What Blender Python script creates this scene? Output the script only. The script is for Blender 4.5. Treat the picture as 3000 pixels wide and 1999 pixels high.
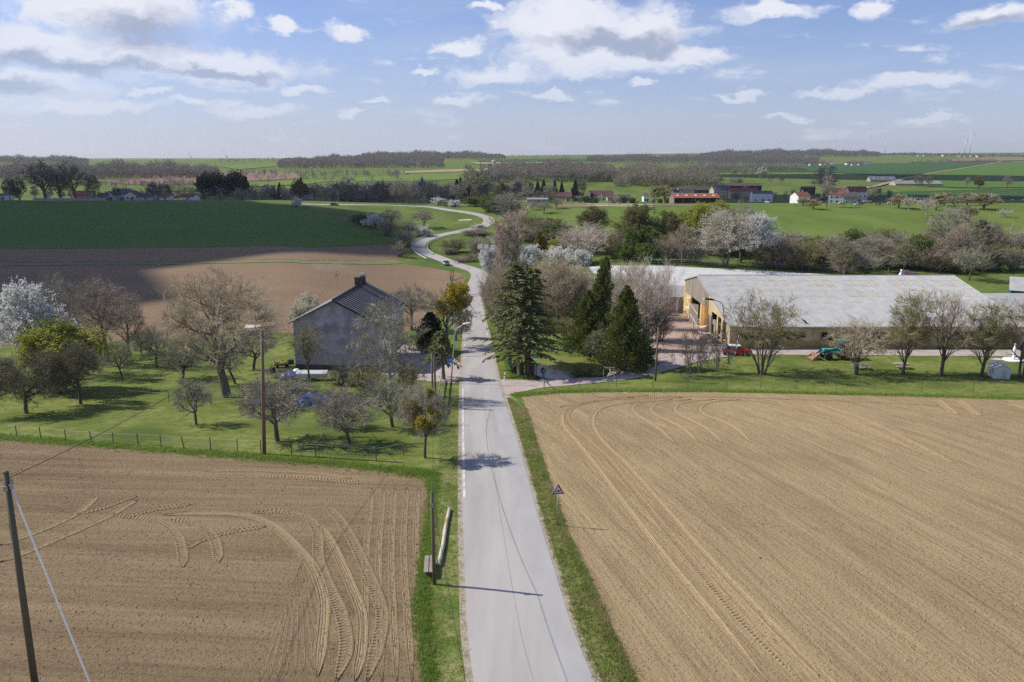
import bpy, math, random
import numpy as np
from mathutils import Vector, Matrix
from mathutils.geometry import delaunay_2d_cdt

for o in list(bpy.data.objects):
    bpy.data.objects.remove(o)
SC = bpy.context.scene
COL = SC.collection
R = math.radians

# ------------------------------------------------------------------ camera
CAM_H = 24.0
FOC = 28.0 / 36.0 * 3000.0          # focal length in pixels of the 3000 px wide photograph
PITCH = math.atan(540.0 / FOC)
SP, CP = math.sin(PITCH), math.cos(PITCH)
cam_data = bpy.data.cameras.new('camera')
cam = bpy.data.objects.new('camera', cam_data)
COL.objects.link(cam)
cam.location = (0, 0, CAM_H)
cam.rotation_euler = (math.pi / 2 - PITCH, 0, 0)
cam_data.sensor_width = 36
cam_data.lens = 28
cam_data.clip_start = 0.5
cam_data.clip_end = 60000
SC.camera = cam

# ------------------------------------------------------------------ exposure, sun, sky
SC.view_settings.view_transform = 'Standard'
SC.view_settings.look = 'None'
SC.view_settings.exposure = 0.32
SC.view_settings.gamma = 1
SC.view_settings.use_curve_mapping = False
SC.render.engine = 'CYCLES'
SC.cycles.max_bounces = 5
SC.cycles.diffuse_bounces = 3
SC.cycles.glossy_bounces = 2
SC.cycles.transmission_bounces = 3
SC.cycles.transparent_max_bounces = 12
SC.cycles.volume_bounces = 0
SC.cycles.use_denoising = False
SC.cycles.sample_clamp_indirect = 6
SC.cycles.use_adaptive_sampling = True
SC.cycles.adaptive_threshold = 0.006
SC.cycles.caustics_reflective = False
SC.cycles.caustics_refractive = False

SUN_EL = R(42)
TO_SUN = Vector((-0.98 * math.cos(SUN_EL), 0.20 * math.cos(SUN_EL), math.sin(SUN_EL))).normalized()
sun_data = bpy.data.lights.new('sun', 'SUN')
sun_data.energy = 4.3
sun_data.angle = R(0.53)
sun_data.color = (1.0, 0.965, 0.875)
sun = bpy.data.objects.new('sun', sun_data)
COL.objects.link(sun)
sun.rotation_euler = (-TO_SUN).to_track_quat('-Z', 'Y').to_euler()
sun.location = (-200, 40, 200)

world = bpy.data.worlds.new('World')
SC.world = world
world.use_nodes = True
wt = world.node_tree
wt.nodes.clear()


def wn(kind, **kw):
    n = wt.nodes.new(kind)
    for k, v in kw.items():
        setattr(n, k, v)
    return n


def wl(a, b):
    wt.links.new(a, b)


def wmath(op, a, b=None, c=None, clamp=False):
    n = wn('ShaderNodeMath', operation=op, use_clamp=clamp)
    for i, s in enumerate((a, b, c)):
        if s is None:
            continue
        if isinstance(s, (int, float)):
            n.inputs[i].default_value = s
        else:
            wl(s, n.inputs[i])
    return n.outputs[0]


def wvec(op, a, b):
    n = wn('ShaderNodeVectorMath', operation=op)
    for i, s in enumerate((a, b)):
        if isinstance(s, (tuple, list)):
            n.inputs[i].default_value = s
        else:
            wl(s, n.inputs[i])
    return n.outputs['Value'] if op == 'LENGTH' else n.outputs['Vector']


sky = wn('ShaderNodeTexSky', sky_type='NISHITA')
sky.sun_disc = False
sky.sun_elevation = SUN_EL
sky.sun_rotation = math.atan2(TO_SUN.x, TO_SUN.y)
sky.altitude = 300
sky.air_density = 1.0
sky.dust_density = 0.6
sky.ozone_density = 3.0
tc = wn('ShaderNodeTexCoord')
dirv = tc.outputs['Generated']
sep = wn('ShaderNodeSeparateXYZ')
wl(dirv, sep.inputs[0])
az = wmath('ARCTAN2', sep.outputs[0], sep.outputs[1])
el = wmath('ARCSINE', sep.outputs[2])
ae = wn('ShaderNodeCombineXYZ')
wl(az, ae.inputs[0])
wl(el, ae.inputs[1])


def wnoise(scale, detail, rough, vec, loc=(0, 0, 0), sc=(1, 1, 1)):
    mp = wn('ShaderNodeMapping')
    mp.inputs['Location'].default_value = loc
    mp.inputs['Scale'].default_value = sc
    wl(vec, mp.inputs[0])
    n = wn('ShaderNodeTexNoise')
    n.inputs['Scale'].default_value = scale
    n.inputs['Detail'].default_value = detail
    n.inputs['Roughness'].default_value = rough
    wl(mp.outputs[0], n.inputs['Vector'])
    return n


# billow noise that breaks up every cloud's outline
n1 = wnoise(17, 4, 0.6, ae.outputs[0], sc=(1, 1.8, 1))
warp = wvec('MULTIPLY', wvec('SUBTRACT', n1.outputs['Color'], (0.5, 0.5, 0.5)), (0.085, 0.05, 0))
aew = wvec('ADD', ae.outputs[0], warp)


def pix_dir(px, py):
    a, v = (px - 1500) / FOC, (py - 999.5) / FOC
    d = Vector((a, CP - v * SP, -SP - v * CP)).normalized()
    return math.atan2(d.x, d.y), math.asin(d.z)


def blob(px, py, rx, ry, vec=None):
    a, e = pix_dir(px, py)
    s = wvec('MULTIPLY', wvec('SUBTRACT', vec or aew, (a, e, 0)), (FOC / rx, FOC / ry, 0))
    return wmath('SUBTRACT', 1.0, wvec('LENGTH', s, (0, 0, 0)))


def union(vals):
    out = vals[0]
    for v in vals[1:]:
        n = wn('ShaderNodeMath', operation='SMOOTH_MAX')
        wl(out, n.inputs[0])
        wl(v, n.inputs[1])
        n.inputs[2].default_value = 0.25
        out = n.outputs[0]
    return out


CLOUDS = [  # centre and half size of each cloud mass in the photograph
    (1660, 75, 250, 120), (1900, 105, 190, 95), (1750, 165, 330, 60), (2020, 170, 150, 28),
    (330, 30, 330, 80), (250, 150, 420, 75), (620, 190, 340, 58), (60, 255, 260, 55),
    (1360, 133, 85, 30), (1460, 215, 160, 42), (1620, 275, 90, 20), (1330, 290, 80, 26),
    (250, 318, 240, 24), (740, 320, 150, 28), (1000, 95, 75, 24), (2270, 32, 160, 26),
    (2560, 22, 55, 34), (2900, 55, 130, 40), (2690, 235, 170, 26), (2480, 262, 120, 20),
    (2720, 343, 110, 18), (1030, 320, 60, 12), (1880, 250, 70, 14), (2150, 268, 90, 16), (880, 262, 90, 15), (560, 305, 80, 14), (1250, 195, 60, 18), (1430, 20, 60, 14), (2300, 345, 90, 11), (690, 28, 60, 28), (840, 70, 50, 24), (1110, 288, 70, 14), (430, 272, 50, 13),
]
field = union([blob(*c) for c in CLOUDS])
# the same broken cumulus goes on over the rest of the sky
plane_s = wmath('DIVIDE', 1.0, wmath('MAXIMUM', wmath('ADD', sep.outputs[2], 0.06), 0.03))
psc = wn('ShaderNodeVectorMath', operation='SCALE')
wl(dirv, psc.inputs[0])
wl(plane_s, psc.inputs['Scale'])
pn = wnoise(0.55, 4, 0.58, psc.outputs[0], loc=(3.1, 1.7, 0), sc=(1, 1, 0))
off = wmath('SUBTRACT', wmath('ABSOLUTE', az), 0.75)
high = wmath('SUBTRACT', el, 0.24)
outside = wmath('MULTIPLY', wmath('MAXIMUM', off, high), 6.0, clamp=True)
gen = wmath('SUBTRACT', wmath('MULTIPLY', wmath('SUBTRACT', pn.outputs['Fac'], 0.56), 5.0),
            wmath('MULTIPLY', wmath('SUBTRACT', 1.0, outside), 3.0))
# small flat puffs near the horizon in view
far = wnoise(11, 3, 0.55, ae.outputs[0], loc=(0.4, 0.2, 0), sc=(1, 4.2, 1))
low = wmath('MULTIPLY', wmath('SUBTRACT', far.outputs['Fac'], 0.575), 2.4)
n2 = wnoise(30, 5, 0.62, aew, sc=(1, 1.5, 1))
body = wmath('ADD', wmath('MAXIMUM', wmath('MAXIMUM', field, gen), low),
             wmath('MULTIPLY', wmath('SUBTRACT', n2.outputs['Fac'], 0.5), 1.0))
dens = wn('ShaderNodeMapRange', interpolation_type='SMOOTHSTEP')
dens.inputs['From Min'].default_value = -0.02
dens.inputs['From Max'].default_value = 0.58
wl(body, dens.inputs['Value'])
# thin out towards the horizon
fade = wn('ShaderNodeMapRange', interpolation_type='SMOOTHSTEP')
fade.inputs['From Min'].default_value = 0.015
fade.inputs['From Max'].default_value = 0.15
fade.inputs['To Min'].default_value = 0.42
wl(el, fade.inputs['Value'])
cover = wmath('MULTIPLY', dens.outputs[0], fade.outputs[0])
# cirrus veil
ci = wnoise(3.2, 4, 0.6, ae.outputs[0], loc=(1.2, 0.3, 0), sc=(1, 5.5, 1))
cim = wn('ShaderNodeMapRange', interpolation_type='SMOOTHSTEP')
cim.inputs['From Min'].default_value = 0.42
cim.inputs['From Max'].default_value = 0.8
cim.inputs['To Max'].default_value = 0.38
wl(ci.outputs['Fac'], cim.inputs['Value'])
# thick, self-shaded cores
SHADE = [(430, 95, 190, 62), (1800, 118, 270, 36), (180, 185, 330, 26), (1930, 140, 140, 30), (640, 215, 230, 16),
         (2900, 75, 110, 24), (20, 265, 200, 26)]
shade = wmath('ADD', union([blob(*c) for c in SHADE]),
              wmath('MULTIPLY', wmath('SUBTRACT', n2.outputs['Fac'], 0.5), 0.9))
shm = wn('ShaderNodeMapRange', interpolation_type='SMOOTHSTEP')
shm.inputs['From Min'].default_value = -0.15
shm.inputs['From Max'].default_value = 0.75
wl(shade, shm.inputs['Value'])


def wmix(fac, a, b):
    n = wn('ShaderNodeMix', data_type='RGBA')
    if isinstance(fac, (int, float)):
        n.inputs['Factor'].default_value = fac
    else:
        wl(fac, n.inputs['Factor'])
    for s, i in ((a, 6), (b, 7)):
        if isinstance(s, tuple):
            n.inputs[i].default_value = (*s, 1)
        else:
            wl(s, n.inputs[i])
    return n.outputs[2]


STR = 0.1
tint = wn('ShaderNodeMix', data_type='RGBA', blend_type='MULTIPLY')
tint.inputs['Factor'].default_value = 1
wl(sky.outputs[0], tint.inputs[6])
tint.inputs[7].default_value = (0.84, 0.82, 1.04, 1)
haze_m = wn('ShaderNodeMapRange', interpolation_type='SMOOTHSTEP')
haze_m.inputs['From Min'].default_value = 0.0
haze_m.inputs['From Max'].default_value = 0.20
haze_m.inputs['To Min'].default_value = 0.42
haze_m.inputs['To Max'].default_value = 0.0
wl(el, haze_m.inputs['Value'])
base = wmix(haze_m.outputs[0], tint.outputs[2], (3.55, 4.15, 5.85))
base = wmix(cim.outputs[0], base, (4.4, 5.0, 6.4))
lum = wmix(wmath('MULTIPLY', n2.outputs['Fac'], 0.55), (7.2, 7.35, 7.9), (5.0, 5.4, 6.6))
cloud_c = wmix(shm.outputs[0], lum, (3.2, 3.65, 4.9))
final = wmix(cover, base, cloud_c)
bg = wn('ShaderNodeBackground')
bg.inputs['Strength'].default_value = STR
wl(final, bg.inputs['Color'])
wo = wn('ShaderNodeOutputWorld')
wl(bg.outputs[0], wo.inputs['Surface'])
world.cycles.sampling_method = 'MANUAL'
world.cycles.sample_map_resolution = 512

# ------------------------------------------------------------------ terrain
PL = np.array([(0, .5), (40, .4), (55, -.3), (70, -1.3), (85, -3.0), (101, -5.0), (120, -6.3), (155, -7.6), (220, -8.2),
               (290, -7.5), (360, -3.6), (446, 0), (500, -2.5), (560, -7), (640, -8.5), (750, -8), (900, -5), (1200, 1),
               (1600, 2), (2000, 4), (3500, 8), (6000, 8), (20000, -40)], float)
PC = np.array([(0, .5), (40, .4), (55, -.3), (70, -1.3), (85, -3.0), (101, -5.0), (120, -6.6), (145, -8.6), (180, -11.2),
               (230, -13.8), (269, -14.3), (296, -13.6), (354, -10), (402, -6), (450, -3), (520, -5), (600, -8),
               (700, -9), (850, -6), (1000, -3), (1500, 1), (2200, 8), (3000, 16), (4500, 24), (6000, 24), (20000, -20)], float)
PR = np.array([(0, .5), (40, .4), (55, -.3), (70, -1.3), (85, -3.2), (101, -4.9), (120, -5.3), (150, -6.2), (185, -9.0),
               (215, -11.0), (250, -10.0), (300, -6), (420, -0.5), (480, -3), (560, -8), (650, -9.5), (850, -7), (1000, -6),
               (1500, -1), (2500, 6), (3500, 22), (4500, 42), (6000, 46), (20000, 20)], float)


def hermite(tab):
    x, y = tab[:, 0], tab[:, 1]
    d = np.diff(y) / np.diff(x)
    m = np.zeros(len(x))
    m[0], m[-1] = d[0], d[-1]
    for i in range(1, len(x) - 1):
        m[i] = 0 if d[i - 1] * d[i] <= 0 else 2 * d[i - 1] * d[i] / (d[i - 1] + d[i])

    def f(t):
        t = np.clip(np.asarray(t, float), x[0], x[-1])
        i = np.clip(np.searchsorted(x, t) - 1, 0, len(x) - 2)
        h = x[i + 1] - x[i]
        s = (t - x[i]) / h
        return ((1 + 2 * s) * (1 - s) ** 2 * y[i] + s * (1 - s) ** 2 * h * m[i]
                + s * s * (3 - 2 * s) * y[i + 1] + s * s * (s - 1) * h * m[i + 1])
    return f


fL, fC, fR = hermite(PL), hermite(PC), hermite(PR)


def sstep(a, b, t):
    s = np.clip((t - a) / (b - a), 0, 1)
    return s * s * (3 - 2 * s)


def T(x, y):
    x, y = np.asarray(x, float), np.asarray(y, float)
    t = x / np.maximum(y, 30.0)
    wl_ = 1 - sstep(-0.30, -0.10, t)
    wr_ = sstep(-0.02, 0.20, t)
    z = fL(y) * wl_ + fR(y) * wr_ + fC(y) * (1 - wl_ - wr_)
    k = sstep(500, 1200, y)
    z = z + k * (3.0 * np.sin(x * 0.0041 + 1.3) + 2.2 * np.sin(x * 0.0027 - y * 0.0031) * np.cos(y * 0.002))
    # wooded mound behind the pond, pond hollow beside the drive
    z = z + 2.3 * np.exp(-(((x - 8.0) / 6.5) ** 2 + ((y - 126.5) / 6.2) ** 2))
    k = np.exp(-(((x - 7.8) / 5.9) ** 4 + ((y - 112.3) / 6.4) ** 4))
    z = z * (1 - k) + (-7.3) * k
    # wooded ridges on the skyline
    z = z + 11 * np.exp(-(((x + 520) / 480.0) ** 2 + ((y - 2900) / 420.0) ** 2)) + 5 * np.exp(-(((x + 380) / 330.0) ** 2 + ((y - 2050) / 260.0) ** 2))
    z = z + 15 * np.exp(-(((x - 1080) / 560.0) ** 2 + ((y - 3450) / 420.0) ** 2)) + 6 * np.exp(-(((x - 620) / 420.0) ** 2 + ((y - 2700) / 300.0) ** 2))
    # hill behind the village
    z = z + 9.5 * np.exp(-(((x - 80) / 200.0) ** 2 + ((y - 905) / 125.0) ** 2))
    # grass bank at the far right
    z = z + 3.4 * np.exp(-(((x - 101.0) / 15.0) ** 4 + ((y - 168.0) / 11.0) ** 4))
    return z


def Tz(x, y):
    return float(T(x, y))


def ray(px, py):
    a, v = (px - 1500) / FOC, (py - 999.5) / FOC
    return a, CP - v * SP, -SP - v * CP


def G(px, py, zoff=0.0):
    """first point of the terrain seen at that pixel of the photograph"""
    dx, dy, dz = ray(px, py)
    D = np.concatenate([np.arange(20, 460, 0.5), np.geomspace(460, 12000, 900)])
    s = D / dy
    zr = CAM_H + dz * s
    zt = T(dx * s, D)
    hit = np.nonzero(zr <= zt)[0]
    if len(hit) == 0:
        i = len(D) - 1
    else:
        i = hit[0]
        if i > 0:
            a, b = zr[i - 1] - zt[i - 1], zr[i] - zt[i]
            f = a / (a - b)
            Dm = D[i - 1] + f * (D[i] - D[i - 1])
            x = dx * Dm / dy
            return Vector((x, Dm, Tz(x, Dm) + zoff))
    x = dx * D[i] / dy
    return Vector((x, D[i], Tz(x, D[i]) + zoff))


def GD(px, D, zoff=0.0):
    """ground point in that pixel column at forward distance D"""
    z = 0.0
    for _ in range(4):
        depth = D * CP + (CAM_H - z) * SP
        x = (px - 1500) / FOC * depth
        z = Tz(x, D)
    return Vector((x, D, z + zoff))


def XA(px, D, z):
    """x of that pixel column at forward distance D and height z"""
    return (px - 1500) / FOC * (D * CP + (CAM_H - z) * SP)


def ZT(py, D):
    """height seen at that pixel row at forward distance D"""
    dx, dy, dz = ray(1500, py)
    return CAM_H + dz / dy * D


# ------------------------------------------------------------------ object helpers
def tag(o, label=None, cat=None, group=None, kind=None):
    if label:
        o['label'] = label
    if cat:
        o['category'] = cat
    if group:
        o['group'] = group
    if kind:
        o['kind'] = kind
    return o


def thing(name, label, cat, loc, rz=0.0, group=None, scale=1.0):
    o = bpy.data.objects.new(name, None)
    COL.objects.link(o)
    o.location = loc
    o.rotation_euler = (0, 0, rz)
    o.scale = (scale,) * 3 if isinstance(scale, (int, float)) else scale
    o.empty_display_size = 0.2
    return tag(o, label, cat, group)


def link(name, me, parent=None, loc=None, rot=None, scale=None):
    o = bpy.data.objects.new(name, me)
    COL.objects.link(o)
    if parent:
        o.parent = parent
    if loc is not None:
        o.location = loc
    if rot is not None:
        o.rotation_euler = rot
    if scale is not None:
        o.scale = scale
    return o


def mesh_np(name, V, tris=None, quads=None, mat=None, smooth=False, uv=None):
    """fast mesh from numpy arrays"""
    me = bpy.data.meshes.new(name)
    V = np.asarray(V, np.float32)
    nt = 0 if tris is None else len(tris)
    nq = 0 if quads is None else len(quads)
    me.vertices.add(len(V))
    me.vertices.foreach_set('co', V.ravel())
    loops = []
    if nt:
        loops.append(np.asarray(tris, np.int32).ravel())
    if nq:
        loops.append(np.asarray(quads, np.int32).ravel())
    L = np.concatenate(loops) if loops else np.zeros(0, np.int32)
    me.loops.add(len(L))
    me.loops.foreach_set('vertex_index', L)
    me.polygons.add(nt + nq)
    start = np.concatenate([np.arange(nt) * 3, nt * 3 + np.arange(nq) * 4]).astype(np.int32)
    tot = np.concatenate([np.full(nt, 3), np.full(nq, 4)]).astype(np.int32)
    me.polygons.foreach_set('loop_start', start)
    me.polygons.foreach_set('loop_total', tot)
    me.polygons.foreach_set('use_smooth', np.full(nt + nq, bool(smooth)))
    if mat:
        me.materials.append(mat)
    if uv is not None:
        l = me.uv_layers.new(name='UVMap')
        l.data.foreach_set('uv', np.asarray(uv, np.float32)[L].ravel())
    me.update(calc_edges=True)
    return me


class MB:
    """collects simple solids into one mesh"""

    def __init__(self):
        self.v, self.f, self.uvs = [], [], None

    def add(self, vs, fs):
        b = len(self.v)
        self.v += [tuple(v) for v in vs]
        self.f += [tuple(i + b for i in f) for f in fs]
        return self

    def box(self, c, s, rz=0.0, M=None):
        hx, hy, hz = s[0] / 2, s[1] / 2, s[2] / 2
        m = M or Matrix.Rotation(rz, 3, 'Z')
        c = Vector(c)
        vs = [c + m @ Vector((x * hx, y * hy, z * hz)) for z in (-1, 1) for y in (-1, 1) for x in (-1, 1)]
        return self.add(vs, [(0, 2, 3, 1), (4, 5, 7, 6), (0, 1, 5, 4), (2, 6, 7, 3), (0, 4, 6, 2), (1, 3, 7, 5)])

    def beam(self, a, b, w, h=None):
        a, b = Vector(a), Vector(b)
        d = (b - a)
        L = d.length
        q = d.to_track_quat('Z', 'Y').to_matrix()
        return self.box((a + b) / 2, (w, h or w, L), M=q)

    def tube(self, pts, rad, n=8, caps=True):
        pts = [Vector(p) for p in pts]
        if isinstance(rad, (int, float)):
            rad = [rad] * len(pts)
        vs, fs = [], []
        u = None
        for i, p in enumerate(pts):
            t = (pts[min(i + 1, len(pts) - 1)] - pts[max(i - 1, 0)]).normalized()
            if u is None:
                u = t.orthogonal().normalized()
            u = (u - t * u.dot(t))
            u = u.normalized() if u.length > 1e-6 else t.orthogonal().normalized()
            w = t.cross(u)
            vs += [p + (u * math.cos(2 * math.pi * k / n) + w * math.sin(2 * math.pi * k / n)) * rad[i] for k in range(n)]
        for i in range(len(pts) - 1):
            for k in range(n):
                a, b = i * n + k, i * n + (k + 1) % n
                fs.append((a, b, b + n, a + n))
        if caps:
            fs.append(tuple(range(n))[::-1])
            fs.append(tuple((len(pts) - 1) * n + k for k in range(n)))
        return self.add(vs, fs)

    def prism(self, poly, ext):
        """poly: 3-D outline, ext: extrusion vector"""
        e = Vector(ext)
        P = [Vector(p) for p in poly]
        n = len(P)
        vs = P + [p + e for p in P]
        fs = [tuple(range(n))[::-1], tuple(range(n, 2 * n))]
        fs += [(i, (i + 1) % n, (i + 1) % n + n, i + n) for i in range(n)]
        return self.add(vs, fs)

    def lathe(self, prof, c=(0, 0, 0), n=16, axis='Z', close=True):
        vs, fs = [], []
        for r, h in prof:
            for k in range(n):
                a = 2 * math.pi * k / n
                p = {'Z': (r * math.cos(a), r * math.sin(a), h), 'X': (h, r * math.cos(a), r * math.sin(a)),
                     'Y': (r * math.sin(a), h, r * math.cos(a))}[axis]
                vs.append((c[0] + p[0], c[1] + p[1], c[2] + p[2]))
        m = len(prof)
        for i in range(m - 1):
            for k in range(n):
                a, b = i * n + k, i * n + (k + 1) % n
                fs.append((a, b, b + n, a + n))
        if close:
            fs.append(tuple(range(n))[::-1])
            fs.append(tuple((m - 1) * n + k for k in range(n)))
        return self.add(vs, fs)

    def mesh(self, name, mat=None, smooth=False, bevel=0.0):
        me = bpy.data.meshes.new(name)
        me.from_pydata(self.v, [], self.f)
        if mat:
            me.materials.append(mat)
        if smooth:
            me.polygons.foreach_set('use_smooth', np.ones(len(me.polygons), bool))
        me.update()
        return me

    def build(self, name, mat, parent=None, smooth=False, bevel=0.0, loc=None, rot=None):
        o = link(name, self.mesh(name, mat, smooth), parent, loc, rot)
        if bevel:
            m = o.modifiers.new('bevel', 'BEVEL')
            m.width = bevel
            m.segments = 2
            m.limit_method = 'ANGLE'
        return o


# ------------------------------------------------------------------ materials
MATS = {}


def M(name, c1, c2=None, scale=4.0, rough=0.85, bump=0.0, bscale=None, detail=5.0, metal=0.0, spec=0.3,
      stretch=(1, 1, 1), c3=None, c3s=None, c3t=(0.55, 0.75), trans=0.0, lo=0.35, hi=0.65, coat=0.0, world=False):
    """procedural material: two colours mixed by noise, optional blotches of a third, optional relief"""
    if name in MATS:
        return MATS[name]
    m = bpy.data.materials.new(name)
    m.use_nodes = True
    t = m.node_tree
    b = t.nodes['Principled BSDF']
    b.inputs['Roughness'].default_value = rough
    b.inputs['Metallic'].default_value = metal
    b.inputs['Specular IOR Level'].default_value = spec
    if coat:
        b.inputs['Coat Weight'].default_value = coat
        b.inputs['Coat Roughness'].default_value = 0.08
    c2 = c2 or tuple(min(1, c * 0.75) for c in c1)
    tcn = t.nodes.new('ShaderNodeTexCoord')
    mp = t.nodes.new('ShaderNodeMapping')
    mp.inputs['Scale'].default_value = stretch
    if world:
        gp = t.nodes.new('ShaderNodeNewGeometry')
        t.links.new(gp.outputs['Position'], mp.inputs[0])
    else:
        t.links.new(tcn.outputs['Object'], mp.inputs[0])
    nz = t.nodes.new('ShaderNodeTexNoise')
    nz.inputs['Scale'].default_value = scale
    nz.inputs['Detail'].default_value = detail
    nz.inputs['Roughness'].default_value = 0.6
    t.links.new(mp.outputs[0], nz.inputs['Vector'])
    mr = t.nodes.new('ShaderNodeMapRange')
    mr.inputs['From Min'].default_value = lo
    mr.inputs['From Max'].default_value = hi
    t.links.new(nz.outputs['Fac'], mr.inputs['Value'])
    mx = t.nodes.new('ShaderNodeMix')
    mx.data_type = 'RGBA'
    t.links.new(mr.outputs[0], mx.inputs['Factor'])
    mx.inputs[6].default_value = (*c1, 1)
    mx.inputs[7].default_value = (*c2, 1)
    col = mx.outputs[2]
    if c3:
        n3 = t.nodes.new('ShaderNodeTexNoise')
        n3.inputs['Scale'].default_value = c3s or scale * 0.2
        n3.inputs['Detail'].default_value = 4
        t.links.new(mp.outputs[0], n3.inputs['Vector'])
        r3 = t.nodes.new('ShaderNodeMapRange')
        r3.inputs['From Min'].default_value = c3t[0]
        r3.inputs['From Max'].default_value = c3t[1]
        t.links.new(n3.outputs['Fac'], r3.inputs['Value'])
        m3 = t.nodes.new('ShaderNodeMix')
        m3.data_type = 'RGBA'
        t.links.new(r3.outputs[0], m3.inputs['Factor'])
        t.links.new(col, m3.inputs[6])
        m3.inputs[7].default_value = (*c3, 1)
        col = m3.outputs[2]
    t.links.new(col, b.inputs['Base Color'])
    if bump:
        nb = t.nodes.new('ShaderNodeTexNoise')
        nb.inputs['Scale'].default_value = bscale or scale * 3
        nb.inputs['Detail'].default_value = 4
        t.links.new(mp.outputs[0], nb.inputs['Vector'])
        bp = t.nodes.new('ShaderNodeBump')
        bp.inputs['Strength'].default_value = 1.0
        bp.inputs['Distance'].default_value = bump
        t.links.new(nb.outputs['Fac'], bp.inputs['Height'])
        t.links.new(bp.outputs[0], b.inputs['Normal'])
    if trans:
        tr = t.nodes.new('ShaderNodeBsdfTranslucent')
        t.links.new(col, tr.inputs['Color'])
        ms = t.nodes.new('ShaderNodeMixShader')
        ms.inputs[0].default_value = trans
        t.links.new(b.outputs[0], ms.inputs[1])
        t.links.new(tr.outputs[0], ms.inputs[2])
        t.links.new(ms.outputs[0], t.nodes['Material Output'].inputs['Surface'])
    MATS[name] = m
    return m
# ================================================================== the setting
def field_mat(name, c1, c2, ang, stripe=1.0, rows=1.4, clod=0.05, c3=None, fine=14.0, rowbump=0.03, far=False):
    """worked soil or crop: colour and relief drawn out along the driving direction (ang from the +y axis)"""
    m = bpy.data.materials.new(name)
    m.use_nodes = True
    t = m.node_tree
    N, Lk = t.nodes, t.links
    b = N['Principled BSDF']
    b.inputs['Roughness'].default_value = 0.95
    b.inputs['Specular IOR Level'].default_value = 0.1
    tcn = N.new('ShaderNodeTexCoord')
    rot = N.new('ShaderNodeMapping')
    rot.inputs['Rotation'].default_value = (0, 0, ang)
    Lk.new(tcn.outputs['Object'], rot.inputs[0])

    def noise(scale, st, detail=4, rough=0.6):
        mp = N.new('ShaderNodeMapping')
        mp.inputs['Scale'].default_value = st
        Lk.new(rot.outputs[0], mp.inputs[0])
        n = N.new('ShaderNodeTexNoise')
        n.inputs['Scale'].default_value = scale
        n.inputs['Detail'].default_value = detail
        n.inputs['Roughness'].default_value = rough
        Lk.new(mp.outputs[0], n.inputs['Vector'])
        return n.outputs['Fac']

    def rng(v, a, c):
        r = N.new('ShaderNodeMapRange')
        r.inputs['From Min'].default_value = a
        r.inputs['From Max'].default_value = c
        Lk.new(v, r.inputs['Value'])
        return r.outputs[0]

    def mix(f, a, c):
        x = N.new('ShaderNodeMix')
        x.data_type = 'RGBA'
        Lk.new(f, x.inputs['Factor'])
        for s, i in ((a, 6), (c, 7)):
            if isinstance(s, tuple):
                x.inputs[i].default_value = (*s, 1)
            else:
                Lk.new(s, x.inputs[i])
        return x.outputs[2]

    def ma(op, a, c):
        x = N.new('ShaderNodeMath')
        x.operation = op
        for i, s in enumerate((a, c)):
            if isinstance(s, (int, float)):
                x.inputs[i].default_value = s
            else:
                Lk.new(s, x.inputs[i])
        return x.outputs[0]
    long_ = noise(rows, (1, 0.035, 1), 5, 0.65)
    row2 = noise(rows * 4.5, (1, 0.05, 1), 3, 0.6)
    broad = noise(0.05, (1, 1, 1), 4)
    fin = noise(fine, (1, 1, 1), 5, 0.7)
    sp = noise(fine * 0.35, (1, 1, 1), 4, 0.65)
    f = ma('ADD', ma('MULTIPLY', rng(long_, 0.32, 0.68), 0.42 * stripe), ma('MULTIPLY', rng(row2, 0.3, 0.7), 0.24 * stripe))
    f = ma('ADD', f, ma('MULTIPLY', rng(fin, 0.3, 0.7), 0.30))
    f = ma('ADD', f, ma('MULTIPLY', rng(broad, 0.3, 0.7), 0.32))
    x = N.new('ShaderNodeMath')
    x.operation = 'SUBTRACT'
    x.use_clamp = True
    Lk.new(f, x.inputs[0])
    x.inputs[1].default_value = 0.16
    col = mix(x.outputs[0], c1, c2)
    if c3:
        col = mix(rng(ma('MULTIPLY', rng(sp, 0.55, 0.72), rng(broad, 0.35, 0.6)), 0.15, 0.7), col, c3)
    Lk.new(col, b.inputs['Base Color'])
    h = ma('ADD', ma('MULTIPLY', row2, rowbump), ma('MULTIPLY', fin, clod))
    h = ma('ADD', h, ma('MULTIPLY', rng(sp, 0.5, 0.75), clod * 0.8))
    bp = N.new('ShaderNodeBump')
    bp.inputs['Strength'].default_value = 1.0
    bp.inputs['Distance'].default_value = 1.0
    Lk.new(h, bp.inputs['Height'])
    Lk.new(bp.outputs[0], b.inputs['Normal'])
    MATS[name] = m
    return m


GRASS = M('meadow_grass', (0.098, 0.140, 0.026), (0.150, 0.185, 0.045), scale=0.35, rough=0.95, bump=0.05, bscale=7, detail=9,
          spec=0.1, c3=(0.068, 0.105, 0.022), c3s=0.045, c3t=(0.45, 0.7))
LAWN = M('lawn_grass', (0.118, 0.150, 0.026), (0.210, 0.225, 0.065), scale=0.9, rough=0.95, bump=0.05, bscale=8, detail=10,
         spec=0.1, c3=(0.078, 0.112, 0.020), c3s=0.12, c3t=(0.42, 0.66))
PASTURE = M('pasture_grass', (0.090, 0.138, 0.022), (0.138, 0.182, 0.036), scale=0.06, rough=0.95, bump=0.08, bscale=3, detail=8,
            spec=0.1, stretch=(1, 0.35, 1))
VERGE = M('verge_grass_mown', (0.135, 0.180, 0.035), (0.260, 0.250, 0.105), scale=1.3, rough=0.95, bump=0.05, bscale=9, detail=9,
          spec=0.1, c3=(0.095, 0.150, 0.022), c3s=0.35, c3t=(0.45, 0.62))
SOIL_R = field_mat('harrowed_soil_pale', (0.450, 0.338, 0.186), (0.255, 0.182, 0.096), R(-14), 1.35, 0.9, 0.06, (0.215, 0.148, 0.082), rowbump=0.10)
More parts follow.
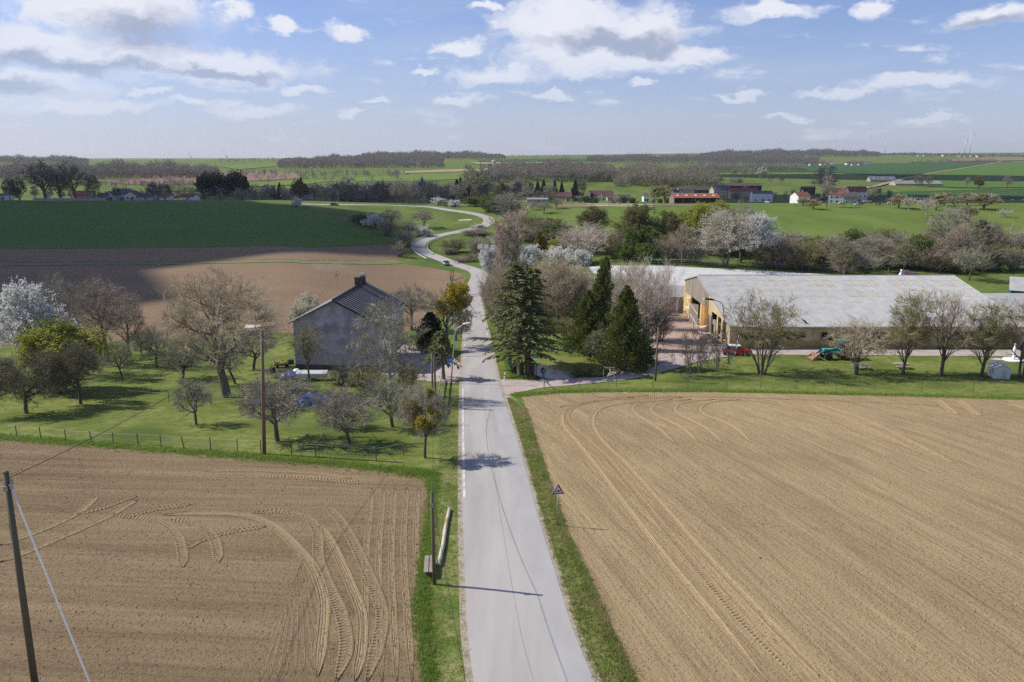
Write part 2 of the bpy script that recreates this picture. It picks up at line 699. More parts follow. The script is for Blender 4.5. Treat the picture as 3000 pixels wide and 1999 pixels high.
SOIL_L = field_mat('harrowed_soil_brown', (0.352, 0.256, 0.148), (0.164, 0.114, 0.065), R(94.6), 1.35, 0.6, 0.08, (0.150, 0.100, 0.060), rowbump=0.06)
SOIL_RED = field_mat('ploughed_soil_red', (0.262, 0.178, 0.108), (0.188, 0.126, 0.078), R(91), 0.9, 0.10, 0.10, None, 5.0, 0.05)
CROP = field_mat('winter_crop', (0.066, 0.128, 0.022), (0.098, 0.166, 0.030), R(93), 0.9, 0.12, 0.05, None, 3.0, 0.05)
CROP2 = field_mat('winter_crop_dark', (0.036, 0.082, 0.024), (0.052, 0.105, 0.028), R(80), 0.8, 0.08, 0.05, None, 2.0, 0.05)
SOIL_FAR = field_mat('ploughed_soil_far', (0.250, 0.165, 0.115), (0.190, 0.125, 0.090), R(88), 0.8, 0.05, 0.1, None, 1.0, 0.05)
TAN = M('stubble_tan', (0.36, 0.26, 0.15), (0.30, 0.21, 0.12), scale=0.05, rough=0.95)
MEADOW = M('spring_meadow', (0.110, 0.165, 0.032), (0.145, 0.195, 0.044), scale=0.03, rough=0.95, spec=0.1)
STRIP = M('grass_strip_dry', (0.135, 0.155, 0.055), (0.225, 0.205, 0.110), scale=0.6, rough=0.95, bump=0.1, bscale=3, spec=0.1)
ASPHALT = M('road_asphalt', (0.415, 0.385, 0.355), (0.345, 0.320, 0.296), scale=0.5, rough=0.9, bump=0.006, bscale=40, detail=8,
            c3=(0.32, 0.290, 0.260), c3s=0.45, c3t=(0.52, 0.72), stretch=(1, 0.10, 1), spec=0.2)
GRAVEL = M('drive_gravel', (0.455, 0.375, 0.345), (0.365, 0.290, 0.260), scale=0.7, rough=0.95, bump=0.02, bscale=14, detail=9,
           c3=(0.50, 0.43, 0.40), c3s=0.25, spec=0.15)
YARD = M('yard_dirt', (0.44, 0.335, 0.270), (0.36, 0.255, 0.200), scale=0.6, rough=0.95, bump=0.03, bscale=9, detail=9, spec=0.15)
WHITE_SAND = M('arena_sand', (0.56, 0.555, 0.545), (0.48, 0.475, 0.465), scale=0.5, rough=0.95, bump=0.03, bscale=6, spec=0.15)
PAINT = M('road_paint', (0.62, 0.61, 0.59), (0.40, 0.385, 0.365), scale=2.6, rough=0.85, lo=0.42, hi=0.58)

# --- one sheet of ground out to the horizon
ys = np.unique(np.concatenate([np.arange(-60, 20, 8), np.arange(20, 200, 1.5), np.arange(200, 460, 2.5), np.geomspace(460, 15000, 150)]))
tt = np.linspace(-1, 1, 127)
tt = np.sign(tt) * np.abs(tt) ** 1.15
XX = tt[None, :] * (np.maximum(ys, 0)[:, None] * 1.05 + 70)
YY = np.repeat(ys[:, None], len(tt), 1)
ZZ = T(XX, YY)
nr, ncol = XX.shape
idx = np.arange(nr * ncol).reshape(nr, ncol)
Q = np.stack([idx[:-1, :-1], idx[:-1, 1:], idx[1:, 1:], idx[1:, :-1]], -1).reshape(-1, 4)
ground = link('ground', mesh_np('ground', np.stack([XX, YY, ZZ], -1).reshape(-1, 3), quads=Q, mat=GRASS, smooth=True))
tag(ground, kind='structure')


def inside(poly, P):
    x, y = P[:, 0], P[:, 1]
    c = np.zeros(len(P), bool)
    n = len(poly)
    for i in range(n):
        x0, y0 = poly[i]
        x1, y1 = poly[(i + 1) % n]
        k = ((y0 > y) != (y1 > y)) & (x < (x1 - x0) * (y - y0) / (y1 - y0 + 1e-12) + x0)
        c ^= k
    return c


def smooth_poly(P, it=1):
    for _ in range(it):
        q = []
        n = len(P)
        for i in range(n):
            a, b = P[i], P[(i + 1) % n]
            q.append((a[0] * .75 + b[0] * .25, a[1] * .75 + b[1] * .25))
            q.append((a[0] * .25 + b[0] * .75, a[1] * .25 + b[1] * .75))
        P = q
    return P


def sheet(name, poly, mat, step, off, parent=None, ragged=0.0, seed=0):
    """flat patch laid on the terrain; poly in world metres"""
    rg = np.random.default_rng(seed)
    pts = []
    n = len(poly)
    for i in range(n):
        a, b = np.array(poly[i], float), np.array(poly[(i + 1) % n], float)
        k = max(1, int(np.linalg.norm(b - a) / step))
        for j in range(k):
            q = a + (b - a) * j / k
            if ragged:
                q = q + rg.normal(0, ragged, 2)
            pts.append(q)
    pts = np.array(pts)
    lo, hi = pts.min(0), pts.max(0)
    gx, gy = np.meshgrid(np.arange(lo[0] + step / 2, hi[0], step), np.arange(lo[1] + step / 2, hi[1], step))
    gp = np.stack([gx.ravel(), gy.ravel()], -1)
    gp = gp[inside(pts, gp)] if len(gp) else gp
    allp = np.concatenate([pts, gp]) if len(gp) else pts
    nb = len(pts)
    vs, es, fs, *_ = delaunay_2d_cdt([Vector(p) for p in allp], [(i, (i + 1) % nb) for i in range(nb)], [], 1, 1e-5)
    V = np.array([(v.x, v.y) for v in vs])
    Z = T(V[:, 0], V[:, 1]) + off
    tri = [f for f in fs if len(f) == 3]
    me = mesh_np(name, np.column_stack([V, Z]), tris=np.array(tri), mat=mat, smooth=True)
    o = link(name, me, parent)
    if parent is None:
        tag(o, kind='structure')
    return o


def spline(P, n):
    """Catmull-Rom through the points"""
    P = np.array(P, float)
    P = np.vstack([2 * P[0] - P[1], P, 2 * P[-1] - P[-2]])
    out = []
    m = len(P) - 3
    for t in np.linspace(0, m - 1e-6, n):
        i = int(t)
        s = t - i
        a, b, c, d = P[i:i + 4]
        out.append(0.5 * (2 * b + (c - a) * s + (2 * a - 5 * b + 4 * c - d) * s * s + (3 * b - a - 3 * c + d) * s ** 3))
    return np.array(out)


def ribbon(name, cl, w0, w1, mat, off, across=5, parent=None, crown=0.0):
    """strip along centre line cl (n,2); w0/w1: signed offsets to its left and right edge (numbers or arrays)"""
    cl = np.asarray(cl, float)
    n = len(cl)
    d = np.gradient(cl, axis=0)
    d /= np.linalg.norm(d, axis=1)[:, None] + 1e-9
    nrm = np.stack([d[:, 1], -d[:, 0]], -1)
    w0, w1 = np.broadcast_to(w0, n), np.broadcast_to(w1, n)
    s = np.linspace(0, 1, across)
    W = w0[:, None] * (1 - s) + w1[:, None] * s
    P = cl[:, None, :] + nrm[:, None, :] * W[..., None]
    Z = T(P[..., 0], P[..., 1]) + off + crown * (1 - (2 * s - 1) ** 2)
    V = np.concatenate([P, Z[..., None]], -1).reshape(-1, 3)
    ln = np.concatenate([[0], np.cumsum(np.linalg.norm(np.diff(cl, axis=0), axis=1))])
    uv = np.stack([np.repeat(s[None] * 1.0, n, 0), np.repeat(ln[:, None], across, 1)], -1).reshape(-1, 2)
    ii = np.arange(n * across).reshape(n, across)
    q = np.stack([ii[:-1, :-1], ii[:-1, 1:], ii[1:, 1:], ii[1:, :-1]], -1).reshape(-1, 4)
    o = link(name, mesh_np(name, V, quads=q, mat=mat, smooth=True, uv=uv), parent)
    if parent is None:
        tag(o, kind='structure')
    return o


def px(poly, sm=0):
    P = [tuple(G(*p)[:2]) for p in poly]
    return smooth_poly(P, sm) if sm else P


# --- far fields
def far_field(name, poly, mat, step, off):
    return sheet(name, px(poly), mat, step, off)


far_field('crop_field', [(-80, 586), (150, 592), (420, 591), (640, 597), (860, 601), (960, 628), (1060, 668), (1152, 712), (900, 725),
                         (400, 728), (-80, 730)], CROP, 6, 0.05)
far_field('ploughed_field', [(-80, 731), (400, 729), (900, 726), (1150, 715), (1172, 735), (1165, 758), (900, 764), (500, 768), (-80, 771)],
          SOIL_RED, 4, 0.06)
sheet('field_margin', px([(-80, 772), (500, 769), (900, 765), (1165, 759), (1180, 772), (900, 773), (500, 776), (-80, 780)]), STRIP, 3, 0.09, ragged=0.25)
far_field('ploughed_field', [(-120, 781), (500, 777), (900, 774), (1180, 774), (1270, 786), (1352, 803), (1368, 815), (1352, 838), (1318, 868),
                             (1290, 905), (1262, 950), (1190, 975), (860, 978), (640, 985), (400, 1004), (150, 1010), (-120, 1015)],
          SOIL_RED, 2.5, 0.06)
far_field('ploughed_field', [(276, 531), (420, 520), (560, 513), (700, 503), (880, 509), (880, 524), (760, 530), (600, 537), (440, 545), (330, 538)],
          SOIL_FAR, 30, 0.5)
far_field('stubble_field', [(1165, 504), (1300, 498), (1430, 495), (1430, 501), (1300, 505), (1190, 508)], TAN, 30, 0.6)
far_field('crop_field', [(1020, 523), (1250, 511), (1420, 505), (1410, 522), (1240, 532), (1040, 533)], MEADOW, 30, 0.45)
far_field('meadow_field', [(640, 489), (800, 480), (812, 488), (700, 498)], MEADOW, 60, .9)
far_field('meadow_field', [(225, 527), (330, 512), (500, 503), (650, 500), (560, 511), (420, 519), (300, 531)], MEADOW, 40, .5)
far_field('crop_field', [(330, 562), (480, 550), (560, 556), (440, 566)], MEADOW, 20, .4)
far_field('crop_field', [(640, 543), (880, 527), (1000, 530), (900, 540), (760, 548)], MEADOW, 25, .5)
far_field('crop_field', [(1400, 470), (1760, 466), (1760, 472), (1400, 477)], CROP2, 90, 1.6)
far_field('stubble_field', [(1380, 478), (1600, 476), (1660, 480), (1400, 483)], TAN, 80, 1.5)
far_field('crop_field', [(1900, 500), (2240, 487), (2500, 480), (2790, 476), (2930, 474), (2765, 501), (2640, 520), (2420, 505), (2200, 504), (1950, 509)],
          CROP2, 35, 0.8)
far_field('crop_field', [(2645, 522), (2768, 503), (2934, 475), (3080, 472), (3080, 549), (2860, 553), (2720, 548)], CROP, 30, 0.7)
far_field('crop_field', [(2330, 582), (2480, 568), (2700, 561), (3080, 551), (3080, 581), (2900, 586), (2450, 588)], CROP2, 12, 0.3)
far_field('ploughed_field', [(2775, 469), (2860, 464), (3080, 456), (3080, 470), (2900, 473), (2800, 475)], SOIL_FAR, 70, 1.2)
far_field('pasture', [(1690, 612), (2000, 608), (2350, 593), (2700, 592), (3120, 583), (3160, 700), (2900, 780), (2400, 730), (2000, 690), (1750, 660)],
          PASTURE, 5, 0.06)
far_field('ploughed_field', [(1632, 601), (2030, 601), (2030, 606), (1632, 607)], SOIL_RED, 6, 0.12)
ribbon('farm_track', spline([tuple(G(*p)[:2]) for p in ((2380, 590), (2450, 565), (2560, 549), (2650, 526), (2770, 502), (2932, 474.5))], 60),
       -3.2, 3.2, TAN, 1.1, 3)

# --- harrowed fields in the foreground
field_r = sheet('harrowed_field', px([(1530, 1164), (1640, 1153), (1800, 1149), (2100, 1150), (2400, 1157), (2700, 1164), (3150, 1178), (3400, 1700),
                                      (3300, 2300), (1975, 2250), (1868, 2030), (1800, 1890), (1745, 1760), (1700, 1660), (1655, 1560), (1625, 1470),
                                      (1592, 1370), (1562, 1275), (1538, 1200)]), SOIL_R, 0.8, 0.035, ragged=0.10, seed=1)
field_l = sheet('harrowed_field', px([(-250, 1268), (0, 1288), (200, 1302), (500, 1327), (770, 1347), (1000, 1366), (1200, 1388), (1262, 1398), (1266, 1440),
                                      (1258, 1520), (1249, 1600), (1238, 1700), (1232, 1780), (1240, 1860), (1254, 2000), (1275, 2200), (-400, 2300)]),
                SOIL_L, 0.8, 0.035, ragged=0.10, seed=2)

# --- lawns and verges
sheet('orchard_lawn', px([(-250, 1262), (-250, 1020), (150, 1012), (400, 1006), (640, 987), (860, 980), (1130, 977), (1260, 985), (1262, 1100), (1300, 1120),
                          (1290, 1250), (1275, 1395), (1200, 1386), (1000, 1364), (770, 1345), (500, 1325), (200, 1300), (0, 1286)]), LAWN, 1.5, 0.02)
sheet('farm_lawn', px([(1500, 1163), (1580, 1141), (1700, 1129), (1810, 1119), (1925, 1104), (1985, 1086), (2045, 1064), (2125, 1049), (2210, 1041), (2400, 1042),
                       (3150, 1050), (3150, 1176), (2700, 1162), (2400, 1155), (2100, 1148), (1800, 1147), (1640, 1151), (1532, 1163)]), LAWN, 1.5, 0.02)
sheet('mown_verge', px([(1275, 1400), (1300, 1130), (1350, 1130), (1349, 1350), (1356, 1525), (1361, 1700), (1373, 1850), (1392, 2000), (1420, 2200), (1278, 2200),
                        (1256, 2000), (1242, 1860), (1235, 1780), (1240, 1700), (1251, 1600), (1260, 1520), (1268, 1440)]), VERGE, 0.9, 0.024, ragged=0.05)
sheet('mown_verge', px([(1486, 1158), (1505, 1162), (1536, 1198), (1560, 1275), (1590, 1370), (1623, 1470), (1653, 1560), (1698, 1660), (1743, 1760), (1798, 1890),
                        (1866, 2030), (1972, 2250), (1850, 2250), (1739, 2000), (1677, 1850), (1636, 1700), (1582, 1525), (1537, 1350), (1506, 1240)]),
      VERGE, 0.9, 0.024, ragged=0.05)

# --- the road: left and right edges traced on the ground, then swept as one strip
RC = [(1700, 2500), (1565, 1999), (1525, 1850), (1498, 1700), (1468, 1525), (1443, 1350), (1428, 1250), (1413, 1160), (1403, 1075), (1397, 1000), (1389, 930),
      (1386, 880), (1393, 840), (1404, 812), (1398, 797), (1372, 786), (1335, 775), (1290, 758), (1250, 742), (1228, 726), (1232, 710),
      (1262, 697), (1310, 686), (1360, 676), (1412, 664), (1432, 650), (1424, 637), (1385, 626), (1310, 615), (1230, 605), (1100, 601), (960, 600), (860, 598)]
rw = [5.5, 5.5, 5.4, 5.3, 5.15, 5.1, 5.0, 4.9, 4.8, 4.7, 4.6, 4.6, 4.8, 5, 5, 5, 5, 5, 5, 5, 5, 5, 5, 5, 5, 5, 5, 5, 5, 5, 5, 5, 5]
rc_w = [tuple(G(*p)[:2]) + (w,) for p, w in zip(RC, rw)]
RS = spline(rc_w, 420)
road_cl, road_w = RS[:, :2], RS[:, 2]
road = ribbon('road', road_cl, -road_w / 2, road_w / 2, ASPHALT, 0.055, 7, crown=0.03)
EDGE = M('road_shoulder', (0.30, 0.235, 0.155), (0.40, 0.355, 0.290), scale=1.6, rough=0.95, bump=0.03, bscale=14)
ribbon('road_shoulder', road_cl, -road_w / 2 - 0.35, -road_w / 2 + 0.05, EDGE, 0.045, 3)
ribbon('road_shoulder', road_cl, road_w / 2 - 0.05, road_w / 2 + 0.35, EDGE, 0.045, 3)


def road_part(y0, y1):
    k = (road_cl[:, 1] >= y0) & (road_cl[:, 1] <= y1) & (np.arange(len(road_cl)) < 300)
    return road_cl[k], road_w[k]


c_, w_ = road_part(54, 97)
ribbon('edge_line', c_, -w_ / 2 + 0.04, -w_ / 2 + 0.24, PAINT, 0.075, 2, parent=road)
DARKTAR = M('tar_seam', (0.19, 0.185, 0.18), (0.26, 0.25, 0.245), scale=1.5)
TARPATCH = M('asphalt_new', (0.385, 0.366, 0.350), (0.340, 0.324, 0.310), scale=0.8, rough=0.9, bump=0.005, bscale=40, stretch=(1, .3, 1))
c_, w_ = road_part(20, 98)
ribbon('asphalt_lane', c_, 0.02, w_ / 2 - 0.02, TARPATCH, 0.066, 4, parent=road, crown=0.015)
wob = 0.02 * np.sin(c_[:, 1] * 0.13) + 0.012 * np.sin(c_[:, 1] * 0.71)
ribbon('tar_seam', c_, wob - 0.012, wob + 0.014, DARKTAR, 0.088, 2, parent=road)
# broken edge dashes on the stretch before the bend
seg, sw = road_part(118, 262)
acc, on, run, rw_ = 0.0, True, [], []
for i in range(len(seg)):
    if i:
        acc += float(np.linalg.norm(seg[i] - seg[i - 1]))
dense = np.array([np.interp(np.linspace(0, 1, 900), np.linspace(0, 1, len(seg)), seg[:, k]) for k in (0, 1)]).T
dw = np.interp(np.linspace(0, 1, 900), np.linspace(0, 1, len(sw)), sw)
ln = np.concatenate([[0], np.cumsum(np.linalg.norm(np.diff(dense, axis=0), axis=1))])
for s0 in np.arange(0, ln[-1] - 3, 6.5):
    k = (ln >= s0) & (ln <= s0 + 3.0)
    if k.sum() > 2:
        ribbon('dash', dense[k], -dw[k] / 2 + 0.1, -dw[k] / 2 + 0.32, PAINT, 0.10, 2, parent=road)
        ribbon('dash', dense[k], dw[k] / 2 - 0.32, dw[k] / 2 - 0.1, PAINT, 0.10, 2, parent=road)

# --- drive, yard, arena
sheet('drive', px([(1468, 1113), (1580, 1115), (1637, 1108), (1733, 1090), (1828, 1073), (1924, 1054), (2000, 1042), (2060, 1020), (2120, 1018), (2240, 1019),
                   (3150, 1026), (3150, 1046), (2700, 1043), (2376, 1041), (2201, 1039), (2121, 1047), (2041, 1061), (1946, 1089), (1850, 1111),
                   (1694, 1127), (1580, 1138), (1508, 1152), (1492, 1166), (1470, 1165)]), GRAVEL, 1.2, 0.040, ragged=0.06, seed=4)
sheet('farm_yard', px([(1840, 1062), (1860, 1000), (1830, 940), (1850, 890), (1920, 868), (2010, 862), (2060, 905), (2140, 1000), (2130, 1020), (2000, 1044),
                       (1924, 1053)]), YARD, 1.5, 0.034, ragged=0.1)
sheet('house_yard', px([(1100, 1092), (1180, 1110), (1260, 1118), (1330, 1124), (1349, 1112), (1349, 1060), (1300, 1020), (1180, 1010), (1120, 1040)]),
      GRAVEL, 1.5, 0.034)
sheet('riding_arena', px([(1725, 782), (1900, 779), (2330, 799), (2520, 812), (2560, 850), (1990, 852), (1870, 834), (1735, 800)]), WHITE_SAND, 2.5, 0.06)
far_field('helipad', [(1342, 645), (1380, 643.5), (1382, 646), (1345, 647.5)], M('pale_concrete', (0.62, 0.59, 0.55), scale=0.3), 3, 0.1)
far_field('bare_ground', [(1420, 690), (1600, 686), (1640, 700), (1440, 712)], STRIP, 4, 0.07)

# --- pond
WATER = bpy.data.materials.new('pond_water')
WATER.use_nodes = True
_t = WATER.node_tree
_b = _t.nodes['Principled BSDF']
_b.inputs['Roughness'].default_value = 0.06
_n = _t.nodes.new('ShaderNodeTexNoise')
_n.inputs['Scale'].default_value = 0.30
_n.inputs['Detail'].default_value = 6
_tc = _t.nodes.new('ShaderNodeTexCoord')
_sp = _t.nodes.new('ShaderNodeSeparateXYZ')
_t.links.new(_tc.outputs['Object'], _n.inputs['Vector'])
_t.links.new(_tc.outputs['Object'], _sp.inputs[0])
_m = _t.nodes.new('ShaderNodeMath')
_m.operation = 'MULTIPLY_ADD'
_t.links.new(_sp.outputs[1], _m.inputs[0])
_m.inputs[1].default_value = 0.075
_t.links.new(_n.outputs['Fac'], _m.inputs[2])
_r = _t.nodes.new('ShaderNodeMapRange')
_r.inputs['From Min'].default_value = 0.62
_r.inputs['From Max'].default_value = 0.72
_t.links.new(_m.outputs[0], _r.inputs['Value'])
_x = _t.nodes.new('ShaderNodeMix')
_x.data_type = 'RGBA'
_t.links.new(_r.outputs[0], _x.inputs['Factor'])
_x.inputs[6].default_value = (0.016, 0.022, 0.014, 1)
_x.inputs[7].default_value = (0.150, 0.165, 0.022, 1)
_t.links.new(_x.outputs[2], _b.inputs['Base Color'])
_r2 = _t.nodes.new('ShaderNodeMapRange')
_t.links.new(_r.outputs[0], _r2.inputs['Value'])
_r2.inputs['To Min'].default_value = 0.06
_r2.inputs['To Max'].default_value = 0.7
_t.links.new(_r2.outputs[0], _b.inputs['Roughness'])
ang = np.linspace(0, 2 * math.pi, 40, endpoint=False)
pv = [(0, 0, 0)] + [(6.1 * math.cos(a), 7.7 * math.sin(a), 0) for a in ang]
pond = link('pond', mesh_np('pond', pv, tris=[(0, i + 1, (i + 1) % 40 + 1) for i in range(40)], mat=WATER), loc=(8.2, 112.5, -5.88))
tag(pond, kind='structure')
# ================================================================== vegetation
def perp(t):
    a = np.where(np.abs(t[:, 2:3]) < 0.9, np.array([[0, 0, 1.0]]), np.array([[1.0, 0, 0]]))
    u = np.cross(t, a)
    u /= np.linalg.norm(u, axis=1)[:, None] + 1e-9
    return u, np.cross(t, u)


def grow(pos, d, L, r0, K, curl, up, rg, taper=0.25, sag=0.0):
    """polylines from pos along d: arrays (N,K,3), (N,K)"""
    N = len(pos)
    P = np.zeros((N, K, 3))
    P[:, 0] = pos
    d = d.copy()
    step = (L / (K - 1))[:, None]
    for k in range(1, K):
        d = d + rg.normal(0, curl, (N, 3)) + np.array([0, 0, 1.0]) * (up - sag * k / K)
        d /= np.linalg.norm(d, axis=1)[:, None] + 1e-9
        P[:, k] = P[:, k - 1] + d * step
    s = np.linspace(0, 1, K)
    Rr = r0[:, None] * (1 - (1 - taper) * s)
    return P, Rr


def children(P, Rr, n, t0, t1, ang, angsd, L, K, curl, up, rr, rg, rmin=0.004, taper=0.2, sag=0.0, lfall=0.5, bias=None):
    N, Kp, _ = P.shape
    j = np.tile(np.arange(n), N)
    par = np.repeat(np.arange(N), n)
    t = t0 + (t1 - t0) * (j + rg.random(N * n)) / n
    f = np.clip(t, 0, 0.999) * (Kp - 1)
    i = f.astype(int)
    f = (f - i)[:, None]
    pos = P[par, i] * (1 - f) + P[par, i + 1] * f
    tan = P[par, i + 1] - P[par, i]
    tan /= np.linalg.norm(tan, axis=1)[:, None] + 1e-9
    rad = Rr[par, i] * (1 - f[:, 0]) + Rr[par, i + 1] * f[:, 0]
    a = np.radians(rg.normal(ang, angsd, N * n))[:, None]
    azm = (j * 2.39996 + rg.random(N)[par] * 6.28 + rg.normal(0, 0.4, N * n))[:, None]
    u, v = perp(tan)
    d = np.cos(a) * tan + np.sin(a) * (np.cos(azm) * u + np.sin(azm) * v)
    if bias is not None:
        d = d + bias
        d /= np.linalg.norm(d, axis=1)[:, None]
    ln = L * (1 - lfall * t) * rg.uniform(0.65, 1.25, N * n)
    r0 = np.maximum(np.minimum(rad * 0.9, rad * rr), rmin)
    return grow(pos, d, ln, r0, K, curl, up, rg, taper, sag)


def tubes(sets):
    """[(P, R, sides)] -> verts, tris; every polyline ends in a point"""
    Vs, Ts, base = [], [], 0
    for P, Rr, S in sets:
        N, K, _ = P.shape
        tan = np.gradient(P, axis=1)
        tan /= np.linalg.norm(tan, axis=2)[..., None] + 1e-9
        u, v = perp(tan[:, 0])
        u, v = u[:, None, None, :], v[:, None, None, :]
        th = np.arange(S) / S * 2 * math.pi
        ring = P[:, :K - 1, None, :] + Rr[:, :K - 1, None, None] * (np.cos(th)[None, None, :, None] * u + np.sin(th)[None, None, :, None] * v)
        V = np.concatenate([ring.reshape(N, -1, 3), P[:, K - 1:K]], 1)
        nv = (K - 1) * S + 1
        f = []
        for k in range(K - 2):
            for s in range(S):
                a, b = k * S + s, k * S + (s + 1) % S
                f += [(a, b, b + S), (a, b + S, a + S)]
        for s in range(S):
            f.append(((K - 2) * S + s, (K - 2) * S + (s + 1) % S, nv - 1))
        f = np.array(f)
        Ts.append((f[None] + (np.arange(N) * nv)[:, None, None]).reshape(-1, 3) + base)
        Vs.append(V.reshape(-1, 3))
        base += N * nv
    return np.concatenate(Vs), np.concatenate(Ts)


def leaves(C, size, rg, aspect=1.5, dirs=None, spread=1.0, fold=0.25):
    """rhombic leaves (2 tris) centred on C; dirs: preferred long axis"""
    N = len(C)
    d = rg.normal(0, 1, (N, 3)) * spread
    if dirs is not None:
        d = d + dirs
    d /= np.linalg.norm(d, axis=1)[:, None] + 1e-9
    u, v = perp(d)
    a = rg.random(N)[:, None] * 6.28
    w = np.cos(a) * u + np.sin(a) * v
    nrm = np.cross(d, w)
    s = (size * rg.uniform(0.6, 1.35, N))[:, None]
    V = np.stack([C - d * s * aspect / 2, C + w * s / 2 + nrm * s * fold, C + d * s * aspect / 2, C - w * s / 2 + nrm * s * fold], 1).reshape(-1, 3)
    b = np.arange(N)[:, None] * 4
    tri = np.concatenate([b + np.array([[0, 1, 2]]), b + np.array([[0, 2, 3]])])
    return V, tri


def along(P, n, rg, t0=0.2):
    N, K, _ = P.shape
    par = np.repeat(np.arange(N), n)
    f = rg.uniform(t0, 0.999, N * n) * (K - 1)
    i = f.astype(int)
    f = (f - i)[:, None]
    tan = P[par, i + 1] - P[par, i]
    return P[par, i] * (1 - f) + P[par, i + 1] * f, tan / (np.linalg.norm(tan, axis=1)[:, None] + 1e-9)


def crown_fill(srcs, c, rad, n, rg, r0=.022, low=-.55, shell=.5, up=.35, per=9, tl=.55, tr=.016, n2=0):
    """side branches that reach from the limbs into the whole crown volume, with their twigs"""
    S = np.concatenate([P[:, 1:].reshape(-1, 3) for P in srcs])
    d = rg.normal(0, 1, (n * 3, 3))
    d /= np.linalg.norm(d, axis=1)[:, None]
    d = d[d[:, 2] > low][:n]
    lump = 1 + .14 * np.sin(d[:, 0] * 5 + c[2]) + .12 * np.sin(d[:, 1] * 6 + 1.3) + .10 * np.sin(d[:, 2] * 7 + d[:, 0] * 4)
    p = np.array(c) + d * np.array(rad) * (lump * (shell + (1 - shell) * rg.random(len(d)) ** .5))[:, None]
    out = np.linalg.norm(S - np.array(c) * np.array([1, 1, .45]), axis=1)
    dist = np.linalg.norm(p[:, None] - S[None], axis=2) + .25 * out[None]
    q = S[dist.argmin(1)]
    K = 5
    s_ = np.linspace(0, 1, K)[None, :, None]
    L = np.linalg.norm(p - q, axis=1)[:, None, None]
    P = q[:, None] * (1 - s_) + p[:, None] * s_
    P = P + np.array([0, 0, 1.0]) * (up * .5 * L * s_ * (s_ - 1)) + rg.normal(0, .035, P.shape) * L * np.sin(s_ * 3.14)
    Rr = np.repeat(np.linspace(1, .35, K)[None] * r0, len(P), 0)
    P2, R2 = children(P, Rr, per, .25, 1, 44, 16, tl, 2, .16, .10, .8, rg, tr, lfall=.3)
    sets = [(P, Rr, 3), (P2, R2, 3)]
    if n2:
        sets.append((*children(P2, R2, n2, .2, 1, 42, 16, tl * .5, 3, .16, .08, .8, rg, tr * .8, lfall=.2), 3))
    return sets


BARK_D = M('bark_dark', (0.085, 0.070, 0.058), (0.160, 0.140, 0.118), scale=6, rough=0.95, bump=0.02, stretch=(1, 1, .25))
BARK_G = M('bark_grey', (0.190, 0.170, 0.145), (0.115, 0.098, 0.080), scale=6, rough=0.95, bump=0.02, stretch=(1, 1, .25))
BARK_P = M('bark_pale', (0.42, 0.385, 0.33), (0.26, 0.225, 0.18), scale=3, rough=0.9)
TW_GREY = M('twig_grey', (.400, .365, .285), (.235, .205, .150), scale=1.3, rough=0.9)
TW_DARK = M('twig_dark', (.235, .205, .165), (.150, .125, .098), scale=1.3, rough=0.9)
TW_LICH = M('twig_lichen', (0.399, 0.392, 0.261), (0.225, 0.200, 0.152), scale=1.0, rough=0.9)
TW_TAN = M('twig_tan', (.500, .420, .290), (.335, .270, .180), scale=0.8, rough=0.9)
TW_RED = M('twig_reddish', (.400, .325, .245), (.260, .205, .150), scale=0.8, rough=0.9)
TW_OLIVE = M('twig_olive', (0.326, 0.297, 0.138), (0.217, 0.181, 0.102), scale=0.8, rough=0.9)
TW_PALE = M('twig_pale', (.620, .545, .450), (.420, .350, .275), scale=0.8, rough=0.9)
BLOSSOM = M('blossom_white', (0.80, 0.79, 0.76), (0.66, 0.66, 0.63), scale=2, rough=0.8, trans=0.35)
BLOSSOM_C = M('blossom_cream', (0.72, 0.68, 0.56), (0.56, 0.52, 0.40), scale=2, rough=0.8, trans=0.35)
PINK = M('blossom_pink', (0.50, 0.26, 0.45), (0.38, 0.18, 0.36), scale=2, rough=0.8, trans=0.3)
LEAF_Y = M('leaf_yellow_green', (0.460, 0.470, 0.080), (0.340, 0.360, 0.055), scale=0.8, rough=0.8, trans=0.4)
LEAF_G = M('leaf_fresh_green', (0.155, 0.215, 0.035), (0.100, 0.150, 0.024), scale=0.8, rough=0.8, trans=0.4)
LEAF_O = M('leaf_olive_bud', (0.215, 0.210, 0.065), (0.155, 0.145, 0.050), scale=0.8, rough=0.85, trans=0.3)
MISTLE = M('mistletoe_leaf', (0.460, 0.350, 0.030), (0.240, 0.220, 0.028), scale=1.2, rough=0.8, trans=0.3)
MISTLE_D = M('mistletoe_dark', (0.130, 0.115, 0.025), (0.080, 0.078, 0.018), scale=1.2, rough=0.8, trans=0.2)
GOLD = M('golden_needles', (0.360, 0.250, 0.018), (0.200, 0.150, 0.015), scale=1.0, rough=0.85, trans=0.2)
SPRUCE_G = M('spruce_needles', (0.105, 0.125, 0.042), (0.190, 0.195, 0.068), scale=0.9, rough=0.85, trans=0.15)
THUJA_G = M('thuja_leaf', (0.200, 0.220, 0.055), (0.105, 0.128, 0.034), scale=0.7, rough=0.85, trans=0.2)
YEW_G = M('yew_needles', (0.016, 0.026, 0.011), (0.028, 0.040, 0.015), scale=0.9, rough=0.85, trans=0.1)
HEDGE_D = M('ivy_dark', (0.045, 0.060, 0.020), (0.070, 0.085, 0.030), scale=0.9, rough=0.8, trans=0.2)

PROTO = {}


